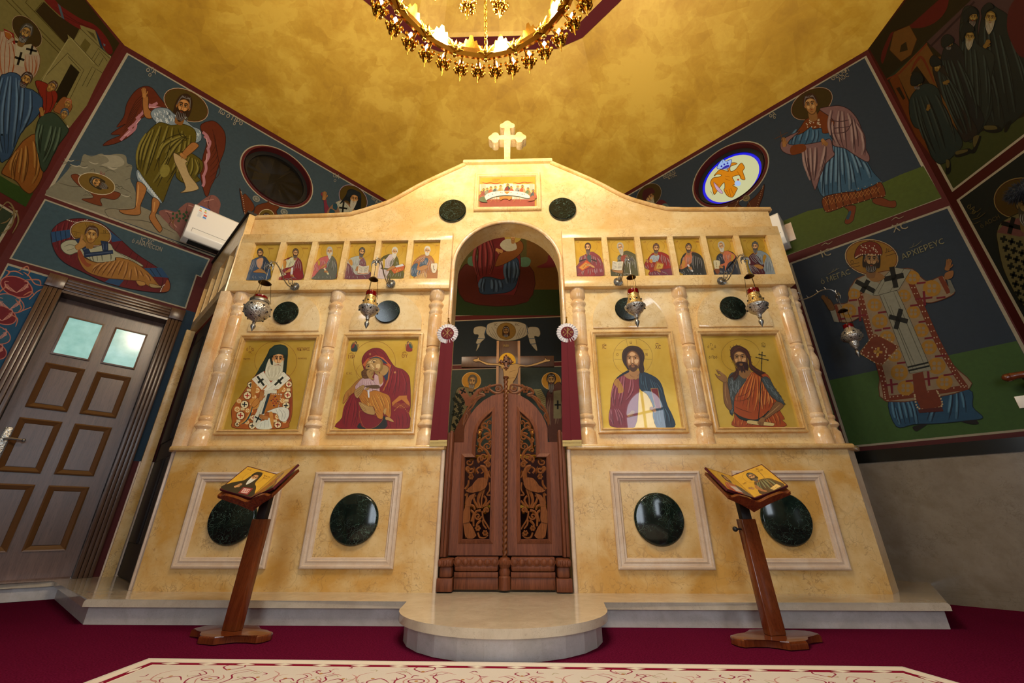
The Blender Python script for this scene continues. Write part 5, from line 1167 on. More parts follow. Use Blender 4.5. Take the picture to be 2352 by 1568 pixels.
p.poly('780,640 860,640 1000,700 1090,770 1150,880 1190,1040 1240,1200 1310,1340 1350,1530 1050,1530 1000,1200 900,1000 780,900', '#1c3448', edge='#0c1824', ew=5); p.folds('820,680 960,740 1080,820', '860,900 1050,1100 1190,1100', 7, '#10202e', 8, hi='#3c5c70'); p.folds('1020,1250 1160,1220 1230,1240', '1080,1520 1200,1520 1320,1520', 6, '#10202e', 8, hi='#446478')
p.poly('600,605 520,640 420,710 400,745 520,680 600,640', '#101c28')
p.poly('960,905 1075,905 1125,1230 1040,1225', '#7c1c24', sm=False, edge='#b08c50', ew=8); p.hand(620, 1330, 90, .9, '#a87848'); p.hand(1010, 1260, 80, -.9, '#a87848')
p.poly('488,370 510,280 580,220 660,205 760,225 830,290 858,390 840,500 855,600 830,650 780,640 740,560 600,600 560,560 505,470', '#2c1810')
p.poly('560,420 580,330 650,285 730,320 780,420 775,520 730,600 680,625 620,600 570,520', '#6a4424'); p.poly('575,420 595,340 650,300 715,330 765,420 755,510 715,570 670,590 625,570 585,500', '#a87848')
p.poly('610,340 650,310 700,335 690,370 620,370', '#d4a878', keep=True); p.poly('585,440 625,430 620,480 600,500', '#d8b084', keep=True); p.poly('690,440 755,430 750,480 710,500', '#d8b084', keep=True); p.poly('640,400 660,400 668,480 640,485', '#e0b88c')
p.poly('600,540 640,520 720,520 745,560 700,625 640,620', '#4a2c18'); p.poly('640,530 690,530 690,560 650,560', '#8c6038'); p.line('630,525 660,495 700,525', 12, '#3a2010'); p.line('645,528 690,528', 8, '#8a3c2c')
p.lines(['575,390 610,375 640,395', '670,390 710,372 745,385'], 9, '#2c1810'); p.lines(['585,412 612,398 638,412', '678,410 706,396 738,408'], 6, '#1c100c'); p.dots('612,410 708,408', 11, '#2a160c', 8); p.line('645,390 650,470 635,485 670,488', 5, '#5a3818'); p.lines(['500,380 540,260 650,230', '850,400 800,270 680,230', '830,480 820,380 760,290', '815,640 840,600 800,560'], 6, '#4c2c1c')
p.build('painting', t, M_icon)
# 4 John
t = board('icon', 1.45, 1.987, 1.083, 1.768, IY+.001, 'large icon of a wild-haired man in orange mantle with cross staff and scroll', 'icon', GI)
p = Paint(onY(IY), NY, 1600, 765, 7.127)
p.ring(722, 365, 318, 272, 3, '#5a4a20'); signs(p, [('ό', 178, 240, 62, '#3a2c14'), ('Γι', 222, 205, 56, '#3a2c14'), ('ά', 285, 240, 66, '#3a2c14'), ('ος', 235, 270, 52, '#3a2c14'), ('Ιω', 1062, 228, 80, '#3a2c14'), ('ό Πρό', 200, 412, 62, '#3a2c14')]); p.lines(['1055,170 1090,158 1130,175'], 5, '#3a2c14')
p.poly('632,1530 620,1360 600,1150 580,1060 620,900 690,700 860,640 1100,650 1190,720 1240,860 1300,1100 1360,1260 1440,1400 1400,1420 1430,1530', '#9c4414', edge='#4a1c0a', ew=6)
p.folds('900,620 980,680 1100,680', '640,1080 900,1300 1140,1260', 12, '#6a2a0c', 9, hi='#d07a34'); p.folds('640,1370 800,1420 980,1440', '650,1520 760,1520 860,1520', 5, '#6a2a0c', 8, hi='#c87030'); p.folds('1100,1300 1200,1290 1340,1260', '1180,1520 1300,1520 1400,1500', 6, '#6a2a0c', 8, hi='#c87030'); p.folds('1080,860 1160,940 1220,1040', '1060,1240 1140,1240 1260,1180', 5, '#6a2a0c', 9, hi='#d88a44')
p.lines(['590,1090 700,1110 840,1060 960,880', '620,1200 760,1260 900,1300', '640,1050 800,1000 880,900'], 8, '#5a220a')
p.poly('520,720 600,640 700,690 820,740 700,920 620,1060 605,1280 580,1340 540,1290 530,1100 515,900', '#3c4444', edge='#161a1c', ew=5); p.poly('1060,750 1130,710 1200,760 1280,900 1380,1040 1440,1160 1400,1160 1250,1060 1180,980 1110,860', '#3c4444', edge='#161a1c', ew=5)
W_ = lambda x, y, a, L_: [(x, y), (x+L_*.33*math.cos(a)+6, y+L_*.33*math.sin(a)-6), (x+L_*.66*math.cos(a)-6, y+L_*.66*math.sin(a)+6), (x+L_*math.cos(a), y+L_*math.sin(a))]
rn = random.Random(4); p.lines([W_(rn.uniform(540, 700), rn.uniform(740, 940), 1.3+rn.uniform(-.3, .5), 80) for _ in range(26)]+[W_(rn.uniform(540, 580), rn.uniform(900, 1250), 1.2, 70) for _ in range(14)]+[W_(1100+t_*240+rn.uniform(-25, 25), 760+t_*300+rn.uniform(-25, 25), .8, 80) for t_ in [k/16 for k in range(17)]], 5, '#78868a')
p.lines([((x, y), (x+22, y+16)) for x, y in ((1290, 905), (1330, 960), (1370, 1020), (1420, 1090), (1440, 1150), (1420, 1165), (560, 1310), (590, 1300), (575, 1340))], 7, '#161a1c')
p.poly('610,1290 700,1350 840,1400 980,1410 1100,1340 1170,1270 1190,1290 1100,1400 1000,1470 860,1450 700,1400', '#16231f')
p.poly('440,790 495,790 520,900 560,1100 580,1220 540,1260 460,1160 435,980', '#7a5430', edge='#2c1a0c', ew=5); p.line('465,820 470,1000 510,1160', 12, '#a07848')
p.poly('300,665 350,700 400,690 350,640 370,620 440,670 490,720 495,790 440,800 350,740', '#8a6236', edge='#2c1a0c', ew=4); p.lines(['310,590 345,640 360,680', '350,590 345,620 400,640', '300,665 345,705'], 14, '#7a5430'); p.lines(['370,625 410,650 440,680'], 8, '#a07848')
p.poly('1300,1120 1420,1170 1380,1240 1250,1330 1130,1410 1080,1400 1200,1260', '#7a5430', edge='#2c1a0c', ew=5); p.line('1360,1170 1260,1260 1130,1370', 14, '#a88050')
p.poly('840,1425 1000,1440 1250,1470 1265,1500 1240,1520 1100,1510 845,1480', '#c8b070', edge='#3a2c14', ew=4); p.poly('1000,1450 1060,1380 1120,1390 1100,1460 1080,1515 1010,1490', '#8a6236', edge='#2c1a0c', ew=4); p.lines(['1020,1450 1020,1500', '1045,1455 1045,1510', '1070,1455 1072,1512'], 5, '#2c1a0c')
p.poly('690,600 870,600 870,680 790,745 700,690', '#8a6034')
# staff
p.line('1070,310 1052,760 1012,1400', 12, '#20241c', sm=False, taper=False); p.line('1018,345 1120,370', 9, '#20241c', sm=False, taper=False); p.line('970,395 1168,440', 10, '#20241c', sm=False, taper=False); p.dots('1070,315 1020,346 1118,370 972,396 1166,440 1062,490', 11, '#20241c', 8)
# hair and face
p.poly('550,300 570,240 640,200 700,205 780,240 840,290 880,390 900,500 960,560 1060,620 1130,650 1060,680 1085,720 1040,710 940,640 860,560 840,420 700,300 600,420 640,560 690,600 680,700 610,780 590,720 510,740 600,650 640,600 600,480 560,400', '#3a1a10')
p.lines([((x, y), (x+dx, y+dy)) for x, y, dx, dy in ((550, 290, -12, -24), (560, 240, -14, -20), (600, 215, -6, -24), (650, 200, 0, -20), (700, 205, 14, -16), (850, 300, 18, 12), (880, 380, 18, 12), (895, 470, 18, 14), (930, 545, 20, -8), (560, 380, -20, 4), (590, 470, -18, 8), (520, 735, -14, 10))], 8, '#3a1a10')
p.poly('600,420 610,330 690,285 790,330 830,420 830,520 780,590 700,600 640,540', '#4c2e18'); p.poly('612,410 625,335 690,300 775,335 810,410 800,490 760,530 680,530 630,480', '#94683a')
p.poly('640,330 700,310 760,335 740,350 660,350', '#c09460', keep=True); p.poly('625,430 670,420 660,470 640,470', '#c89c68', keep=True); p.poly('740,425 800,410 790,460 750,470', '#c89c68', keep=True); p.poly('690,390 705,390 715,465 692,465', '#d8ac78')
p.poly('640,500 680,470 760,470 830,490 850,560 830,620 800,600 790,655 760,620 740,655 715,610 700,620 680,560', '#2c120c'); p.poly('700,500 750,500 745,530 710,530', '#7a5028'); p.line('680,495 715,470 760,490', 12, '#2c120c')
p.lines(['620,375 655,355 690,375', '710,375 745,350 785,362'], 11, '#20120c'); p.lines(['630,395 657,378 685,392', '718,392 745,374 775,386'], 7, '#180e0a'); p.dots('657,392 747,388', 12, '#1c100a', 8); p.line('695,380 700,450 690,465 722,462', 5, '#4a2c14')
p.lines(['620,300 690,230 800,290', '580,330 640,240', '860,400 800,290', '870,520 960,600 1060,640', '660,620 640,700 600,740', '700,560 720,620', '760,540 780,620'], 6, '#6a3420')
p.build('painting', t, M_icon)
# ---------------------------------------------------------------- twelve small icons of the frieze
GS = 'small saint icons in the frieze niches'
def small(side, i, label):
    x0 = .550+.267*i; x1 = .773+.267*i; xs = sorted((side*x0, side*x1)); return board('small_icon', xs[0]+.001, xs[1]-.001, 2.262, 2.633, .03, label, 'icon', GS)
def bust(t, fr, halo_, body, bodyc, mantle, mc, head, extra=None, skin='#b07c48'):
    p = Paint(onY(.0285), NY, *fr)
    p.ring(*halo_, 3, '#8a6420')
    p.poly(body, bodyc, edge=shade(bodyc, .3), ew=6)
    for m, c in zip(mantle, mc): p.poly(m, c, edge=shade(c, .3), ew=5)
    hx, hy, h, kw = head
    p.head(hx, hy, h, skin=skin, hi='#dcb07c', dk='#6a4424', **kw)
    if extra: extra(p)
    x, y = halo_[0], halo_[1]; R_ = halo_[2]
    p.text('όΑ', x-R_*1.38, y-R_*.42, 44, '#8a4a20'); p.text(kw_name.get(t.name, 'ΑΓΙ'), x+R_*.92, y-R_*.42, 40, '#8a3418')
    p.build('painting', t, M_icon)
kw_name = {}
def F(p, A, B_, n, c, seed=1, w=6): p.folds(A, B_, n, shade(c, .45), w, hi=shade(c, 1.22), seed=seed)
AP1, AP2, AP3, AP4 = (550, 545, 9.8), (780, 540, 9.8), (1310, 535, 9.8), (1540, 535, 9.408)
t = small(-1, 5, 'small icon, dark-bearded saint in slate blue mantle, leftmost of left frieze'); kw_name[t.name] = 'ΒΑΡΘ'
def ex(p):
    F(p, '230,580 330,520 400,500', '110,860 200,820 320,780', 7, '#38506c'); F(p, '540,500 620,560 660,620', '480,680 560,740 640,760', 5, '#2c3c52'); F(p, '330,860 480,880', '300,950 620,950', 5, '#30445c'); p.poly('400,500 540,480 480,690 440,690 400,640', '#c89870'); F(p, '420,540 500,540', '440,680 470,690', 3, '#c89870', w=4)
    p.poly('320,770 460,705 540,740 620,820 520,800 340,790', '#a8743e', edge='#5a3818', ew=4); p.line('460,720 620,830', 30, '#8a7850')
bust(t, AP1, (485, 345, 190, 190), '80,850 110,760 230,570 300,500 420,450 560,430 640,520 680,600 700,800 640,950 110,955 85,900', '#38506c', ['540,440 600,470 680,600 600,760 470,700 540,560'], ['#26364a'], (470, 365, 92, dict(hair='#2c1c10', beard='#2c180c', bl=.05, rot=-.08, turn=-.14)), ex)
t = small(-1, 4, 'small icon, brown-bearded saint in pale tunic and crimson mantle holding a white scroll'); kw_name[t.name] = 'ΘΩΜΑ'
def ex(p):
    F(p, '1080,500 1240,500', '1000,700 1180,640', 7, '#c8c8a0'); F(p, '960,560 1010,600', '830,880 960,760', 4, '#c8c8a0'); p.poly('990,540 1040,520 1060,570 1040,690 990,690', '#b07a30'); F(p, '1320,480 1390,560', '1220,760 1400,760', 6, '#7c1824'); F(p, '960,720 1200,660', '1000,860 1220,860', 5, '#7c1824'); F(p, '900,920 1200,900', '880,945 1380,940', 4, '#7c1824')
    p.poly('1010,800 1140,700 1215,730 1200,760 1060,800', '#b07c48', edge='#5a3818', ew=4); p.poly('1170,690 1215,675 1195,850 1150,860', '#d0ccc8', sm=False); p.hand(1200, 870, 60, -1.2, '#b07c48')
bust(t, AP1, (1250, 340, 185, 185), '810,870 830,780 960,560 1060,480 1200,450 1330,460 1390,540 1420,700 1400,945 850,945', '#c8c8a0', ['1290,450 1390,540 1425,760 1390,945 860,945 880,900 1060,830 960,760 970,710 1190,650 1280,540', '1000,510 1180,430 1120,480 1000,560'], ['#7c1824', '#6a1420'], (1262, 362, 90, dict(hair='#3c2412', beard='#3a2010', bl=.1, rot=.06, turn=.14)), ex)
t = small(-1, 3, 'small icon, wild grey-haired saint in rose tunic and grey mantle'); kw_name[t.name] = 'ΑΝΔ'
def ex(p):
    F(p, '1800,500 1940,520', '1830,640 1960,640', 6, '#b85c5c'); F(p, '1740,580 1760,660', '1620,800 1780,800', 5, '#b85c5c'); F(p, '2060,480 2160,560', '1960,700 2190,780', 7, '#5c5f54'); F(p, '1680,880 2100,860', '1660,940 2120,940', 6, '#5c5f54'); p.poly('1770,520 1815,540 1800,640 1770,610', '#b8902c')
    p.poly('1820,690 1900,620 1960,600 1930,660 1840,700', '#b07c48', edge='#5a3818', ew=4); p.line('1905,690 2005,835', 36, '#d0c89c', taper=False); p.hand(1960, 775, 60, -1.4, '#b07c48')
bust(t, AP1, (2030, 325, 190, 190), '1610,790 1640,700 1760,520 1880,440 2060,420 2150,480 2195,600 2190,780 2140,940 1630,940 1640,860', '#b85c5c', ['2070,420 2150,480 2200,680 2180,850 2130,940 1640,940 1700,860 1820,720 1940,700 2030,540', ], ['#5c5f54'], (2030, 320, 88, dict(hair='#a8a498', beard='#c4c0ac', bl=.9, long=.25)), ex)
t = small(-1, 2, 'small icon, black-bearded saint in mauve mantle reading an open white book'); kw_name[t.name] = 'ΜΑΡ'
def book(p, q, txt=True, cov='#b86a2c'):
    a, b, c, d, e, f = pts_(q); p.poly([a, b, c, d, e, f], cov, sm=False); 
    m = lambda u, v: (u[0]+(v[0]-u[0])*.5, u[1]+(v[1]-u[1])*.5)
    k = .94; cx, cy = sum(z[0] for z in (a, b, c, d, e, f))/6, sum(z[1] for z in (a, b, c, d, e, f))/6; sc = lambda z: (cx+(z[0]-cx)*k, cy+(z[1]-cy)*k-6)
    a, b, c, d, e, f = map(sc, (a, b, c, d, e, f)); p.poly([a, b, c, d, e, f], '#d8d2bc', sm=False); p.line([b, e], 5, '#8a7c60', taper=False)
    L_ = []
    for i in range(1, 7):
        t_ = i/7.; lp = lambda u, v, s_: (u[0]+(v[0]-u[0])*s_, u[1]+(v[1]-u[1])*s_)
        l0, l1 = lp(a, f, t_), lp(b, e, t_); L_.append([lp(l0, l1, .12), lp(l0, l1, .88)]); r0, r1 = lp(b, e, t_), lp(c, d, t_); L_.append([lp(r0, r1, .12), lp(r0, r1, .88)])
    p.lines(L_, 8, '#4a4038', taper=False)
def ex(p):
    F(p, '260,540 440,560', '290,680 400,700', 6, '#a8aca0'); p.poly('210,570 260,540 295,620 270,690 200,600', '#b88434'); F(p, '140,650 290,720', '100,860 320,880', 8, '#6c3c48'); F(p, '500,540 580,640', '440,660 600,680', 4, '#6c3c48'); F(p, '200,920 600,890', '180,980 660,980', 8, '#603440'); p.hand(390, 770, 75, .4, '#b07c48'); book(p, '430,675 540,715 675,685 650,860 520,880 400,860'); p.lines(['650,790 690,800', '650,820 685,830'], 14, '#b07c48')
bust(t, AP2, (520, 345, 195, 155), '75,860 110,720 180,590 260,510 400,470 520,480 590,600 600,700 700,860 690,980 130,985 120,920', '#a8aca0', ['130,640 230,670 330,860 420,890 640,880 690,820 690,980 130,985 80,870', '480,510 540,520 595,650 590,690 440,690 460,620'], ['#6c3c48', '#7c4c58'], (500, 385, 90, dict(hair='#2c2a28', beard='#2c2a28', bl=.15, rot=.18, turn=.14)), ex)
t = small(-1, 1, 'small icon, white-bearded saint in white tunic and olive mantle with orange book'); kw_name[t.name] = 'ΜΑΤ'
def ex(p):
    F(p, '1020,540 1160,560', '1020,740 1140,700', 6, '#c8b8b8'); p.poly('970,560 1020,540 1020,700 980,740', '#c0a040'); F(p, '850,780 1060,780', '840,940 1020,940', 5, '#c0b0b0'); F(p, '1230,520 1320,620', '1130,720 1330,680', 5, '#5c5a28'); F(p, '1160,860 1420,840', '1120,960 1400,960', 6, '#4c4820'); p.poly('1060,790 1190,690 1260,720 1180,770 1080,810', '#b07c48', edge='#5a3818', ew=4); p.poly('1160,780 1430,640 1475,700 1440,790 1230,870', '#c05c2c', sm=False, edge='#5a2010', ew=5); p.poly('1250,700 1420,645 1450,690 1280,730', '#c8ccd0', sm=False); p.dots('1250,780 1310,790 1360,770 1290,830', 16, '#d0a040')
bust(t, AP2, (1230, 345, 195, 155), '840,800 890,590 980,500 1100,440 1250,440 1320,540 1340,660 1440,820 1400,970 850,970', '#c8b8b8', ['880,590 980,480 1120,425 1100,460 1010,560 920,580', '1240,460 1320,540 1345,670 1440,820 1400,970 1060,970 1120,800 940,760 950,730 1130,740 1200,620'], ['#4c4820', '#5c5a28'], (1240, 375, 88, dict(hair='#c8c0ac', beard='#d0cab8', bl=.9, rot=.12, turn=.14)), ex)
t = small(-1, 0, 'small icon, short white-bearded saint in blue tunic and ochre mantle, just left of arch'); kw_name[t.name] = 'ΠΕΤ'
def ex(p):
    F(p, '1860,560 1980,560', '1820,690 1960,680', 6, '#34546c'); F(p, '1660,740 1800,760', '1630,900 1780,900', 6, '#34546c'); F(p, '1900,500 1950,460', '1680,640 1800,640', 5, '#a86a34'); F(p, '2040,540 2110,600', '1960,880 2080,840', 6, '#a86a34'); F(p, '1800,800 1940,780', '1740,960 1960,960', 6, '#b8802c'); p.poly('1730,760 1900,680 1990,700 1960,760 1830,800', '#b07c48', edge='#5a3818', ew=4); p.poly('2055,660 2130,635 2205,650 2170,830 2090,840', '#d8ccb0', sm=True, edge='#8a6a34', ew=6); p.dots('2115,700 2115,740 2130,780', 14, '#6a5c48')
bust(t, AP2, (1980, 330, 195, 155), '1600,880 1610,780 1660,620 1740,520 1880,440 2040,460 2120,560 2140,640 2215,820 2210,965 1690,965 1700,920', '#a86a34', ['1610,860 1620,740 1680,650 1760,640 1740,760 1830,800 1790,930 1640,920', '1880,520 1990,530 1960,680 1800,700 1840,600', '1700,965 1760,900 1940,840 1950,965'], ['#34546c', '#34546c', '#c8a060'], (1975, 355, 90, dict(hair='#c8c0ac', beard='#ccc6b4', bl=.1, rot=.05, turn=.14)), ex)
t = small(1, 0, 'small icon, balding dark-bearded saint in crimson holding a slanted orange book'); kw_name[t.name] = 'ΠΑΥ'
def ex(p):
    F(p, '480,500 640,560', '480,680 720,760', 8, '#7c2c3c'); F(p, '250,520 350,490', '200,680 340,660', 5, '#7c2c3c'); F(p, '300,830 520,800', '260,960 540,940', 7, '#8a2430'); F(p, '560,800 720,800', '560,930 730,900', 5, '#8c4c64'); p.poly('375,520 460,500 460,660 400,620', '#3c4c50'); p.line('200,640 350,590', 28, '#241418', taper=False); p.line('470,590 590,640', 28, '#241418', taper=False); p.poly('360,610 460,680 430,760 270,855 175,780', '#c04c1c', sm=False, edge='#5a1c10', ew=5); p.poly('350,660 420,720 275,830 205,775', '#c88a34', sm=False); p.dots('320,745 290,770 350,715', 12, '#8a1c14'); p.hand(420, 725, 70, -1.4, '#c08c58'); p.poly('440,700 520,740 550,780 480,770', '#c08c58')
bust(t, AP3, (410, 305, 195, 148), '125,770 190,680 220,560 340,480 480,420 600,480 680,560 740,720 755,900 700,965 140,965 130,840', '#7c2c3c', ['160,960 250,860 520,780 540,965'], ['#8a2430'], (395, 335, 92, dict(hair='#3c1c18', beard='#3c1a14', bl=.75, bald=True, rot=-.04, turn=-.1)), ex)
t = small(1, 1, 'small icon, bald grey-bearded saint in olive mantle with an open book'); kw_name[t.name] = 'ΙΩ'
def ex(p):
    F(p, '1260,480 1420,520', '1200,880 1500,860', 9, '#4c4c34'); F(p, '1100,500 1150,540', '1070,640 1130,640', 4, '#4c4c34'); F(p, '1040,880 1300,900', '1060,960 1500,960', 6, '#4c4c34'); p.poly('1150,520 1280,500 1240,640 1150,640', '#8a3c34'); book(p, '945,630 1055,650 1195,640 1165,850 1050,850 930,830', cov='#8a5c2c'); p.poly('920,850 1060,850 1180,840 1170,910 1040,890', '#a8784c', edge='#5a3818', ew=4)
bust(t, AP3, (1120, 300, 200, 145), '1060,640 1090,520 1150,460 1260,400 1420,460 1500,560 1545,960 910,960 900,820 1000,850', '#4c4c34', [], [], (1130, 330, 96, dict(hair='#b0a894', beard='#a8a08c', bl=.85, bald=True, rot=-.2, turn=-.14)), ex)
t = small(1, 2, 'small icon, curly brown-haired saint in bright red mantle with a gilt book'); kw_name[t.name] = 'ΛΟΥ'
def ex(p):
    F(p, '1820,560 1960,540', '1850,640 1960,640', 6, '#9ca8b0'); F(p, '2060,480 2200,560', '2080,700 2270,760', 8, '#8c1c20'); F(p, '1690,720 1880,680', '1740,820 1860,800', 5, '#8c1c20'); F(p, '1820,880 2100,860', '1810,950 2260,950', 8, '#6c2c44'); p.poly('1820,580 1850,640 1830,680 1770,640', '#c07c2c'); p.poly('1930,635 2105,690 2085,800 1910,860 1870,820', '#a8602c', sm=False, edge='#5a2c10', ew=5); p.poly('1960,680 2090,710 2060,800 1930,805', '#b89c40', sm=False); p.dots('2000,740 2020,760 1985,765', 11, '#7c1c1c'); p.hand(1730, 640, 60, -.3, '#b07c48'); p.hand(2000, 860, 60, -1.2, '#b07c48')
bust(t, AP3, (1920, 305, 200, 148), '1670,700 1760,560 1860,450 2040,430 2200,500 2270,640 2300,780 2290,955 1790,955 1790,840 1700,800', '#8c1c20', ['1790,955 1880,860 2100,820 2290,800 2285,955', '1840,500 2000,500 1960,640 1850,650 1780,600'], ['#6c2c44', '#9ca8b0'], (1930, 350, 94, dict(hair='#4c2418', beard='#3c2014', bl=.05, turn=.12)), ex)
t = small(1, 3, 'small icon, young saint in peach tunic and dark green mantle with a scroll'); kw_name[t.name] = 'ΙΑΚ'
def ex(p):
    F(p, '290,520 440,520', '300,700 420,660', 7, '#b86c48'); p.poly('250,610 300,590 320,640 290,760 250,740', '#b88034'); F(p, '500,480 660,540', '500,780 700,760', 9, '#20282a'); F(p, '230,830 420,760', '260,880 480,860', 5, '#20282a'); F(p, '320,880 700,860', '310,910 720,905', 6, '#202c34'); p.line('370,680 480,835', 32, '#c8ccd0', taper=False); p.hand(440, 770, 62, -.9, '#b07c48'); p.hand(215, 740, 50, -.2, '#a06c3c')
bust(t, AP4, (370, 280, 190, 148), '190,800 230,600 270,480 360,420 480,400 620,460 700,560 760,700 785,800 740,910 300,910 290,870 200,840', '#b86c48', ['460,420 620,460 700,560 790,800 740,910 300,910 290,870 200,840 190,780 260,780 420,680 480,560', '230,560 300,450 340,440 270,560 215,720'], ['#20282a', '#20282a'], (390, 330, 88, dict(hair='#3a2216', beard='#2c1810', bl=.05, turn=.12)), ex)
t = small(1, 4, 'small icon, balding white-bearded saint in orange tunic and black mantle'); kw_name[t.name] = 'ΣΙΜ'
def ex(p):
    F(p, '1150,480 1300,450', '1180,600 1300,600', 7, '#c06c48'); p.poly('1320,460 1370,500 1330,610 1310,580', '#b08a2c'); F(p, '1010,580 1090,480', '1040,680 1140,620', 4, '#2c3440'); F(p, '1180,820 1440,640', '1200,880 1480,760', 9, '#2c3440'); F(p, '1000,840 1100,800', '1040,890 1150,890', 5, '#242c34'); p.poly('925,610 990,590 1070,620 1040,780 960,780', '#d0c49c', edge='#8a7434', ew=6); p.dots('990,650 995,690 1000,730', 12, '#6c5c34'); p.hand(1100, 740, 62, -1.3, '#b07c48'); p.poly('960,780 1040,780 1060,840 1020,890 970,850', '#7a4428')
bust(t, AP4, (1105, 270, 190, 148), '940,800 990,600 1010,500 1120,410 1240,385 1360,440 1430,560 1490,700 1500,905 970,905', '#c06c48', ['1240,380 1360,430 1440,560 1500,760 1500,905 970,905 950,800 1020,800 1160,700 1180,820 1260,640 1450,570 1400,480 1300,410', '990,600 1010,490 1110,430 1140,560 1170,640 1060,680 1000,660'], ['#2c3440', '#2c3440'], (1100, 295, 92, dict(hair='#b4b0a0', beard='#c4c0b0', bl=.2, bald=True, rot=-.16, turn=-.1)), ex)
t = small(1, 5, 'small icon, dark grey-bearded saint in pale blue tunic and plum mantle, rightmost'); kw_name[t.name] = 'ΦΙΛ'
def ex(p):
    F(p, '1860,480 1990,460', '1880,600 1990,640', 6, '#7c8a90'); p.poly('2020,470 2070,500 2040,690 2020,690 1990,560', '#9c7420'); F(p, '2080,540 2160,600', '2060,860 2240,820', 8, '#7c8a90'); F(p, '1720,480 1810,440', '1880,660 1990,660', 6, '#4c1c28'); F(p, '1720,680 1860,700', '1860,880 2020,860', 8, '#4c1c28'); p.poly('1800,700 1900,680 2010,740 1960,780 1860,750', '#a8783c', edge='#5a3818', ew=4)
bust(t, AP4, (1840, 265, 195, 150), '1680,660 1700,520 1790,440 1900,380 2000,400 2120,480 2200,640 2280,820 2260,895 1800,895', '#7c8a90', ['1690,620 1700,510 1790,430 1830,480 1880,600 1960,680 2060,670 2060,720 2000,760 2040,890 1800,895'], ['#4c1c28'], (1830, 300, 94, dict(hair='#3c3c3c', beard='#3c3a38', bl=.45, turn=-.14, rot=-.04)), ex)
# ---------------------------------------------------------------- meal scene on the pediment
t = board('icon', -.248, .248, 3.01, 3.345, .044, 'wide icon of thirteen men round a white table at the top of the altar screen', 'icon')
p = Paint(onY(.0425), NY, 1090, 395, 8.96)
p.poly('105,250 1235,250 1235,710 105,720', '#c8c0a4', sm=False); p.poly('100,560 1240,560 1240,720 100,725', '#a04630', sm=False)
for a in ('130,200 230,240 330,225 440,250 560,200 440,232 330,212 230,225', '780,200 900,240 1030,215 1090,230 1220,205 1090,215 1030,200 900,225'): p.poly(a, '#a83820')
p.text('Ο ΜΥCΤΙΚΟC', 365, 165, 26, '#a84830'); p.text('ΔΕΙΠΝΟC', 370, 195, 26, '#a84830'); p.poly('130,250 230,240 230,420 130,420', '#b4a888', sm=False, keep=True); p.poly('600,235 790,235 790,400 600,400', '#d8d0b4', sm=False, keep=True); p.poly('1130,240 1215,240 1215,400 1130,400', '#b4a888', sm=False)
men = [(145, 425, '#a0502c', '#5c6a3c', 1.3), (187, 370, '#8c4434', '#a06448', 1.1), (262, 355, '#8a8468', '#5c5c50', 1.), (337, 330, '#b0603c', '#a87858', 1.05), (430, 318, '#4c5448', '#8a8878', 1.), (538, 300, '#c08840', '#c8a070', 1.), (683, 278, '#7c2418', '#2c4044', 1.2), (755, 325, '#b0502c', '#a85030', 1.05), (890, 300, '#8a8878', '#a89c80', 1.), (985, 305, '#a84c2c', '#c08858', 1.15), (1100, 355, '#5c7048', '#8c7040', 1.05), (1207, 400, '#3c5454', '#a85838', 1.2)]
for x, y, a, b, k in men:
    p.ell(x, y, 34*k, 34*k, '#d0b040', keep=True)
p.L += 1
for x, y, a, b, k in men:
    p.poly([(x-50*k, y+125*k), (x-55*k, y+70*k), (x-20*k, y+25), (x+20*k, y+25), (x+55*k, y+75*k), (x+60*k, y+125*k)], b); p.poly([(x-40*k, y+110*k), (x-45*k, y+60*k), (x, y+28), (x+10*k, y+90*k)], a)
    p.head(x, y, 22*k, w=.85, hair='#3c2010' if a != '#8a8878' else '#a8a498', beard='#3c2010' if k > 1.04 and k != 1.05 else None, bl=.1, neck=False, skin='#b07c50')
p.poly('790,420 900,430 920,380 890,440 800,440', '#3c4444')
p.poly('215,560 215,500 300,440 480,405 670,398 860,405 1040,440 1130,500 1130,545 1040,545 900,510 670,490 450,510 300,560 245,595', '#d8d4c0', edge='#8a8468', ew=4)
p.poly('610,415 725,415 690,450 680,465 655,465 645,450', '#b87828'); p.dots('290,490 440,445 540,430 570,442 750,435 880,450 1020,470', 10, '#b06c38'); p.dots('372,470 980,470', 12, '#5c7484')
p.poly('520,520 760,515 750,570 700,590 690,570 620,560 560,580 545,600', '#b87828'); p.lines(['370,550 335,630', '410,530 415,600', '460,500 440,630', '460,560 490,630', '830,500 830,600', '830,560 800,625', '870,530 880,590', '920,540 955,615'], 10, '#b88040')
p.poly('115,540 200,520 240,600 265,635 120,615', '#5c6a44'); p.poly('1230,520 1180,500 1120,590 1090,615 1230,590', '#a85c3c')
p.build('painting', t, M_icon)
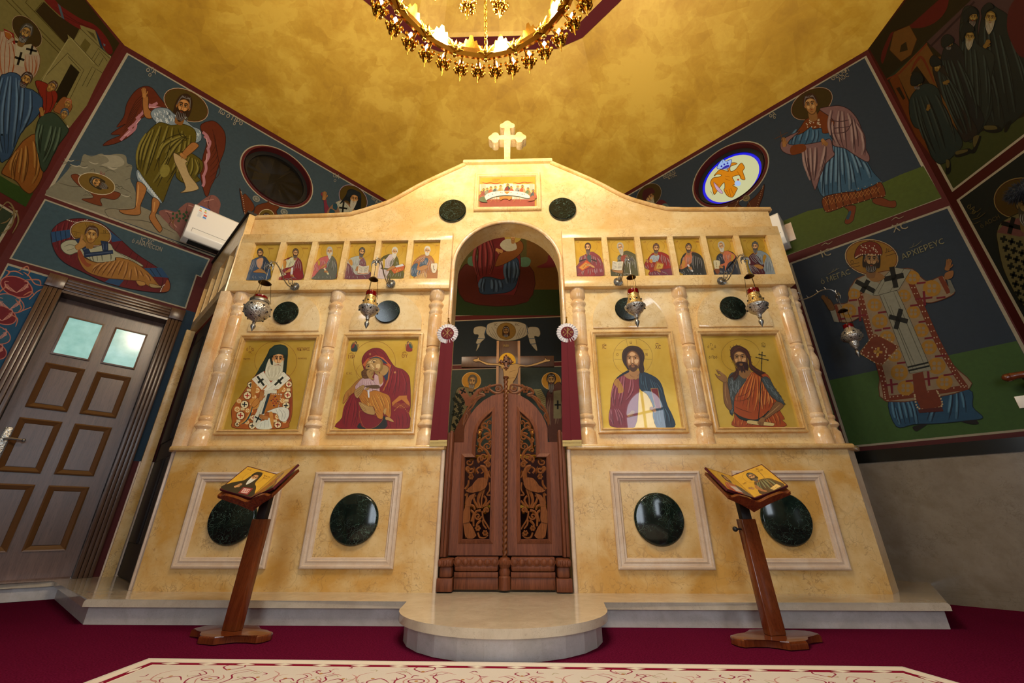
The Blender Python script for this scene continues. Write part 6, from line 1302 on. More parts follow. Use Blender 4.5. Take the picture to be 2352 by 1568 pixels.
# ---------------------------------------------------------------- lectern diptychs
for n_, prj in enumerate(LECT):
    for j, (o0, nn, bd, wv, s_, W_, H_) in enumerate(prj):
        # local: u along the width from the spine, v up the spine; painted in a 100 x 97 field
        flip = (j == 0)
        def pj(x, y, o0=o0, wv=wv, s_=s_, flip=flip): u = (1-x/100) if flip else x/100; return o0+wv*(u*.19)+s_*((1-y/97)*.185)
        p = Paint(pj, nn)
        p.poly('3,3 97,3 97,94 3,94', '#c8982c', sm=False, gold=False)
        if n_ == 0 and j == 0:
            p.ring(50, 34, 27, 27, .7, '#8a5c1c'); p.poly('3,94 8,72 24,58 34,50 38,30 44,12 60,12 66,30 70,50 82,60 92,75 95,94', '#1e1c16'); p.head(52, 34, 14, hair='#c4c0ac', beard='#d0ccba', bl=.9, hood=1, neck=False, skin='#b07848'); p.poly('38,28 42,12 60,11 66,28 52,21', '#16140f'); p.hand(34, 74, 13, .5, '#c08c58'); p.poly('52,72 80,68 84,92 56,94', '#7c1c24', sm=False); p.poly('57,75 76,72 79,88 60,90', '#c8a8a0', sm=False); p.dots('62,80 68,78 74,77 64,85 70,84 75,83', 2.2, '#a83c34'); p.text('ό Α', 10, 14, 8, '#6a3414'); p.text('ΝΕΚΤΑ', 70, 20, 6, '#6a3414'); p.text('ΡΙΟC', 74, 28, 6, '#6a3414')
        elif n_ == 0:
            p.ring(50, 34, 26, 26, .7, '#8a5c1c'); p.poly('10,94 16,70 30,56 36,30 50,12 64,30 70,56 84,70 90,94', '#8a3c24'); p.poly('60,94 66,60 72,60 90,90 90,94', '#4c5c3c'); p.folds('30,58 70,58', '16,92 84,92', 8, '#5c2010', 1.4, hi='#c87848'); p.head(50, 34, 14, hair='#4a2814', neck=False, skin='#b07848')
        elif j == 0:
            p.ring(50, 34, 26, 26, .7, '#8a5c1c'); p.poly('12,94 16,70 30,56 70,56 86,70 92,94', '#b04c34'); p.poly('58,94 62,58 72,56 88,72 92,94', '#24384c'); p.folds('30,58 60,58', '20,92 56,92', 6, '#7a2c1c', 1.4, hi='#d88860'); p.poly('30,70 58,66 62,88 34,92', '#c8b8b0', sm=False); p.head(50, 34, 14, hair='#3a2014', beard='#3a2014', bl=.05, long=.3, skin='#b07848')
        else:
            p.ring(48, 30, 26, 24, .7, '#8a5c1c'); p.poly('26,94 30,70 32,58 40,48 60,48 78,54 86,66 92,94', '#4c3820'); p.folds('50,50 76,54', '34,90 84,92', 9, '#2a2010', 1.4, hi='#7c8460'); p.poly('26,70 34,58 38,80 44,90 36,90', '#a06c3c'); p.hand(18, 66, 10, -.8, '#a87848'); p.line('74,18 66,90', 1.4, '#8a6a2c', taper=False); p.poly('56,86 80,80 84,92 60,95', '#d8b468', sm=False); p.text('ΙC ΧC', 60, 91, 6, '#4a3010'); p.head(46, 30, 14, hair='#241810', beard='#241810', bl=.4, long=.25, skin='#94643a'); p.text('όΑΓ', 8, 44, 7, '#6a3414'); p.text('ΙΩ', 72, 14, 8, '#6a3414'); p.text('ό ΠΡ', 74, 22, 6, '#6a3414')
        p.build('painting', bd, M_icon)
# ---------------------------------------------------------------- murals painted on the walls
MAR, WHT, BLU, BLUD = '#54201e', '#a59c84', '#38474f', '#2e3842'  # BLUD is BLU darkened to put the right wall's dimmer light into its ground
def rectin(a, b, c, d, i): return [(a+i, c+i), (b-i, c+i), (b-i, d-i), (a+i, d-i)]
def wallp(M, gain=1.): return Paint(lambda x, y, M=M: M @ Vector((x, 0, y)), -M.col[1].xyz, gain=gain)
def panel(p, a, b, c, d, col, hole=None, w=.018):
    for i, cc in ((0, WHT), (w, col)): q = rectin(a, b, c, d, i); p.raw([keyhole(q, hole) if hole else q], cc)
def px(p, f, ox, oy, k): p.pj = f; return p.at(ox, oy, k)
# ---- left diagonal wall
zL2 = loc(ML, onL(102.5, 447.8)).z; zL3 = 2.99
p = wallp(ML, .80); hl_ = circle(wcL.x, wcL.z, WR+.004)
p.raw([keyhole([(tLc, ZS), (D0-.1, ZS), (D0-.1, 2.34), (D1+.11, 2.34), (D1+.11, ZS), (tLb, ZS), (tLb, HL), (tLc, HL)], hl_)], MAR)
panel(p, loc(ML, onL(120, 418)).x+.0, tLb-.07, zL2, 4.88, BLU, hl_)
rr_ = lambda c, r0, r1, n=48: [[(c.x+r*math.cos(t), c.z+r*math.sin(t)) for r, t in ((r0, a), (r1, a), (r1, b), (r0, b))] for a, b in [(2*PI*i/n, 2*PI*(i+1)/n) for i in range(n)]]
p.raw(rr_(wcL, WR+.005, WR+.03), '#5a1f1c'); p.raw(rr_(wcL, WR+.03, WR+.042), WHT)
p.raw([rectin(.112, .2, .96, 2.37, 0)], '#22384a')
px(p, onL, 0, 0, 1)
p.poly('21.5,594 102.5,456.5 483,594.5 463,637 452.5,632.5 427,709', WHT, sm=False); p.poly('27,592.5 104.5,460.5 478.5,596.5 460.5,634 450,630 424.5,705.5', '#3a5058', sm=False)
p.poly('17.5,604 119,634.5 60,765 -55,1015 -200,1310 -236,1150 -114,850', WHT, sm=False); p.poly('19,609.5 114,637.5 55,760 -60,1010 -200,1300 -230,1150 -110,850', '#1a4a68', sm=False)
px(p, onL, 0, 0, 2.24)
for cx, cy, c, sc in ((85, 1475, '#6c1c22', 1), (50, 1560, '#2c5468', .9), (10, 1620, '#6c1c22', .9), (-20, 1720, '#2c5468', .9), (-40,1800,'#6c1c22',.9)):
    p.ell(cx, cy, 88*sc, 52*sc, '#b06c5c', .35, keep=True); p.L += 1; p.ell(cx, cy, 82*sc, 47*sc, c, .35); p.lines([[(cx, cy+30), (cx+a*45*sc, cy+b*10), (cx+a*60*sc, cy-b*20-6), (cx+a*38*sc, cy-b*26)] for a in (-1, 1) for b in (-.4, .3, 1)], 4, '#c08878')
p.lines(['-40,1560 0,1500 40,1470', '95,1395 140,1370 150,1400', '130,1440 200,1440 210,1470', '80,1540 110,1580 90,1610', '120,1520 160,1500 175,1520', '60,1620 90,1640 80,1680', '20,1430 50,1400 30,1390'], 7, '#b06c50')
p.lines(['120,1400 150,1420 180,1460 230,1470', '160,1390 140,1420', '190,1500 230,1480', '40,1400 80,1395 120,1415', '150,1540 190,1500', '110,1600 160,1580'], 6, '#b8785c')
# ground and rocks
p.poly('232,1001 330,960 450,1030 560,1060 700,1050 850,1120 930,1200 1100,1300 1125,1325 1120,1316 700,1162 240,1003', '#827a64', sm=False)
p.poly('236,998 300,930 345,880 370,850 410,850 430,795 470,805 520,790 545,800 600,792 645,800 655,840 680,855 670,920 695,980 700,1060 560,1070 400,1040', '#77735f'); p.poly('440,800 530,800 560,830 520,850 600,860 640,840 600,800', '#918c76')
rn = random.Random(2); p.lines([[(x, y), (x+rn.uniform(10, 30), y+rn.uniform(-16, 10)), (x+rn.uniform(20, 60), y+rn.uniform(-4, 26))] for x, y in [(rn.uniform(300, 660), rn.uniform(830, 1010)) for _ in range(26)]], 3, '#4c4a3c'); p.lines(['560,1120 540,1080 600,1075 660,1095', '300,940 380,960 450,955', '640,1130 760,1140 900,1200', '860,1230 960,1270'], 4, '#544f3e'); p.lines([[(x, y), (x+30, y+12), (x+50, y+8)] for x, y in [(rn.uniform(330, 640), rn.uniform(810, 1000)) for _ in range(14)]], 5, '#a39e88')
p.poly('818,1100 850,1078 905,1090 925,1070 965,1042 1010,1052 1040,1030 1085,1003 1118,1015 1135,1050 1130,1110 1200,1180 1200,1330 1100,1300 960,1258 905,1190', '#7c5048'); p.lines(['850,1080 880,1130 870,1160 920,1200', '965,1045 960,1100 990,1160 960,1220', '1085,1005 1070,1060 1110,1110', '1010,1200 1040,1290', '1010,1052 1040,1080 1030,1120'], 4, '#4c2c28'); p.lines(['850,1085 900,1100', '970,1055 1000,1065', '1050,1035 1100,1025', '880,1140 910,1170'], 6, '#a4786c'); p.lines(['900,1180 890,1140 920,1110', '890,1150 870,1120'], 5, '#6a4a24'); p.dots([(930+45*math.cos(a)*r, 1112+26*math.sin(a)*r) for a in [k*.9 for k in range(26)] for r in (.5, 1)], 7, '#2c4a2c')
# head on a dish
p.poly('365,905 400,898 430,940 480,965 590,985 620,1000 590,1027 530,1018 515,1030 520,1060 420,1026 478,1018 462,990 400,950', '#6c3418', edge='#3a1a0c', ew=3); p.ell(497, 945, 98, 53, '#c8bc9c', .28); p.ell(497, 945, 95, 50, '#6c5420', .28)
p.head(500, 940, 34, -1.1, hair='#2c2410', beard='#3a2c14', bl=.8, long=.4, skin='#94682c', hi='#b88c50', neck=False); p.text('Ιω', 512, 897, 26, '#7c2828', .25)
# winged saint
p.poly('855,550 820,500 780,452 735,446 690,475 652,535 637,600 600,655 645,640 570,690 620,695 560,722 530,750 605,735 680,690 715,625 745,600 830,570', '#5c2614', edge='#2c1008', ew=3); p.lines([[(760-i*9, 470+i*18), (700-i*5, 520+i*20), (660-i*5, 600+i*14)] for i in range(7)], 3, '#34140a')
p.poly('1030,650 1085,622 1125,640 1158,690 1155,770 1125,850 1105,920 1085,960 1068,1010 1050,990 1030,890 1045,800 1062,730', '#5c2614', edge='#2c1008', ew=3); p.lines([[(1090+i*6, 660+i*30), (1110+i*4, 740+i*30), (1080, 800+i*28)] for i in range(6)], 3, '#34140a')
p.lines(['620,722 650,690 680,660', '650,700 690,668 700,640', '660,665 700,630 720,590', '700,612 730,585 745,560', '740,560 780,545 810,530', '765,540 800,550 830,560', '1042,680 1065,700 1075,730', '1050,700 1080,730 1068,770', '1068,760 1075,800 1055,840', '1055,830 1060,870 1045,910', '1045,900 1050,940 1042,960'], 14, '#a87078', taper=False); p.lines(['640,700 670,675', '700,640 725,610', '755,550 800,555', '1060,710 1070,750', '1065,790 1060,840'], 5, '#d0a4a4')
p.halo(957, 541, 124, 76, .48, '#4a3a12', '#b8a884', '#5a1c1a', 5)
p.poly('735,500 762,500 765,560 800,590 770,612 740,590', '#9a6634', edge='#3a200c', ew=3); p.hand(742, 485, 34, -.1, '#a8743c')
p.poly('775,590 800,558 860,558 900,590 950,615 990,650 1030,670 1035,720 1000,738 975,735 990,690 940,650 820,640', '#7d8c94', edge='#2c3438', ew=3)
W2 = lambda x, y: [(x, y), (x+6, y+9), (x+2, y+18)]
rn = random.Random(8); p.lines([W2(rn.uniform(790, 960), rn.uniform(565, 625)) for _ in range(40)]+[W2(rn.uniform(990, 1025), rn.uniform(670, 715)) for _ in range(12)], 4, '#c3cccc'); p.lines([W2(rn.uniform(790, 960), rn.uniform(570, 625)) for _ in range(20)], 3, '#45525a')
p.poly('815,632 880,645 945,640 1000,668 1008,720 985,760 950,790 905,800 912,860 880,930 850,1010 832,1042 790,985 706,872 712,790 745,700', '#554a10', edge='#241e06', ew=3)
p.folds('760,690 850,650 980,690', '712,860 760,920 835,1030', 11, '#2a2406', 5, .1, '#857a34'); p.folds('950,700 990,700', '820,900 900,900', 5, '#2a2406', 5, .15, '#857a34', 3); p.lines(['815,760 850,720 930,690 960,720 930,725', '880,720 860,800 830,850', '915,660 930,700 975,715'], 5, '#2a2406'); p.ell(848, 880, 24, 34, '#7c7230', .3)
p.poly('900,800 960,780 1040,830 1035,885 1010,900 1028,930 960,945 908,915 905,860', '#554a10', edge='#241e06', ew=3); p.folds('960,800 1030,830', '930,930 1010,920', 6, '#2a2406', 4, .2, '#857a34')
p.poly('985,735 1022,748 1000,775 950,812 928,800', '#9a6634', edge='#3a200c', ew=3); p.poly('892,790 912,795 967,832 955,840 975,900 1016,955 1012,978 928,992 955,965 915,870 897,830', '#ab9468', edge='#4c3c20', ew=3); p.hand(938, 800, 26, 2.2, '#a8743c')
p.poly('700,895 710,875 740,920 790,985 833,1040 815,1040 760,990 715,940', '#7d8c94', edge='#2c3438', ew=2); p.lines([((712+i*8, 890+i*10), (716+i*8, 915+i*10)) for i in range(14)], 6, '#c3cccc')
p.poly('706,935 752,965 742,1010 722,1060 724,1098 700,1108 640,1102 612,1082 660,1078 695,1068 700,1010', '#9a6634', edge='#3a200c', ew=3); p.poly('785,1018 822,1042 806,1090 800,1115 832,1170 828,1192 812,1190 768,1125 778,1090', '#9a6634', edge='#3a200c', ew=3); p.lines(['712,950 708,1010 700,1060', '795,1040 790,1090'], 8, '#c08c50')
p.head(942, 552, 54, .28, .82, '#94622e', '#c08a50', '#4c2e12', hair='#33200f', beard='#2c1a0c', bl=.35, long=.2, turn=-.05)
p.text('ό Α', 748, 368, 36, '#a89c84', .3); p.text('Γ', 775, 362, 22, '#a89c84', .3); p.text('ο', 760, 392, 30, '#a89c84', .3); p.text('Ιω ό ΠΡο', 1120, 578, 34, '#a89c84', .52); p.text('ο', 1195, 640, 26, '#a89c84', .5)
# reclining child
p.poly('263,1205 290,1160 345,1132 430,1126 520,1150 600,1215 700,1305 830,1392 872,1450 868,1495 820,1506 700,1492 560,1460 430,1402 330,1350 280,1290', '#5e161c', edge='#2c0a0c', ew=3); p.folds('300,1160 430,1130 560,1180', '290,1280 380,1340 470,1400', 12, '#3a0c10', 4, .05, '#7c2a2e'); p.folds('620,1240 760,1350 860,1440', '560,1440 700,1480 860,1495', 9, '#3a0c10', 4)
for q in ('262,1195 360,1182 362,1222 268,1250', '560,1185 628,1240 575,1246', '740,1380 830,1378 868,1430 785,1424', '575,1425 640,1438 612,1472 538,1452'): p.poly(q, '#24466a', sm=False); 
p.lines(['285,1192 290,1244', '310,1190 316,1238', '335,1188 340,1230', '770,1382 800,1424', '800,1380 830,1426'], 5, '#12263c'); p.along('345,1132 395,1145 450,1132', 16, 2.6, '#d8d0b8'); p.along('868,1455 840,1470 825,1500', 14, 2.6, '#d8d0b8'); p.poly('860,1440 872,1460 868,1495 830,1502 845,1470', '#8a4a20')
p.ell(466, 1203, 108, 63, '#c0b498', .22); p.ell(466, 1203, 104, 59, '#5c1c18', .22); p.ell(466, 1203, 101, 56, '#8a6a24', .22); p.lines(['440,1148 447,1175', '478,1152 478,1180', '370,1190 415,1200', '372,1222 415,1225', '515,1200 565,1205'], 2.5, '#4c3410'); p.text('ω', 448, 1163, 22, '#4c3410'); p.text('Ο', 382, 1213, 20, '#4c3410'); p.text('Ν', 530, 1200, 20, '#4c3410')
p.poly('312,1262 340,1240 385,1236 430,1262 480,1275 560,1252 590,1290 650,1318 720,1355 735,1372 690,1362 600,1325 585,1345 500,1352 440,1325 400,1300 360,1312 325,1295', '#a3a388', edge='#3c3c30', ew=3); p.folds('460,1310 580,1300', '470,1345 580,1345', 8, '#5c5c4c', 3); p.lines(['330,1270 360,1260 400,1270', '600,1300 660,1330 710,1355', '345,1290 380,1280'], 3, '#5c5c4c')
p.poly('400,1300 440,1330 500,1352 590,1342 600,1325 680,1345 760,1400 810,1460 832,1482 780,1480 720,1450 640,1440 540,1430 450,1400 410,1350', '#96682c', edge='#4c2a0c', ew=3); p.folds('520,1360 640,1345 740,1400', '470,1405 600,1435 800,1470', 12, '#5c3410', 4, .1, '#b8864a'); p.poly('398,1300 415,1290 445,1350 470,1360 450,1375 420,1350', '#8a4424')
for q in ('420,1275 445,1262 470,1310 440,1318', '385,1232 412,1226 440,1275 420,1280', '430,1305 580,1288 582,1306 435,1325', '518,1240 555,1245 556,1290 528,1292'): p.poly(q, '#1c2e4c', sm=False, edge='#0c1626', ew=2)
p.lines(['440,1312 575,1298', '430,1285 455,1275', '530,1255 532,1285', '545,1255 546,1285'], 2.5, '#5c6c84'); p.poly('385,1268 405,1250 415,1215 428,1235 445,1262 400,1288', '#a87c40', edge='#4c2e12', ew=2); p.hand(420, 1225, 20, .2, '#a87c40')
p.head(470, 1213, 40, .18, .95, '#a27636', '#c8a060', '#5c3c18', hair='#4c3018', neck=True); p.poly('700,1445 742,1452 745,1468 715,1470', '#a87c40', edge='#3a200c', ew=2); p.poly('770,1460 830,1475 810,1482 775,1478', '#a08c5c', edge='#3a200c', ew=2)
p.text('ΙC ΧC', 720, 1240, 30, '#a49c88', .3, .9); p.text('ό ΑΝΑΠΕCΏΝ', 675, 1248, 30, '#a49c88', .3, .82)
# cherub wings and bishop near the window
px(p, onL, 500, 300, 4.704)
p.poly('235,625 265,700 300,690 385,800 385,860 340,900 380,930 330,975 300,930 270,850 250,740', '#5c2c12', edge='#2c1208', ew=5); p.along('250,660 275,770 290,900', 26, 5, '#b09c88'); p.poly('400,840 450,800 530,780 540,765 580,800 660,825 630,880 650,960 400,960', '#5c2c12', edge='#2c1208', ew=5); p.ell(525, 935, 88, 84, '#b8a884'); p.ell(525, 935, 82, 78, '#5c4a18'); p.head(522, 965, 60, skin='#94622e', hair='#33200f', neck=False)
for x, y in ((413, 740), (715, 882)): p.ell(x, y, 42, 32, '#7c7c70', .5); p.ring(x, y, 22, 17, 5, '#34342c', .5)
p.halo(1460, 735, 172, 128, .72, '#463610', '#a894a0', '#3a1414', 8)
p.poly('1160,910 1145,800 1135,730 1110,690 1130,670 1165,720 1180,800 1230,880 1230,915', '#6c2838'); p.hand(1148, 720, 62, .1, '#94683a'); p.poly('1200,915 1210,830 1290,770 1350,760 1530,870 1560,915', '#7c5c44'); p.poly('1210,850 1260,870 1250,915 1205,915', '#20404c', keep=True); p.poly('1250,790 1290,800 1280,860 1240,840', '#20404c')
p.poly('1275,775 1340,755 1400,800 1480,900 1460,915 1330,915', '#a0a08c', sm=False); p.poly('1400,890 1530,860 1560,915 1400,915', '#a0a08c', sm=False); p.cross(1350, 840, 46, 20, '#141614', .12, 70); p.L += 1; p.lines(['1290,780 1340,915', '1380,800 1440,910'], 4, '#6c6c5c')
p.poly('1315,790 1380,700 1400,650 1440,633 1500,655 1545,700 1535,885 1490,880 1400,760 1330,790', '#10161a'); p.head(1470, 745, 62, .22, .8, '#94683a', '#b88c58', '#4c2e12', hair='#a8a08c', beard='#a8a08c', bl=.9, hood=1, neck=False); p.poly('1395,720 1410,655 1500,655 1545,705 1530,730 1470,695', '#182026')
p.text('όΑ', 1235, 500, 60, '#8c8878', .35); p.text('ο', 1245, 550, 50, '#8c8878', .35); p.text('ΝΕΚΤΑ', 1650, 740, 52, '#8c8878', .55, .8); p.text('ΡΙο', 1690, 790, 48, '#8c8878', .55, .8)
p.build('mural', wL, M_mural, 'blue-ground mural with a winged saint, a reclining child and a bishop')
# ---- far left wall
p = wallp(MFL, .80); lo_ = loc(MFL, onFL(62, 478)).z
PF = [(-2.9, ZS+.0), (-.0, ZS), (0, HL), (-2.9, HL)]; p.raw([PF], MAR); px(p, onFL, 0, 0, 1)
px(p, onFL, 0, 0, 7.84)
zf = loc(MFL, onFL(56, 474)).z
p.pj = lambda x, y: MFL @ Vector((x, 0, y)); p.at(0, 0, 1)
panel(p, -2.8, -.045, zf, HL-.08, '#615a30'); panel(p, -2.8, -.045, 2.25, zf-.09, '#2e3a2a'); panel(p, -2.8, -.045, 1.2, 2.16, '#5c5848')
px(p, onFL, 0, 0, 7.84)
p.poly('640,205 790,30 1060,290 1440,500 1330,720 1175,780', '#261c0a', sm=False); p.poly('960,-60 1500,-40 2150,780 2005,1025 1900,930 1700,560 1440,455 1150,330', '#2a220c', sm=False)
p.lines(['110,0 1060,950', '210,0 1090,910', '460,45 1170,780', '490,0 460,45', '620,210 760,40'], 12, '#38300f', taper=False)
p.poly('780,-20 960,-20 1100,110 1440,330 1700,445 1900,650 2025,890 2000,975 1915,935 1790,725 1640,570 1400,505 1100,300', '#5a1414'); p.lines(['1000,130 1400,400 1700,520', '1150,300 1440,440'], 12, '#3a0c0c'); p.poly('1035,60 1090,110 1160,350 1110,320', '#3c4c58', sm=False, keep=True); p.poly('1855,780 1900,800 1890,830 1870,830', '#4c5c68', sm=False); p.poly('1720,555 1800,700 1870,900 2000,1030 1900,940 1810,850', '#12283c')
p.poly('1440,450 1710,545 1810,862 2000,1030 1845,1310 1700,1600 1560,1900 1250,2300 700,1480 1230,700 1215,620 1330,725 1460,525', '#746c40', sm=False); p.poly('1550,540 1685,600 1750,750', '#4c4420', sm=False); p.poly('1530,690 1635,800 1545,945 1440,830', '#544c22', sm=False); p.poly('1275,1150 1432,1300 1150,1850 900,1850', '#171206', sm=False)
p.lines(['1460,525 1810,862', '1330,725 1760,1190', '1210,950 1510,1260 1200,1900', '1210,960 720,1470', '1225,1015 1455,1270', '1645,1070 1770,870 1980,1050', '1690,1110 1800,930 1930,1100', '1480,1550 1660,1200 1840,1310', '1560,1560 1720,1250', '1860,1040 1770,1200'], 9, '#2c2608', sm=False, taper=False); p.lines(['1240,720 1270,680 1700,1150', '760,1450 1230,700'], 14, '#8c8458', sm=False, taper=False)
p.halo(483, 568, 345, 205, .86, '#2e220a', '#8a7c60', '#3a1410', 14)
p.poly('0,640 30,570 140,580 260,740 420,800 600,820 710,990 705,1200 600,1400 400,1420 200,1500 0,1500', '#8c7c68', edge='#5c2c10', ew=8); p.folds('60,640 240,760', '40,1400 200,1450', 6, '#7c3c14', 12); p.folds('460,1000 680,1010', '500,1380 620,1380', 6, '#7c3c14', 12)
p.poly('265,665 440,800 700,985 440,960 430,1210 250,1160 290,820', '#918a70', sm=False); p.poly('430,810 560,790 700,985 450,965', '#918a70', sm=False); p.cross(360, 770, 95, 42, '#120e0a', .25, 40); p.L += 1; p.cross(350, 1055, 90, 42, '#120e0a', .3, 120); p.L += 1; p.cross(565, 900, 100, 38, '#120e0a', .25, 85); p.L += 1
p.poly('62,510 242,602 275,800 205,775 90,660', '#6a1410', sm=False); p.poly('78,545 205,620 225,760 100,660', '#7c4818', sm=False); p.along('85,560 200,620 225,780', 14, 8, '#b0a080'); p.hand(170, 740, 90, 1., '#8c7c68')
p.head(455, 600, 150, .42, .8, '#6e5026', '#94743c', '#33220c', hair='#33312a', beard='#2e2c26', bl=.1, neck=True, turn=-.05)
px(p, onFL, 0, 0, 2.24)
p.poly('-5,900 60,940 170,992 131,1064 -5,985', '#2a4218', sm=False)
p.poly('10,878 60,800 90,760 130,715 190,700 222,880 165,990 120,978 80,930 20,900', '#7a4a1c', edge='#3a1c08', ew=4); p.folds('90,780 190,720', '60,920 180,960', 8, '#4c2a0c', 5, hi='#a07438')
p.poly('180,420 240,430 292,480 285,530 240,600 200,600 215,520', '#6c1c10', edge='#300a06', ew=3); p.folds('200,440 270,470', '215,580 250,580', 4, '#3c0e08', 4)
p.poly('-5,430 30,380 70,374 105,395 130,450 165,462 215,505 212,560 170,620 110,680 60,790 30,822 -5,800', '#28405a', edge='#0c1826', ew=4); p.folds('20,400 90,400 190,500', '0,780 60,780 120,660', 9, '#12202e', 5, .08, '#54708a')
p.poly('275,560 320,500 350,510 370,550 340,590 290,580', '#7a4a24', edge='#3a1c08', ew=3); p.poly('200,610 250,580 290,590 340,650 348,680 290,760 225,885 195,800 180,700', '#2a3a2c', edge='#101810', ew=4); p.folds('210,640 330,660', '200,780 240,860', 7, '#141e14', 5, .08, '#50624e')
for x, y, h, r, hr, bd in ((130, 412, 36, .5, '#2c1a10', '#2c1a10'), (262, 448, 30, .8, '#3c2410', None), (345, 535, 24, .3, '#8a4c24', None), (328, 588, 26, .3, '#22384a', None)): p.head(x, y, h, r, .85, '#7c5a28', '#a07c40', '#3a260e', hair=hr, beard=bd, bl=.1, neck=False)
p.hand(212, 580, 30, -.2, '#8a6430')
for q in ('-10,1090 30,1040 60,1060 70,1110 50,1170 0,1200', '40,1060 80,1090 90,1140 60,1200'): p.line(q, 9, '#7a6844')
p.lines(['0,1150 30,1140 50,1120', '55,1105 70,1100', '40,1160 60,1150'], 7, '#7a6844'); p.dots('82,1086 20,1195', 6, '#8c8468')
p.build('mural', wFL, M_mural, 'dark mural of a bishop and a kneeling crowd before a temple')
# ---- right diagonal wall
zR2a, zR2b = loc(MR, onR(2165.5, 454)).z, loc(MR, onR(2171, 462)).z
p = wallp(MR, .62); hr_ = circle(wcR.x, wcR.z, WR+.004)  # gain darkens these pigments in place of the right side's weaker light
p.raw([keyhole([(tRb, z_b1), (tRc, z_b1), (tRc, HR), (tRb, HR)], hr_)], MAR)
tRe = loc(MR, onR(2120, 375)).x
panel(p, tRb+.07, tRe, zR2a, HR-.06, BLUD, hr_); p.raw(rr_(wcR, WR+.005, WR+.03), '#5a1f1c'); p.raw(rr_(wcR, WR+.03, WR+.042), WHT)
tq = loc(MR, onR(1897, 830)).x
panel(p, loc(MR, onR(1862, 760)).x, tRe+.02, z_b1+.035, zR2b-.05, '#2a3541')
zg = loc(MR, onR(1975, 860)).z; p.raw([[(loc(MR, onR(1862, 760)).x+.02, z_b1+.05), (tRe, z_b1+.05), (tRe, zg+.03), (loc(MR, onR(1862, 760)).x+.02, zg)]], '#3c5a26')
px(p, onR, 1760, 0, 2.6132)
p.poly('90,1330 250,1265 350,1245 680,1105 800,1050 942,996 1052,1185 130,1530 60,1545', '#4c5a22', sm=False)
p.halo(273, 622, 136, 84, -.52, '#3c2e10', '#a8987a', '#5a1c1a', 5)
# robe
p.poly('470,1240 535,1235 530,1290 520,1325 490,1345 470,1330 495,1270', '#6c3418', edge='#2c1208', ew=3); p.poly('640,1195 690,1185 740,1205 775,1205 778,1240 740,1245 650,1222', '#6c3418', edge='#2c1208', ew=3); p.poly('480,1310 500,1265 510,1275 495,1315', '#2c4450')
p.poly('215,770 280,700 350,760 420,860 520,860 560,900 600,960 640,1030 690,1110 500,1160 350,1185 300,1100 260,1000 240,900 210,870 130,880 140,845 180,800', '#34566e', edge='#12202c', ew=4)
p.folds('380,880 460,880 560,920', '340,1180 480,1160 660,1100', 12, '#16283a', 6, .06, '#6c8ea4'); p.folds('190,780 330,780', '150,870 320,860', 6, '#16283a', 5, .1, '#5c8098')
p.poly('338,1190 430,1160 560,1145 640,1115 688,1095 715,1175 640,1190 560,1215 480,1235 410,1262 355,1270', '#6c3414', edge='#2c1208', ew=4); p.lines([[(365+i*42, 1180-i*10), (380+i*42, 1255-i*12)] for i in range(8)], 10, '#431c0a'); p.along('342,1190 480,1150 690,1092', 60, 2.6, '#b8a47c'); p.along('358,1268 520,1222 713,1172', 60, 2.6, '#b8a47c'); p.lines([[(350+i*22, 1195-i*5.2), (372+i*22, 1232-i*5.4)] for i in range(15)]+[[(372+i*22, 1195-i*5.2), (352+i*22, 1235-i*5.4)] for i in range(15)], 2.6, '#a8743a')
p.poly('208,760 240,715 300,690 330,660 400,700 425,720 385,790 340,800 330,770 280,775 270,760 215,800 175,805', '#6c3414', edge='#2c1208', ew=3); p.dots([(240+rn.uniform(0, 90), 705+rn.uniform(0, 60)) for _ in range(26)], 4, '#b8a88c')
p.poly('320,655 380,640 440,635 500,660 550,720 575,790 580,860 620,940 605,972 530,930 470,890 400,870 405,790 375,790 410,740 380,700', '#7a5a58', edge='#2c1a1c', ew=4); p.folds('400,660 500,680 560,760', '420,870 520,910 600,950', 9, '#462e30', 6, .12, '#a88c84'); p.lines(['380,720 440,730 500,720', '390,800 480,790 520,720', '410,770 500,760'], 6, '#462e30')
p.poly('85,860 110,830 170,800 200,790 130,860 210,870 330,850 385,835 400,900 410,930 380,960 340,1010 300,1130 285,1125 250,1010 220,925 150,930 95,905', '#7a5a58', edge='#2c1a1c', ew=4); p.folds('230,890 380,880', '270,1080 310,1090', 8, '#462e30', 6, .05, '#a88c84'); p.poly('150,880 225,865 235,905 155,930', '#6c3414')
p.hand(108, 862, 38, -.1, '#9a6c3c'); p.hand(345, 850, 34, 2.4, '#9a6c3c'); p.line('98,850 85,790', 4, '#5c3a1c'); p.line('50,835 130,795', 4, '#5c3a1c')
p.head(268, 632, 56, -.2, .85, '#9a6c3c', '#c09660', '#4c2e14', hair='#3c2418', turn=-.05)
p.text('όΑ', 22, 708, 34, '#a0967c', -.4); p.text('ο', 45, 716, 28, '#a0967c', -.4); p.text('ΘΕΟΦΙ', 395, 487, 38, '#9a8c70', -.52); p.text('ΛΟC', 440, 492, 32, '#9a8c70', -.52)
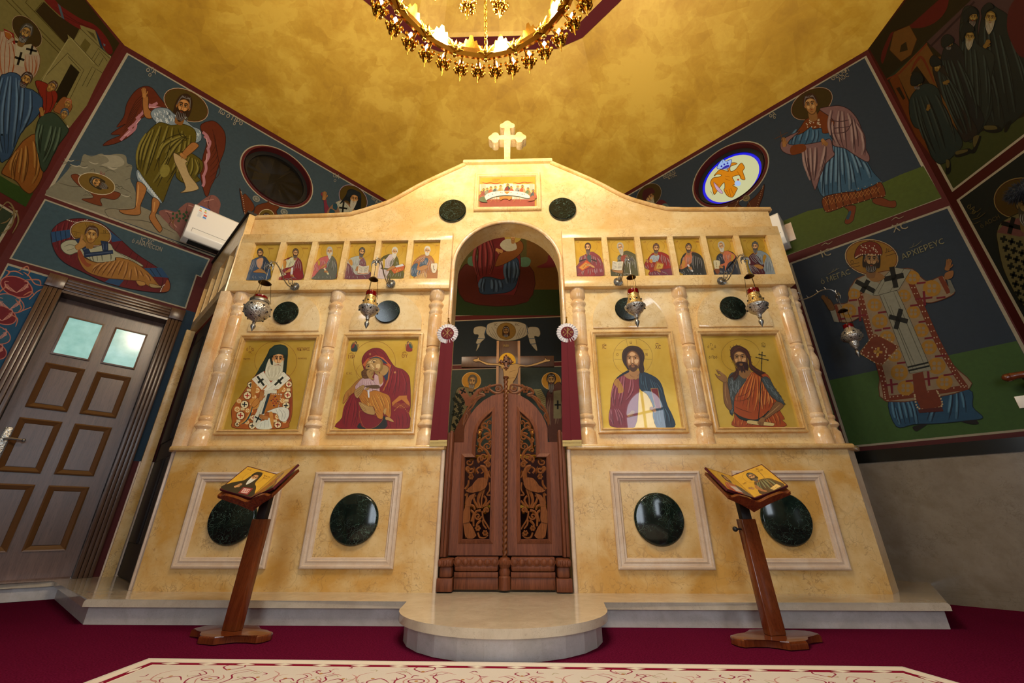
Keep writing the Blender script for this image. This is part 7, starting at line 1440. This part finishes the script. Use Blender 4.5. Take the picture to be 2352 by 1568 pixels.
# beside the round window
px(p, onR, 1400, 300, 4.704)
p.halo(428, 700, 150, 112, -.72, '#3a2c10', '#8a7c60', '#2c1210', 7); p.poly('480,850 540,750 610,770 640,830 640,860', '#4c1620'); p.poly('570,800 620,790 660,850 640,860 580,860', '#4c5c58'); p.head(435, 725, 70, -.3, .8, '#8c6238', '#b08854', '#432a12', hair='#3c1418', beard='#8c8468', bl=.9, neck=False, hood=1); p.poly('355,720 370,650 420,620 470,625 490,670 440,690 400,740 385,770', '#3c1418')
p.poly('1285,850 1300,790 1330,790 1410,730 1400,800 1470,850', '#4c2410', edge='#200c06', ew=5); p.poly('1490,850 1500,780 1570,720 1630,650 1675,580 1660,700 1630,780 1600,850', '#4c2410', edge='#200c06', ew=5); p.along('1660,600 1630,700 1590,840', 20, 5, '#9a8468'); p.along('1390,760 1350,840', 10, 5, '#9a8468'); p.ell(1480, 732, 40, 32, '#7c6c48', -.5); p.ring(1480, 732, 20, 16, 5, '#3c3420', -.5); p.line('1500,765 1540,850', 4, '#7c6c48')
p.text('ΒΕΝΕΔΙ', 588, 525, 52, '#8c8068', -.45, .8); p.text('ΚΤΟC', 640, 530, 46, '#8c8068', -.45, .8); p.text('όΑ', 170, 745, 40, '#7c7460', -.4)
# high priest
px(p, onR, 1760, 480, 2.5287)
p.poly('1120,920 1497,868 1600,850 1600,1340 1497,1322 480,1395 355,1062 700,1020', '#3c5a26', sm=False) if 0 else None
p.ell(612, 282, 156, 105, '#b09c70', .12); p.ell(612, 282, 151, 101, '#5a1c1a', .12); p.ell(612, 282, 147, 97, '#8a6420', .12); p.lines(['600,182 608,205', '625,180 633,205', '470,330 540,312', '475,345 545,330', '690,255 755,235', '695,275 760,255'], 3, '#3c280c', taper=False); p.text('Ο', 488, 318, 28, '#3c280c'); p.text('Ν', 695, 250, 28, '#3c280c')
p.poly('850,1265 900,1250 940,1245 900,1275 870,1290', '#181410'); p.poly('1130,1230 1200,1215 1235,1245 1190,1250', '#181410')
p.poly('712,1110 850,1080 1170,1045 1200,1150 1258,1212 1150,1230 1000,1245 860,1250 755,1262', '#244a66', edge='#0c1c2c', ew=4); p.folds('740,1110 860,1090', '770,1250 900,1245', 6, '#10243a', 6, .04, '#5484a0'); p.folds('1010,1070 1160,1060', '930,1240 1190,1210', 7, '#10243a', 6, .05, '#5484a0')
p.poly('480,480 500,440 560,390 820,345 890,390 940,420 1025,390 1050,440 1095,485 1040,520 960,545 900,550 940,640 1000,760 1080,900 1180,1043 700,1118 660,920 600,720 560,630 480,660 400,640 390,560 470,545', '#8e7a5e', edge='#5c2c10', ew=5)
for a, w in (('540,480 580,640 620,780 680,1000 700,1110', 34), ('820,380 900,560 1000,780 1090,940 1160,1040', 34), ('710,1100 900,1075 1170,1035', 30), ('1010,395 1060,490', 26), ('400,560 430,650', 24)): p.line(a, w, '#6c2c12', taper=False)
for a, n_ in (('534,482 574,642 614,782 674,1000 692,1100', 44), ('552,482 592,642 632,782 692,1000', 44), ('812,382 892,562 992,782 1082,942 1150,1035', 44), ('830,382 908,560 1008,778 1098,938', 44), ('720,1092 900,1070 1160,1028', 34)): p.along(a, n_, 4.2, '#b8a484')
for x, y, r in ((512, 495, 34), (630, 558, 40), (660, 652, 44), (703, 748, 42), (745, 850, 40), (773, 950, 48), (810, 1040, 46), (850, 400, 42), (800, 505, 38), (855, 600, 38), (900, 705, 42), (945, 805, 44), (990, 912, 50), (1035, 1005, 46), (962, 462, 50), (478, 592, 44), (1000, 380, 0)):
    if not r: continue
    p.ell(x, y, r*1.05, r*.95, '#a07424', .1, keep=True, n=18)
p.L += 1
for x, y, r in ((512, 495, 34), (630, 558, 40), (660, 652, 44), (703, 748, 42), (745, 850, 40), (773, 950, 48), (810, 1040, 46), (850, 400, 42), (800, 505, 38), (855, 600, 38), (900, 705, 42), (945, 805, 44), (990, 912, 50), (1035, 1005, 46), (962, 462, 50), (478, 592, 44)):
    for a in range(4): p.ell(x+r*.42*math.cos(a*PI/2+.8), y+r*.4*math.sin(a*PI/2+.8), r*.24, r*.24, '#8e7a5e', keep=True, n=8)
p.L += 1
for x, y, l in ((675, 600, 26), (700, 693, 22), (690, 500, 26), (650, 705, 20), (790, 893, 30), (725, 1020, 40), (740, 1035, 0), (840, 997, 30), (905, 655, 20), (945, 750, 26), (1010, 853, 30), (950, 985, 50), (1060, 962, 30), (915, 520, 50), (1015, 515, 26), (860, 560, 24), (540, 620, 44), (430, 640, 30), (505, 530, 24), (900, 430, 26)):
    if l: p.raw([[(x-l, y-5+l*.12), (x+l, y-5-l*.12), (x+l, y+6-l*.12), (x-l, y+6+l*.12)]], '#6c1420', keep=True)
for x, y in ((915, 520), (540, 610), (940, 985), (725, 1030)): p.raw([[(x-7, y-42), (x+7, y-42), (x+14, y+42), (x, y+42)]], '#6c1420', keep=True)
p.L += 1
p.poly('655,490 760,475 800,560 860,700 960,935 835,955 760,760 700,600', '#8a8876', sm=False, edge='#3c3c30', ew=3); p.lines(['680,500 780,740 860,945', '740,480 840,720 930,930', '720,560 800,760 880,940'], 5, '#5c5c4c'); p.cross(768, 640, 56, 28, '#0e100c', .25, 60); p.L += 1; p.line('822,920 942,892', 10, '#0e100c', taper=False); p.line('826,940 948,912', 10, '#0e100c', taper=False)
p.poly('495,455 580,385 640,500 620,505', '#8a8876', sm=False); p.poly('510,435 590,375 690,470 620,505 500,450', '#8a8876', sm=False); p.poly('620,500 680,400 740,340 840,355 770,470 640,505', '#8a8876', sm=False, edge='#3c3c30', ew=3); p.lines(['540,430 630,495', '700,400 650,495', '800,350 720,480'], 4, '#5c5c4c'); p.cross(575, 450, 62, 27, '#0e100c', .5, 40); p.L += 1; p.cross(742, 398, 58, 30, '#0e100c', -.2, 62); p.L += 1
p.poly('850,960 910,945 935,1065 1000,1060 1025,1150 900,1165 860,1080', '#6c2c12', sm=False); p.along('862,1080 890,1160 1018,1145 995,1062', 26, 6, '#b8a47c'); p.poly('880,1165 1020,1150 1030,1175 890,1185', '#4c1c18', sm=False)
p.poly('540,838 632,726 770,800 668,912', '#6c2c12', sm=False, edge='#8a5c24', ew=4); p.along('552,838 632,738 758,802 668,900 555,842', 46, 4, '#b8a484'); p.cross(650, 830, 26, 14, '#b08434', .1); p.L += 1; p.dots([(575+rn.uniform(0, 150), 780+rn.uniform(0, 90)) for _ in range(16)], 5, '#b8a484')
p.poly('370,585 400,580 425,660 395,655', '#8a8876', sm=False); p.poly('330,520 370,525 400,580 370,590 350,560', '#6c4a24', edge='#2c180a', ew=3); p.hand(345, 530, 34, -.6, '#6c4a24'); p.poly('1040,375 1085,360 1080,400 1040,410', '#8a5c30'); p.hand(1055, 335, 46, .25, '#8a5c30'); p.poly('1050,410 1070,415 1100,480 1070,495', '#6c6c60', sm=False)
p.poly('590,370 650,370 690,400 640,425 600,410', '#8a6234'); p.head(612, 300, 60, .05, .85, '#86603a', '#a88458', '#432a12', hair='#241a12', beard='#2c2014', bl=.1, long=.1, turn=.02)
p.poly('515,262 540,215 600,190 650,205 672,240 665,270 600,262 555,272 520,290', '#6c2414', edge='#2c0c08', ew=3); p.along('520,285 560,265 665,268', 22, 4, '#b8a88c'); p.dots([(540+rn.uniform(0, 115), 212+rn.uniform(0, 45)) for _ in range(22)], 3.6, '#b8a88c')
p.text('ΙC', 322, 285, 58, '#9a9074', -.3, 1.1); p.text('ΧC', 738, 140, 62, '#9a9074', -.3, 1.1); p.text('ό ΜΕΓΑC', 322, 440, 42, '#84805e', -.35); p.text('ΑΡΧΙΕΡΕΥC', 792, 298, 46, '#84805e', -.38, 1.05); p.lines(['355,385 400,360 425,345', '380,370 395,350', '400,365 410,345', '830,230 870,215 905,185', '850,220 860,200'], 3, '#6c684c'); p.line('322,216 345,200 362,206 385,190', 4, '#9a9074'); p.line('728,70 752,52 772,58 800,44', 4, '#9a9074')
p.poly('330,1062 355,1058 460,1400 440,1400', '#3c5a26', sm=False)
p.build('mural', wR, M_mural, 'blue and green mural with a young saint above a crowned high priest')
# ---- far right wall
p = wallp(MFR, .62); p.raw([[(0, z_b1), (3., z_b1), (3., HR), (0, HR)]], '#40120f')  # paint darkened by gain, standing in for the dim right end of the room
zfr = loc(MFR, onFR(2183, 444)).z
p.pj = lambda x, y: MFR @ Vector((x, 0, y)); panel(p, .05, 2.9, zfr, HR-.05, '#33391a'); panel(p, .05, 2.9, z_b1+.03, zfr-.08, '#171c1a')
px(p, onFR, 1760, 0, 2.6132)
p.poly('618,290 840,0 1700,-200 1700,500 1547,700 1180,830 1000,960 720,470', '#1f190b', sm=False)
p.poly('965,250 1250,-20 1700,-300 1700,120 1470,330 1060,340', '#3d2a2a', sm=False); p.line('975,290 1250,10', 12, '#241418', taper=False)
p.poly('690,330 730,230 760,190 860,150 900,120 1060,-20 1095,-20 1080,60 1020,130 940,165 860,170 780,180 740,260 700,380', '#4c1010'); p.poly('725,470 840,440 960,240 890,330', '#202a1c', sm=False)
p.poly('765,190 860,152 905,235 870,330 810,370 740,300', '#5c3c18', sm=False, edge='#34180a', ew=4); p.poly('810,270 840,250 850,300 800,315', '#241a0a', sm=False); p.poly('740,480 960,260 1010,340 1060,340 1290,640 1000,930 870,620 790,450', '#5c3c18', sm=False); p.poly('740,480 790,450 985,930 900,820', '#5a2c0c', sm=False); p.line('725,475 800,440 965,260', 10, '#5c2410', sm=False, taper=False); p.line('870,430 900,370 940,350 1010,500', 18, '#5c2410'); p.poly('870,440 905,395 1010,540 990,560', '#1c140a', sm=False); p.poly('780,530 800,520 835,590 822,600', '#1c140a', sm=False)
for body, c, f1, f2 in (('1290,120 1330,20 1390,50 1450,90 1480,160 1560,220 1700,500 1560,660 1440,760 1360,700 1300,450 1270,300', '#191f1c', '1320,160 1500,260', '1400,700 1600,640'), ('1180,60 1240,38 1280,80 1270,180 1290,330 1380,520 1430,740 1380,790 1300,720 1200,500 1160,250', '#1c211d', '1200,150 1270,250', '1330,720 1420,740'), ('1160,180 1200,130 1250,160 1265,260 1370,330 1350,480 1360,620 1340,700 1280,800 1210,845 1150,580 1200,400', '#1f2622', '1190,250 1330,340', '1230,820 1340,700'), ('1050,350 1100,250 1180,310 1200,450 1230,560 1310,720 1230,830 1150,720 1060,500', '#1a1c1c', '1070,360 1170,360', '1170,740 1290,730'), ('1000,400 1060,390 1090,450 1150,580 1240,720 1270,800 1215,845 1175,830 1090,640 1030,520', '#201c18', '1040,420 1100,460', '1180,800 1250,800'), ('862,600 900,540 960,500 1030,530 1060,620 1090,700 1180,850 1130,930 1050,985 990,930 940,790 890,760 862,690', '#1f2a28', '890,580 1040,560', '1000,930 1160,860')):
    p.poly(body, c, edge='#0a0d0c', ew=4); p.folds(f1, f2, 8, '#0c100f', 5, .05, '#333d38')
for q in ('1085,960 1105,960 1110,1020 1090,1048 1078,1030', '1140,910 1220,890 1225,920 1145,945', '1240,830 1285,815 1290,830 1260,910 1230,920 1225,900 1245,890', '1310,760 1380,750 1420,780 1380,798 1320,790', '1440,740 1475,725 1450,785 1430,790'): p.poly(q, '#0e110f')
for q in ('1080,960 1100,965 1100,1000 1085,1005', '1142,908 1205,896 1205,910 1145,928', '1245,825 1280,815 1250,885', '1312,755 1375,755 1385,775 1320,778'): p.poly(q, '#4c4424')
for x, y, h, bd, bl in ((910, 500, 34, '#2a2014', .0), (1028, 400, 30, None, 0), (1100, 262, 32, '#2a2014', .1), (1225, 225, 40, '#7c7258', .8), (1245, 105, 38, '#332414', .5), (1350, 110, 48, '#7c7258', .9)): p.head(x, y, h, .1, .85, '#6c5424', '#86703a', '#2c200c', hair='#161a18', beard=bd, bl=bl, neck=False, hood=1 if bl > .4 else None)
for q in ('870,470 895,430 935,445 945,490 880,515', '985,360 1010,330 1050,360 1055,385 1000,400', '1055,235 1090,205 1125,225 1125,255 1065,285', '1170,200 1200,130 1250,165 1245,190 1200,200 1185,250', '1185,80 1240,40 1275,80 1230,90 1200,150', '1295,60 1340,15 1370,45 1330,65 1310,120'): p.poly(q, '#151a19', edge='#080a0a', ew=3)
p.hand(975, 650, 26, .3, '#6c5424'); p.hand(1080, 495, 28, 1.2, '#6c5424'); p.hand(1325, 270, 38, .6, '#6c5424'); p.poly('1450,150 1480,20 1600,-50 1700,300 1547,345 1480,260', '#421414')
px(p, onFR, 1760, 480, 2.5287)
p.ell(1475, -65, 150, 118, '#75663c', -.2); p.ell(1475, -65, 144, 112, '#3a1410', -.2); p.ell(1475, -65, 140, 108, '#40300e', -.2)
p.poly('1345,130 1395,60 1600,0 1700,200 1700,800 1600,640 1500,560 1440,470 1380,340 1350,200', '#5a5434', edge='#1c1a0c', ew=5)
for j, (x, y) in enumerate([(1385+a*46+b*14, 175+b*52+a*14) for a in range(8) for b in range(8)]):
    if x < 1700 and y < 640: p.cross(x, y, 21, 15, '#13160f', .25)
p.L += 1; p.poly('1345,135 1400,70 1600,20 1640,130 1480,160', '#5c3834', sm=False); p.cross(1430, 95, 60, 26, '#0c0c0a', .25, 50); p.L += 1; p.head(1520, -20, 90, 0, .8, '#6c5a34', '#86754a', '#3a2c14', hair='#1e1c18', beard='#3a3428', bl=.3)
p.text('όΑ', 1168, -12, 40, '#5c5230', .6); p.text('ο', 1195, 20, 40, '#5c5230', .6); p.lines(['1190,25 1230,15 1255,-5', '1200,60 1240,50 1280,20', '1230,45 1250,20', '1205,90 1250,70'], 4, '#4c4428'); p.text('ό ΑΩCΗ', 1255, 112, 34, '#4c4428', -.5)
p.build('mural', wFR, M_mural, 'very dark mural of black-robed monks above a half-seen bishop')
# ---- back wall seen through the arch
p = wallp(MB, 1.3); lb_ = lb  # gain lightens these pigments to make up for weak light behind the screen
p.raw([[(0, 0), (lb_, 0), (lb_, HL), (0, HL)]], '#3a3416')
z1 = loc(MB, onB(1163, 731)).z; z0_ = loc(MB, onB(1163, 844)).z
p.raw([[(0, z0_-1.0), (lb_, z0_-1.0), (lb_, z1), (0, z1)]], '#181e22'); p.raw([[(0, z1-.012), (lb_, z1-.012), (lb_, z1+.075), (0, z1+.075)]], '#8a7c68'); p.raw([[(0, z1), (lb_, z1), (lb_, z1+.063), (0, z1+.063)]], '#4a1a18')
p.raw([[(0, .1), (lb_, .1), (lb_, z0_), (0, z0_)]], '#2c3430'); p.raw([[(0, z0_-.01), (lb_, z0_-.01), (lb_, z0_+.06), (0, z0_+.06)]], '#8a7c68'); p.raw([[(0, z0_), (lb_, z0_), (lb_, z0_+.05), (0, z0_+.05)]], '#4a1a18')
px(p, onB, 980, 460, 2.6125)
p.poly('160,532 820,532 820,690 160,690', '#1c2a14', sm=False); p.poly('600,200 830,200 830,535 600,535', '#4c3010', sm=False)
p.poly('230,385 610,385 600,610 230,605', '#3c1410', edge='#240a08', ew=4); p.poly('250,345 300,330 325,345 325,390 255,390', '#3c5440'); p.poly('560,350 600,340 625,360 610,395 565,395', '#3c5440')
p.poly('310,320 300,240 330,200 480,180 520,260 560,330 560,440 530,560 480,580 330,560 320,520 300,470', '#4c1418', edge='#200808', ew=4); p.poly('320,555 330,470 380,460 470,470 480,340 540,345 555,400 540,500 500,545 420,560', '#1c2c40', edge='#0c1420', ew=4); p.folds('340,470 460,480', '330,550 470,550', 7, '#0e1826', 6, hi='#3c5068'); p.folds('490,360 550,370', '490,500 530,500', 5, '#0e1826', 6, hi='#3c5068'); p.folds('310,260 400,220', '310,460 400,440', 6, '#2c0a0c', 6, hi='#6c2c2c')
p.poly('410,390 440,320 480,300 470,250 560,240 580,290 540,340 470,380 430,395', '#5c3414', edge='#2c1408', ew=3); p.ell(518, 215, 52, 40, '#8a7434'); p.poly('440,270 470,235 520,240 540,290 480,305', '#8a8470'); p.head(518, 215, 26, skin='#8a6238', hair='#2c180c'); p.hand(430, 300, 30, 1.9, '#8a6238'); p.poly('310,570 560,570 600,610 360,620', '#3a1210'); p.poly('660,400 720,370 730,330 760,345 775,395 720,405', '#4c1418')
px(p, onB, 1000, 680, 4.127)
p.poly('492,270 560,245 670,238 790,245 860,272 880,330 860,375 780,410 680,425 580,415 500,370 480,330', '#8a806a', edge='#3c382c', ew=5); p.folds('500,300 560,280', '570,410 620,415', 4, '#5c5444', 4); p.folds('820,290 860,300', '770,410 820,390', 4, '#5c5444', 4)
p.poly('360,330 375,295 430,285 480,300 465,360 470,400 430,440 415,480 385,522 400,460 385,440 410,370 370,360', '#8a806a', edge='#3c382c', ew=4); p.poly('880,300 920,290 975,300 995,350 980,385 940,380 950,430 965,520 900,450 885,400 870,350', '#8a806a', edge='#3c382c', ew=4); p.lines(['395,400 470,405', '390,455 430,450', '885,405 950,400', '900,455 955,450', '490,270 470,360', '860,272 880,360'], 8, '#22384c')
p.ell(672, 332, 92, 82, '#5c441c'); p.ell(672, 332, 86, 76, '#6c5020'); p.head(670, 338, 44, skin='#5c4020', hi='#7c5c34', hair='#2c1a0c', beard='#2c1a0c', bl=.1, long=.3, neck=False); p.text('ΙC', 556, 282, 34, '#3a2c18'); p.text('ΧC', 752, 282, 34, '#3a2c18')
for s_, cx, cy in ((1, 342, 803), (-1, 1098, 805)):
    p.ell(cx, cy, 92, 84, '#b08c54'); p.ell(cx, cy, 86, 78, '#9a6c1c')
p.poly('200,890 280,860 390,900 460,870 420,980 300,1050 270,1400 155,1400 140,1300 170,1100', '#5c543a', edge='#201c10', ew=5); rn = random.Random(3)
for j in range(58): p.cross(215+rn.uniform(-35, 60)-.06*(j*8), 930+j*7.8, 17, 12, '#131810', .3)
p.L += 1; p.poly('215,900 270,870 330,960 400,880 440,870 380,960 345,1000 340,1040 285,1040 275,980', '#7c4c38', sm=False); p.cross(262, 900, 30, 15, '#0e100e', .5); p.L += 1; p.cross(345, 905, 30, 15, '#0e100e', -.3); p.L += 1; p.poly('205,1230 240,1160 285,1220 225,1290', '#6c3c14', sm=False); p.poly('165,1400 200,1240 330,1050 300,1400', '#5c3424'); p.head(350, 812, 54, .15, .85, '#7c5c34', '#a07c4c', '#3a2410', hair='#4c4438', beard='#544a3a', bl=.1, bald=True)
p.poly('930,880 1000,880 1090,1050 1040,1090 950,930', '#7c7048', sm=False); p.lines([[(960+i*9, 910+i*16), (1010+i*9, 890+i*16)] for i in range(10)], 4, '#2c2818'); p.poly('1050,960 1100,870 1200,850 1200,1400 1090,1400 1060,1250', '#4c2c24', edge='#201010', ew=5); p.folds('1080,960 1190,960', '1080,1230 1190,1200', 7, '#6c5444', 8); p.poly('1120,900 1190,890 1190,1160 1120,1160', '#6c6448', sm=False); p.cross(1160, 1030, 30, 16, '#0e100e', 0, 42); p.L += 1; p.head(1098, 800, 54, 0, .85, '#7c5c34', '#a07c4c', '#3a2410', hair='#241810', beard='#2c1c10', bl=1.3)
p.build('mural', wB, M_mural, 'dim altar mural with an enthroned mother, a face cloth and two bishops')
# painted body on the crucifix
p = Paint(onY(YC-.008), (0, -1, 0), 1000, 680, 4.127)
p.ell(682, 620, 80, 84, '#c8961c'); p.ell(682, 625, 45, 50, '#4c3410')
p.poly('355,605 375,595 400,590 400,570 415,590 425,605 500,632 600,640 660,650 700,650 770,640 860,655 930,640 1030,605 1040,575 1055,598 1088,602 1080,618 1040,625 950,655 870,668 800,668 785,720 760,780 735,830 740,960 700,1000 640,980 650,860 640,700 600,660 490,652 420,620 380,622', '#a88450', edge='#3c2410', ew=5)
p.lines(['500,634 500,650', '860,658 860,668', '700,720 760,700', '690,780 750,770'], 4, '#6c4a24'); p.text('ΙΝΒΙ', 640, 480, 30, '#8a7030')
p.head(678, 625, 40, -.3, .85, '#94703c', '#b8905c', '#3c2410', hair='#241408', beard='#241408', bl=.1, long=.2, neck=False)
p.build('painted_figure', cru, M_mural)
# stained glass eagle in the lit round window
def pane_pj(x, y): return PP(x, y, MR.translation-MR.col[1].xyz*(-.0765), -MR.col[1].xyz)
p = Paint(pane_pj, -MR.col[1].xyz, 1400, 300, 4.704)
E_ = []
p.L = 4
pts = [(1295+300*math.cos(a), 0) for a in (0,)]
cw = WR-.05
_m = lambda r, t: (MR @ Vector((wcR.x+r*math.cos(t), .0765, wcR.z+r*math.sin(t))))
pl = Paint(lambda x, y: MR @ Vector((x, .0765, y)), -MR.col[1].xyz); pl.L = 2; pl.raw(rr_(wcR, cw-.028, cw), '#1c1ce0')
p.v, p.f, p.c = pl.v, pl.f, pl.c
p.poly('1285,440 1200,420 1150,460 1130,490 1165,470 1210,480 1180,500 1120,510 1090,560 1110,620 1130,690 1165,650 1200,600 1240,560 1245,620 1235,640 1270,700 1320,720 1345,700 1370,650 1380,620 1330,590 1365,580 1345,540 1330,500 1400,480 1420,520 1465,525 1440,440 1460,400 1430,350 1400,370 1360,420 1310,440 1305,390 1350,370 1380,355 1340,345 1290,360 1265,400', '#d07c10', edge='#5c2c04', ew=6)
p.lines(['1260,640 1290,700', '1290,630 1310,710', '1310,620 1340,690', '1130,560 1180,590', '1380,440 1420,500', '1250,490 1300,500', '1250,520 1300,540', '1230,400 1290,440'], 5, '#7c3c08')
p.poly('1160,400 1200,330 1230,310 1260,330 1300,315 1320,320 1290,400 1210,415', '#9ab8e8', edge='#202880', ew=6); p.dots('1210,385 1240,365 1275,352', 11, '#1c1ca0'); p.poly('1210,415 1250,380 1290,370 1285,395', '#2020a0'); p.poly('1125,555 1150,580 1220,660 1210,680 1150,630', '#c8a0b8', edge='#5c4050', ew=4); p.ell(1385, 570, 34, 30, '#a8c4ec'); p.dots('1390,530', 12, '#b03c2c'); p.lines(['1220,320 1220,345', '1090,650 1120,700'], 4, '#202020')
p.build('stained_glass', win2, M_lit, 'lit amber double-headed eagle with blue ring')
# eagle-dark window keeps plain; energy sticker on the left air conditioner
e0 = loc(ML, pA(452, 468)); p = Paint(lambda x, y: ML @ Vector((x, -.2016, y)), -ML.col[1].xyz)
x0, z1_ = acL.location.x, 0; sx0 = loc(ML, on(ML, .2)(460, 472)).x; sz1 = loc(ML, on(ML, .2)(460, 472)).z; sw, shh = .085, .135
p.raw([[(sx0, sz1-shh), (sx0+sw, sz1-shh), (sx0+sw, sz1), (sx0, sz1)]], '#e4e4e0'); p.raw([[(sx0, sz1-.012), (sx0+sw, sz1-.012), (sx0+sw, sz1), (sx0, sz1)]], '#2c64b0')
for k, c in enumerate(('#2c8c3c', '#7cb83c', '#e8d82c', '#e89c2c', '#d8402c')):
    for a in (.006, .048): p.raw([[(sx0+a, sz1-.024-k*.008), (sx0+a+.012+k*.002, sz1-.024-k*.008), (sx0+a+.012+k*.002, sz1-.030-k*.008), (sx0+a, sz1-.030-k*.008)]], c, keep=True)
for k in range(7): p.raw([[(sx0+.006, sz1-.074-k*.008), (sx0+.036, sz1-.074-k*.008), (sx0+.036, sz1-.0755-k*.008), (sx0+.006, sz1-.0755-k*.008)]], '#6c7078', keep=True)
p.raw([[(sx0+.05, sz1-.08), (sx0+.078, sz1-.08), (sx0+.078, sz1-.10), (sx0+.05, sz1-.10)]], '#c85c4c', keep=True); p.raw([[(sx0+.05, sz1-.105), (sx0+.078, sz1-.105), (sx0+.078, sz1-.125), (sx0+.05, sz1-.125)]], '#5c8cc8', keep=True)
p.build('energy_sticker', acL, M_mural, 'coloured energy label sticker')
# ---------------------------------------------------------------- rug
r0, r1 = PZ(342, 1511, .012), PZ(2072, 1530, .012); rl, rr2 = PZ(190, 1568, .012), PZ(2205, 1568, .012)
ymid = (r0.y+r1.y)/2; 
xa, xb = r0.x, r1.x; dl_ = (rl-r0); dr_ = (rr2-r1); ex_ = 2.4/abs(dl_.y)
rp = [(r0.x, r0.y), (r1.x, r1.y), (min(2.3, r1.x+dr_.x*ex_*.35), r1.y+dr_.y*ex_*.35), (min(2.3, r1.x+.35*dr_.x*ex_), -4.35), (max(-2.3, r0.x+dl_.x*ex_*.35), -4.35), (max(-2.3, r0.x+dl_.x*ex_*.35), r0.y+dl_.y*ex_*.35)]
M_rug = NT('woven_rug').set(Roughness=1., Specular_IOR_Level=0.); _a = M_rug.n.new('ShaderNodeVertexColor'); _a.layer_name = 'paint'; M_rug.l.new(_a.outputs[0], M_rug.b.inputs['Base Color']); M_rug.bump(M_rug.noise(300, 2), .5, .004); M_rug = M_rug.m
M_rugb = plain('rug_edge', '#b8aca0', 1.)
rt_ = thing('rug', 'cream rug with crimson floral border lying on the red carpet', 'rug', (0, r0.y, 0))
bm = B(); prismz(bm, rp[::-1], .001, .0115); obj('rug_body', bm, M_rugb, rt_, 0)
p = Paint(lambda x, y: Vector((x, y, .0118)), (0, 0, 1)); p.STEP = 5e-5
p.raw([rp], '#c8c0b8')
def off2(q, d): return inset(q[::-1], d)[::-1]
def edge_pts(q, d, n, lo=0, hi=None):
    q = off2(q, d); out = []
    for i in (5, 0, 1):
        a, b = Vector(q[i]), Vector(q[(i+1) % 6]); L_ = (b-a).length; m = max(2, int(L_*n))
        for k in range(m): out.append((a+(b-a)*((k+.5)/m), (b-a).normalized()))
    return out
def strip(d0, d1, c): a, b = off2(rp, d0), off2(rp, d1); p.raw([(a[i], a[(i+1) % 6], b[(i+1) % 6], b[i]) for i in range(6)], c)
strip(.012, .045, '#d6ccc0'); strip(.05, .075, '#7c1830'); strip(.075, .082, '#d8cfc2'); strip(.36, .366, '#7c1830'); strip(.372, .40, '#8a2038')
for c, t_ in edge_pts(rp, .062, 7):
    nn_ = Vector((-t_.y, t_.x)); p.raw([[tuple(c+t_*.035), tuple(c+nn_*.012), tuple(c-t_*.035), tuple(c-nn_*.012)]], '#d8cfc2', keep=True)
p.L += 1; rn = random.Random(5)
p.STEP = 2e-5
def motif(c, t_, k, big):
    nn_ = Vector((t_.y, -t_.x)); T = lambda u, v: (c.x+(t_.x*u+nn_.x*v)*k, c.y+(t_.y*u+nn_.y*v)*k); L1, L2 = [], []
    for s_ in (-1, 1):
        L1 += [[T(0, .09), T(s_*.05, .06), T(s_*.075, .0), T(s_*.05, -.05), T(s_*.10, -.09)], [T(s_*.09, .02), T(s_*.13, -.02), T(s_*.17, .01), T(s_*.15, .04)], [T(s_*.10, .07), T(s_*.14, .10), T(s_*.18, .07)], [T(s_*.04, .10), T(s_*.02, .14), T(0, .11)], [T(0, -.09), T(s_*.04, -.13), T(s_*.02, -.16)]]
        L2 += [[T(s_*.02, .05), T(s_*.045, 0), T(s_*.02, -.04)], [T(s_*.03, -.06), T(s_*.07, -.10), T(s_*.13, -.07)], [T(s_*.06, .09), T(s_*.11, .12)], [T(s_*.13, .05), T(s_*.2, .02), T(s_*.22, -.05), T(s_*.18, -.09)]]
    p.L = 12; p.lines(L1, .006, '#8a3048'); p.L = 13; p.lines(L2, .005, '#b0807c'); p.L = 14
    if big: p.ring(c.x, c.y, .028*k, .020*k, .005, '#8a3048', keep=True)
    p.dots([T(0, 0), T(.0, -.10), T(0, .11), T(.16, -.02), T(-.16, -.02)], .007, '#a87c4c')
for j, (c, t_) in enumerate(edge_pts(rp, .215, 3.1)):
    motif(c, t_, .95 if j % 2 == 0 else .62, j % 2 == 0)
    nn_ = Vector((t_.y, -t_.x)); p.L = 15
    for q in range(16):
        u, v, a = rn.uniform(-.17, .17), rn.uniform(-.12, .12), rn.uniform(0, 6.28); P0_ = c+t_*u+nn_*v
        p.line([tuple(P0_), (P0_.x+.018*math.cos(a), P0_.y+.018*math.sin(a)), (P0_.x+.03*math.cos(a+.9), P0_.y+.03*math.sin(a+.9))], .005, rn.choice(['#8a3048', '#b0807c', '#a8a088', '#8a3048']), keep=True)
for gx in range(-14, 15):
    for gy in range(12):
        c = Vector((gx*.2+.1*(gy % 2), r0.y-.62-gy*.22))
        if abs(c.x) < 1.9+gy*.04: motif(c, Vector((1, 0)), .6, gy % 2 == 0)
p.build('woven_pattern', rt_, M_rug)
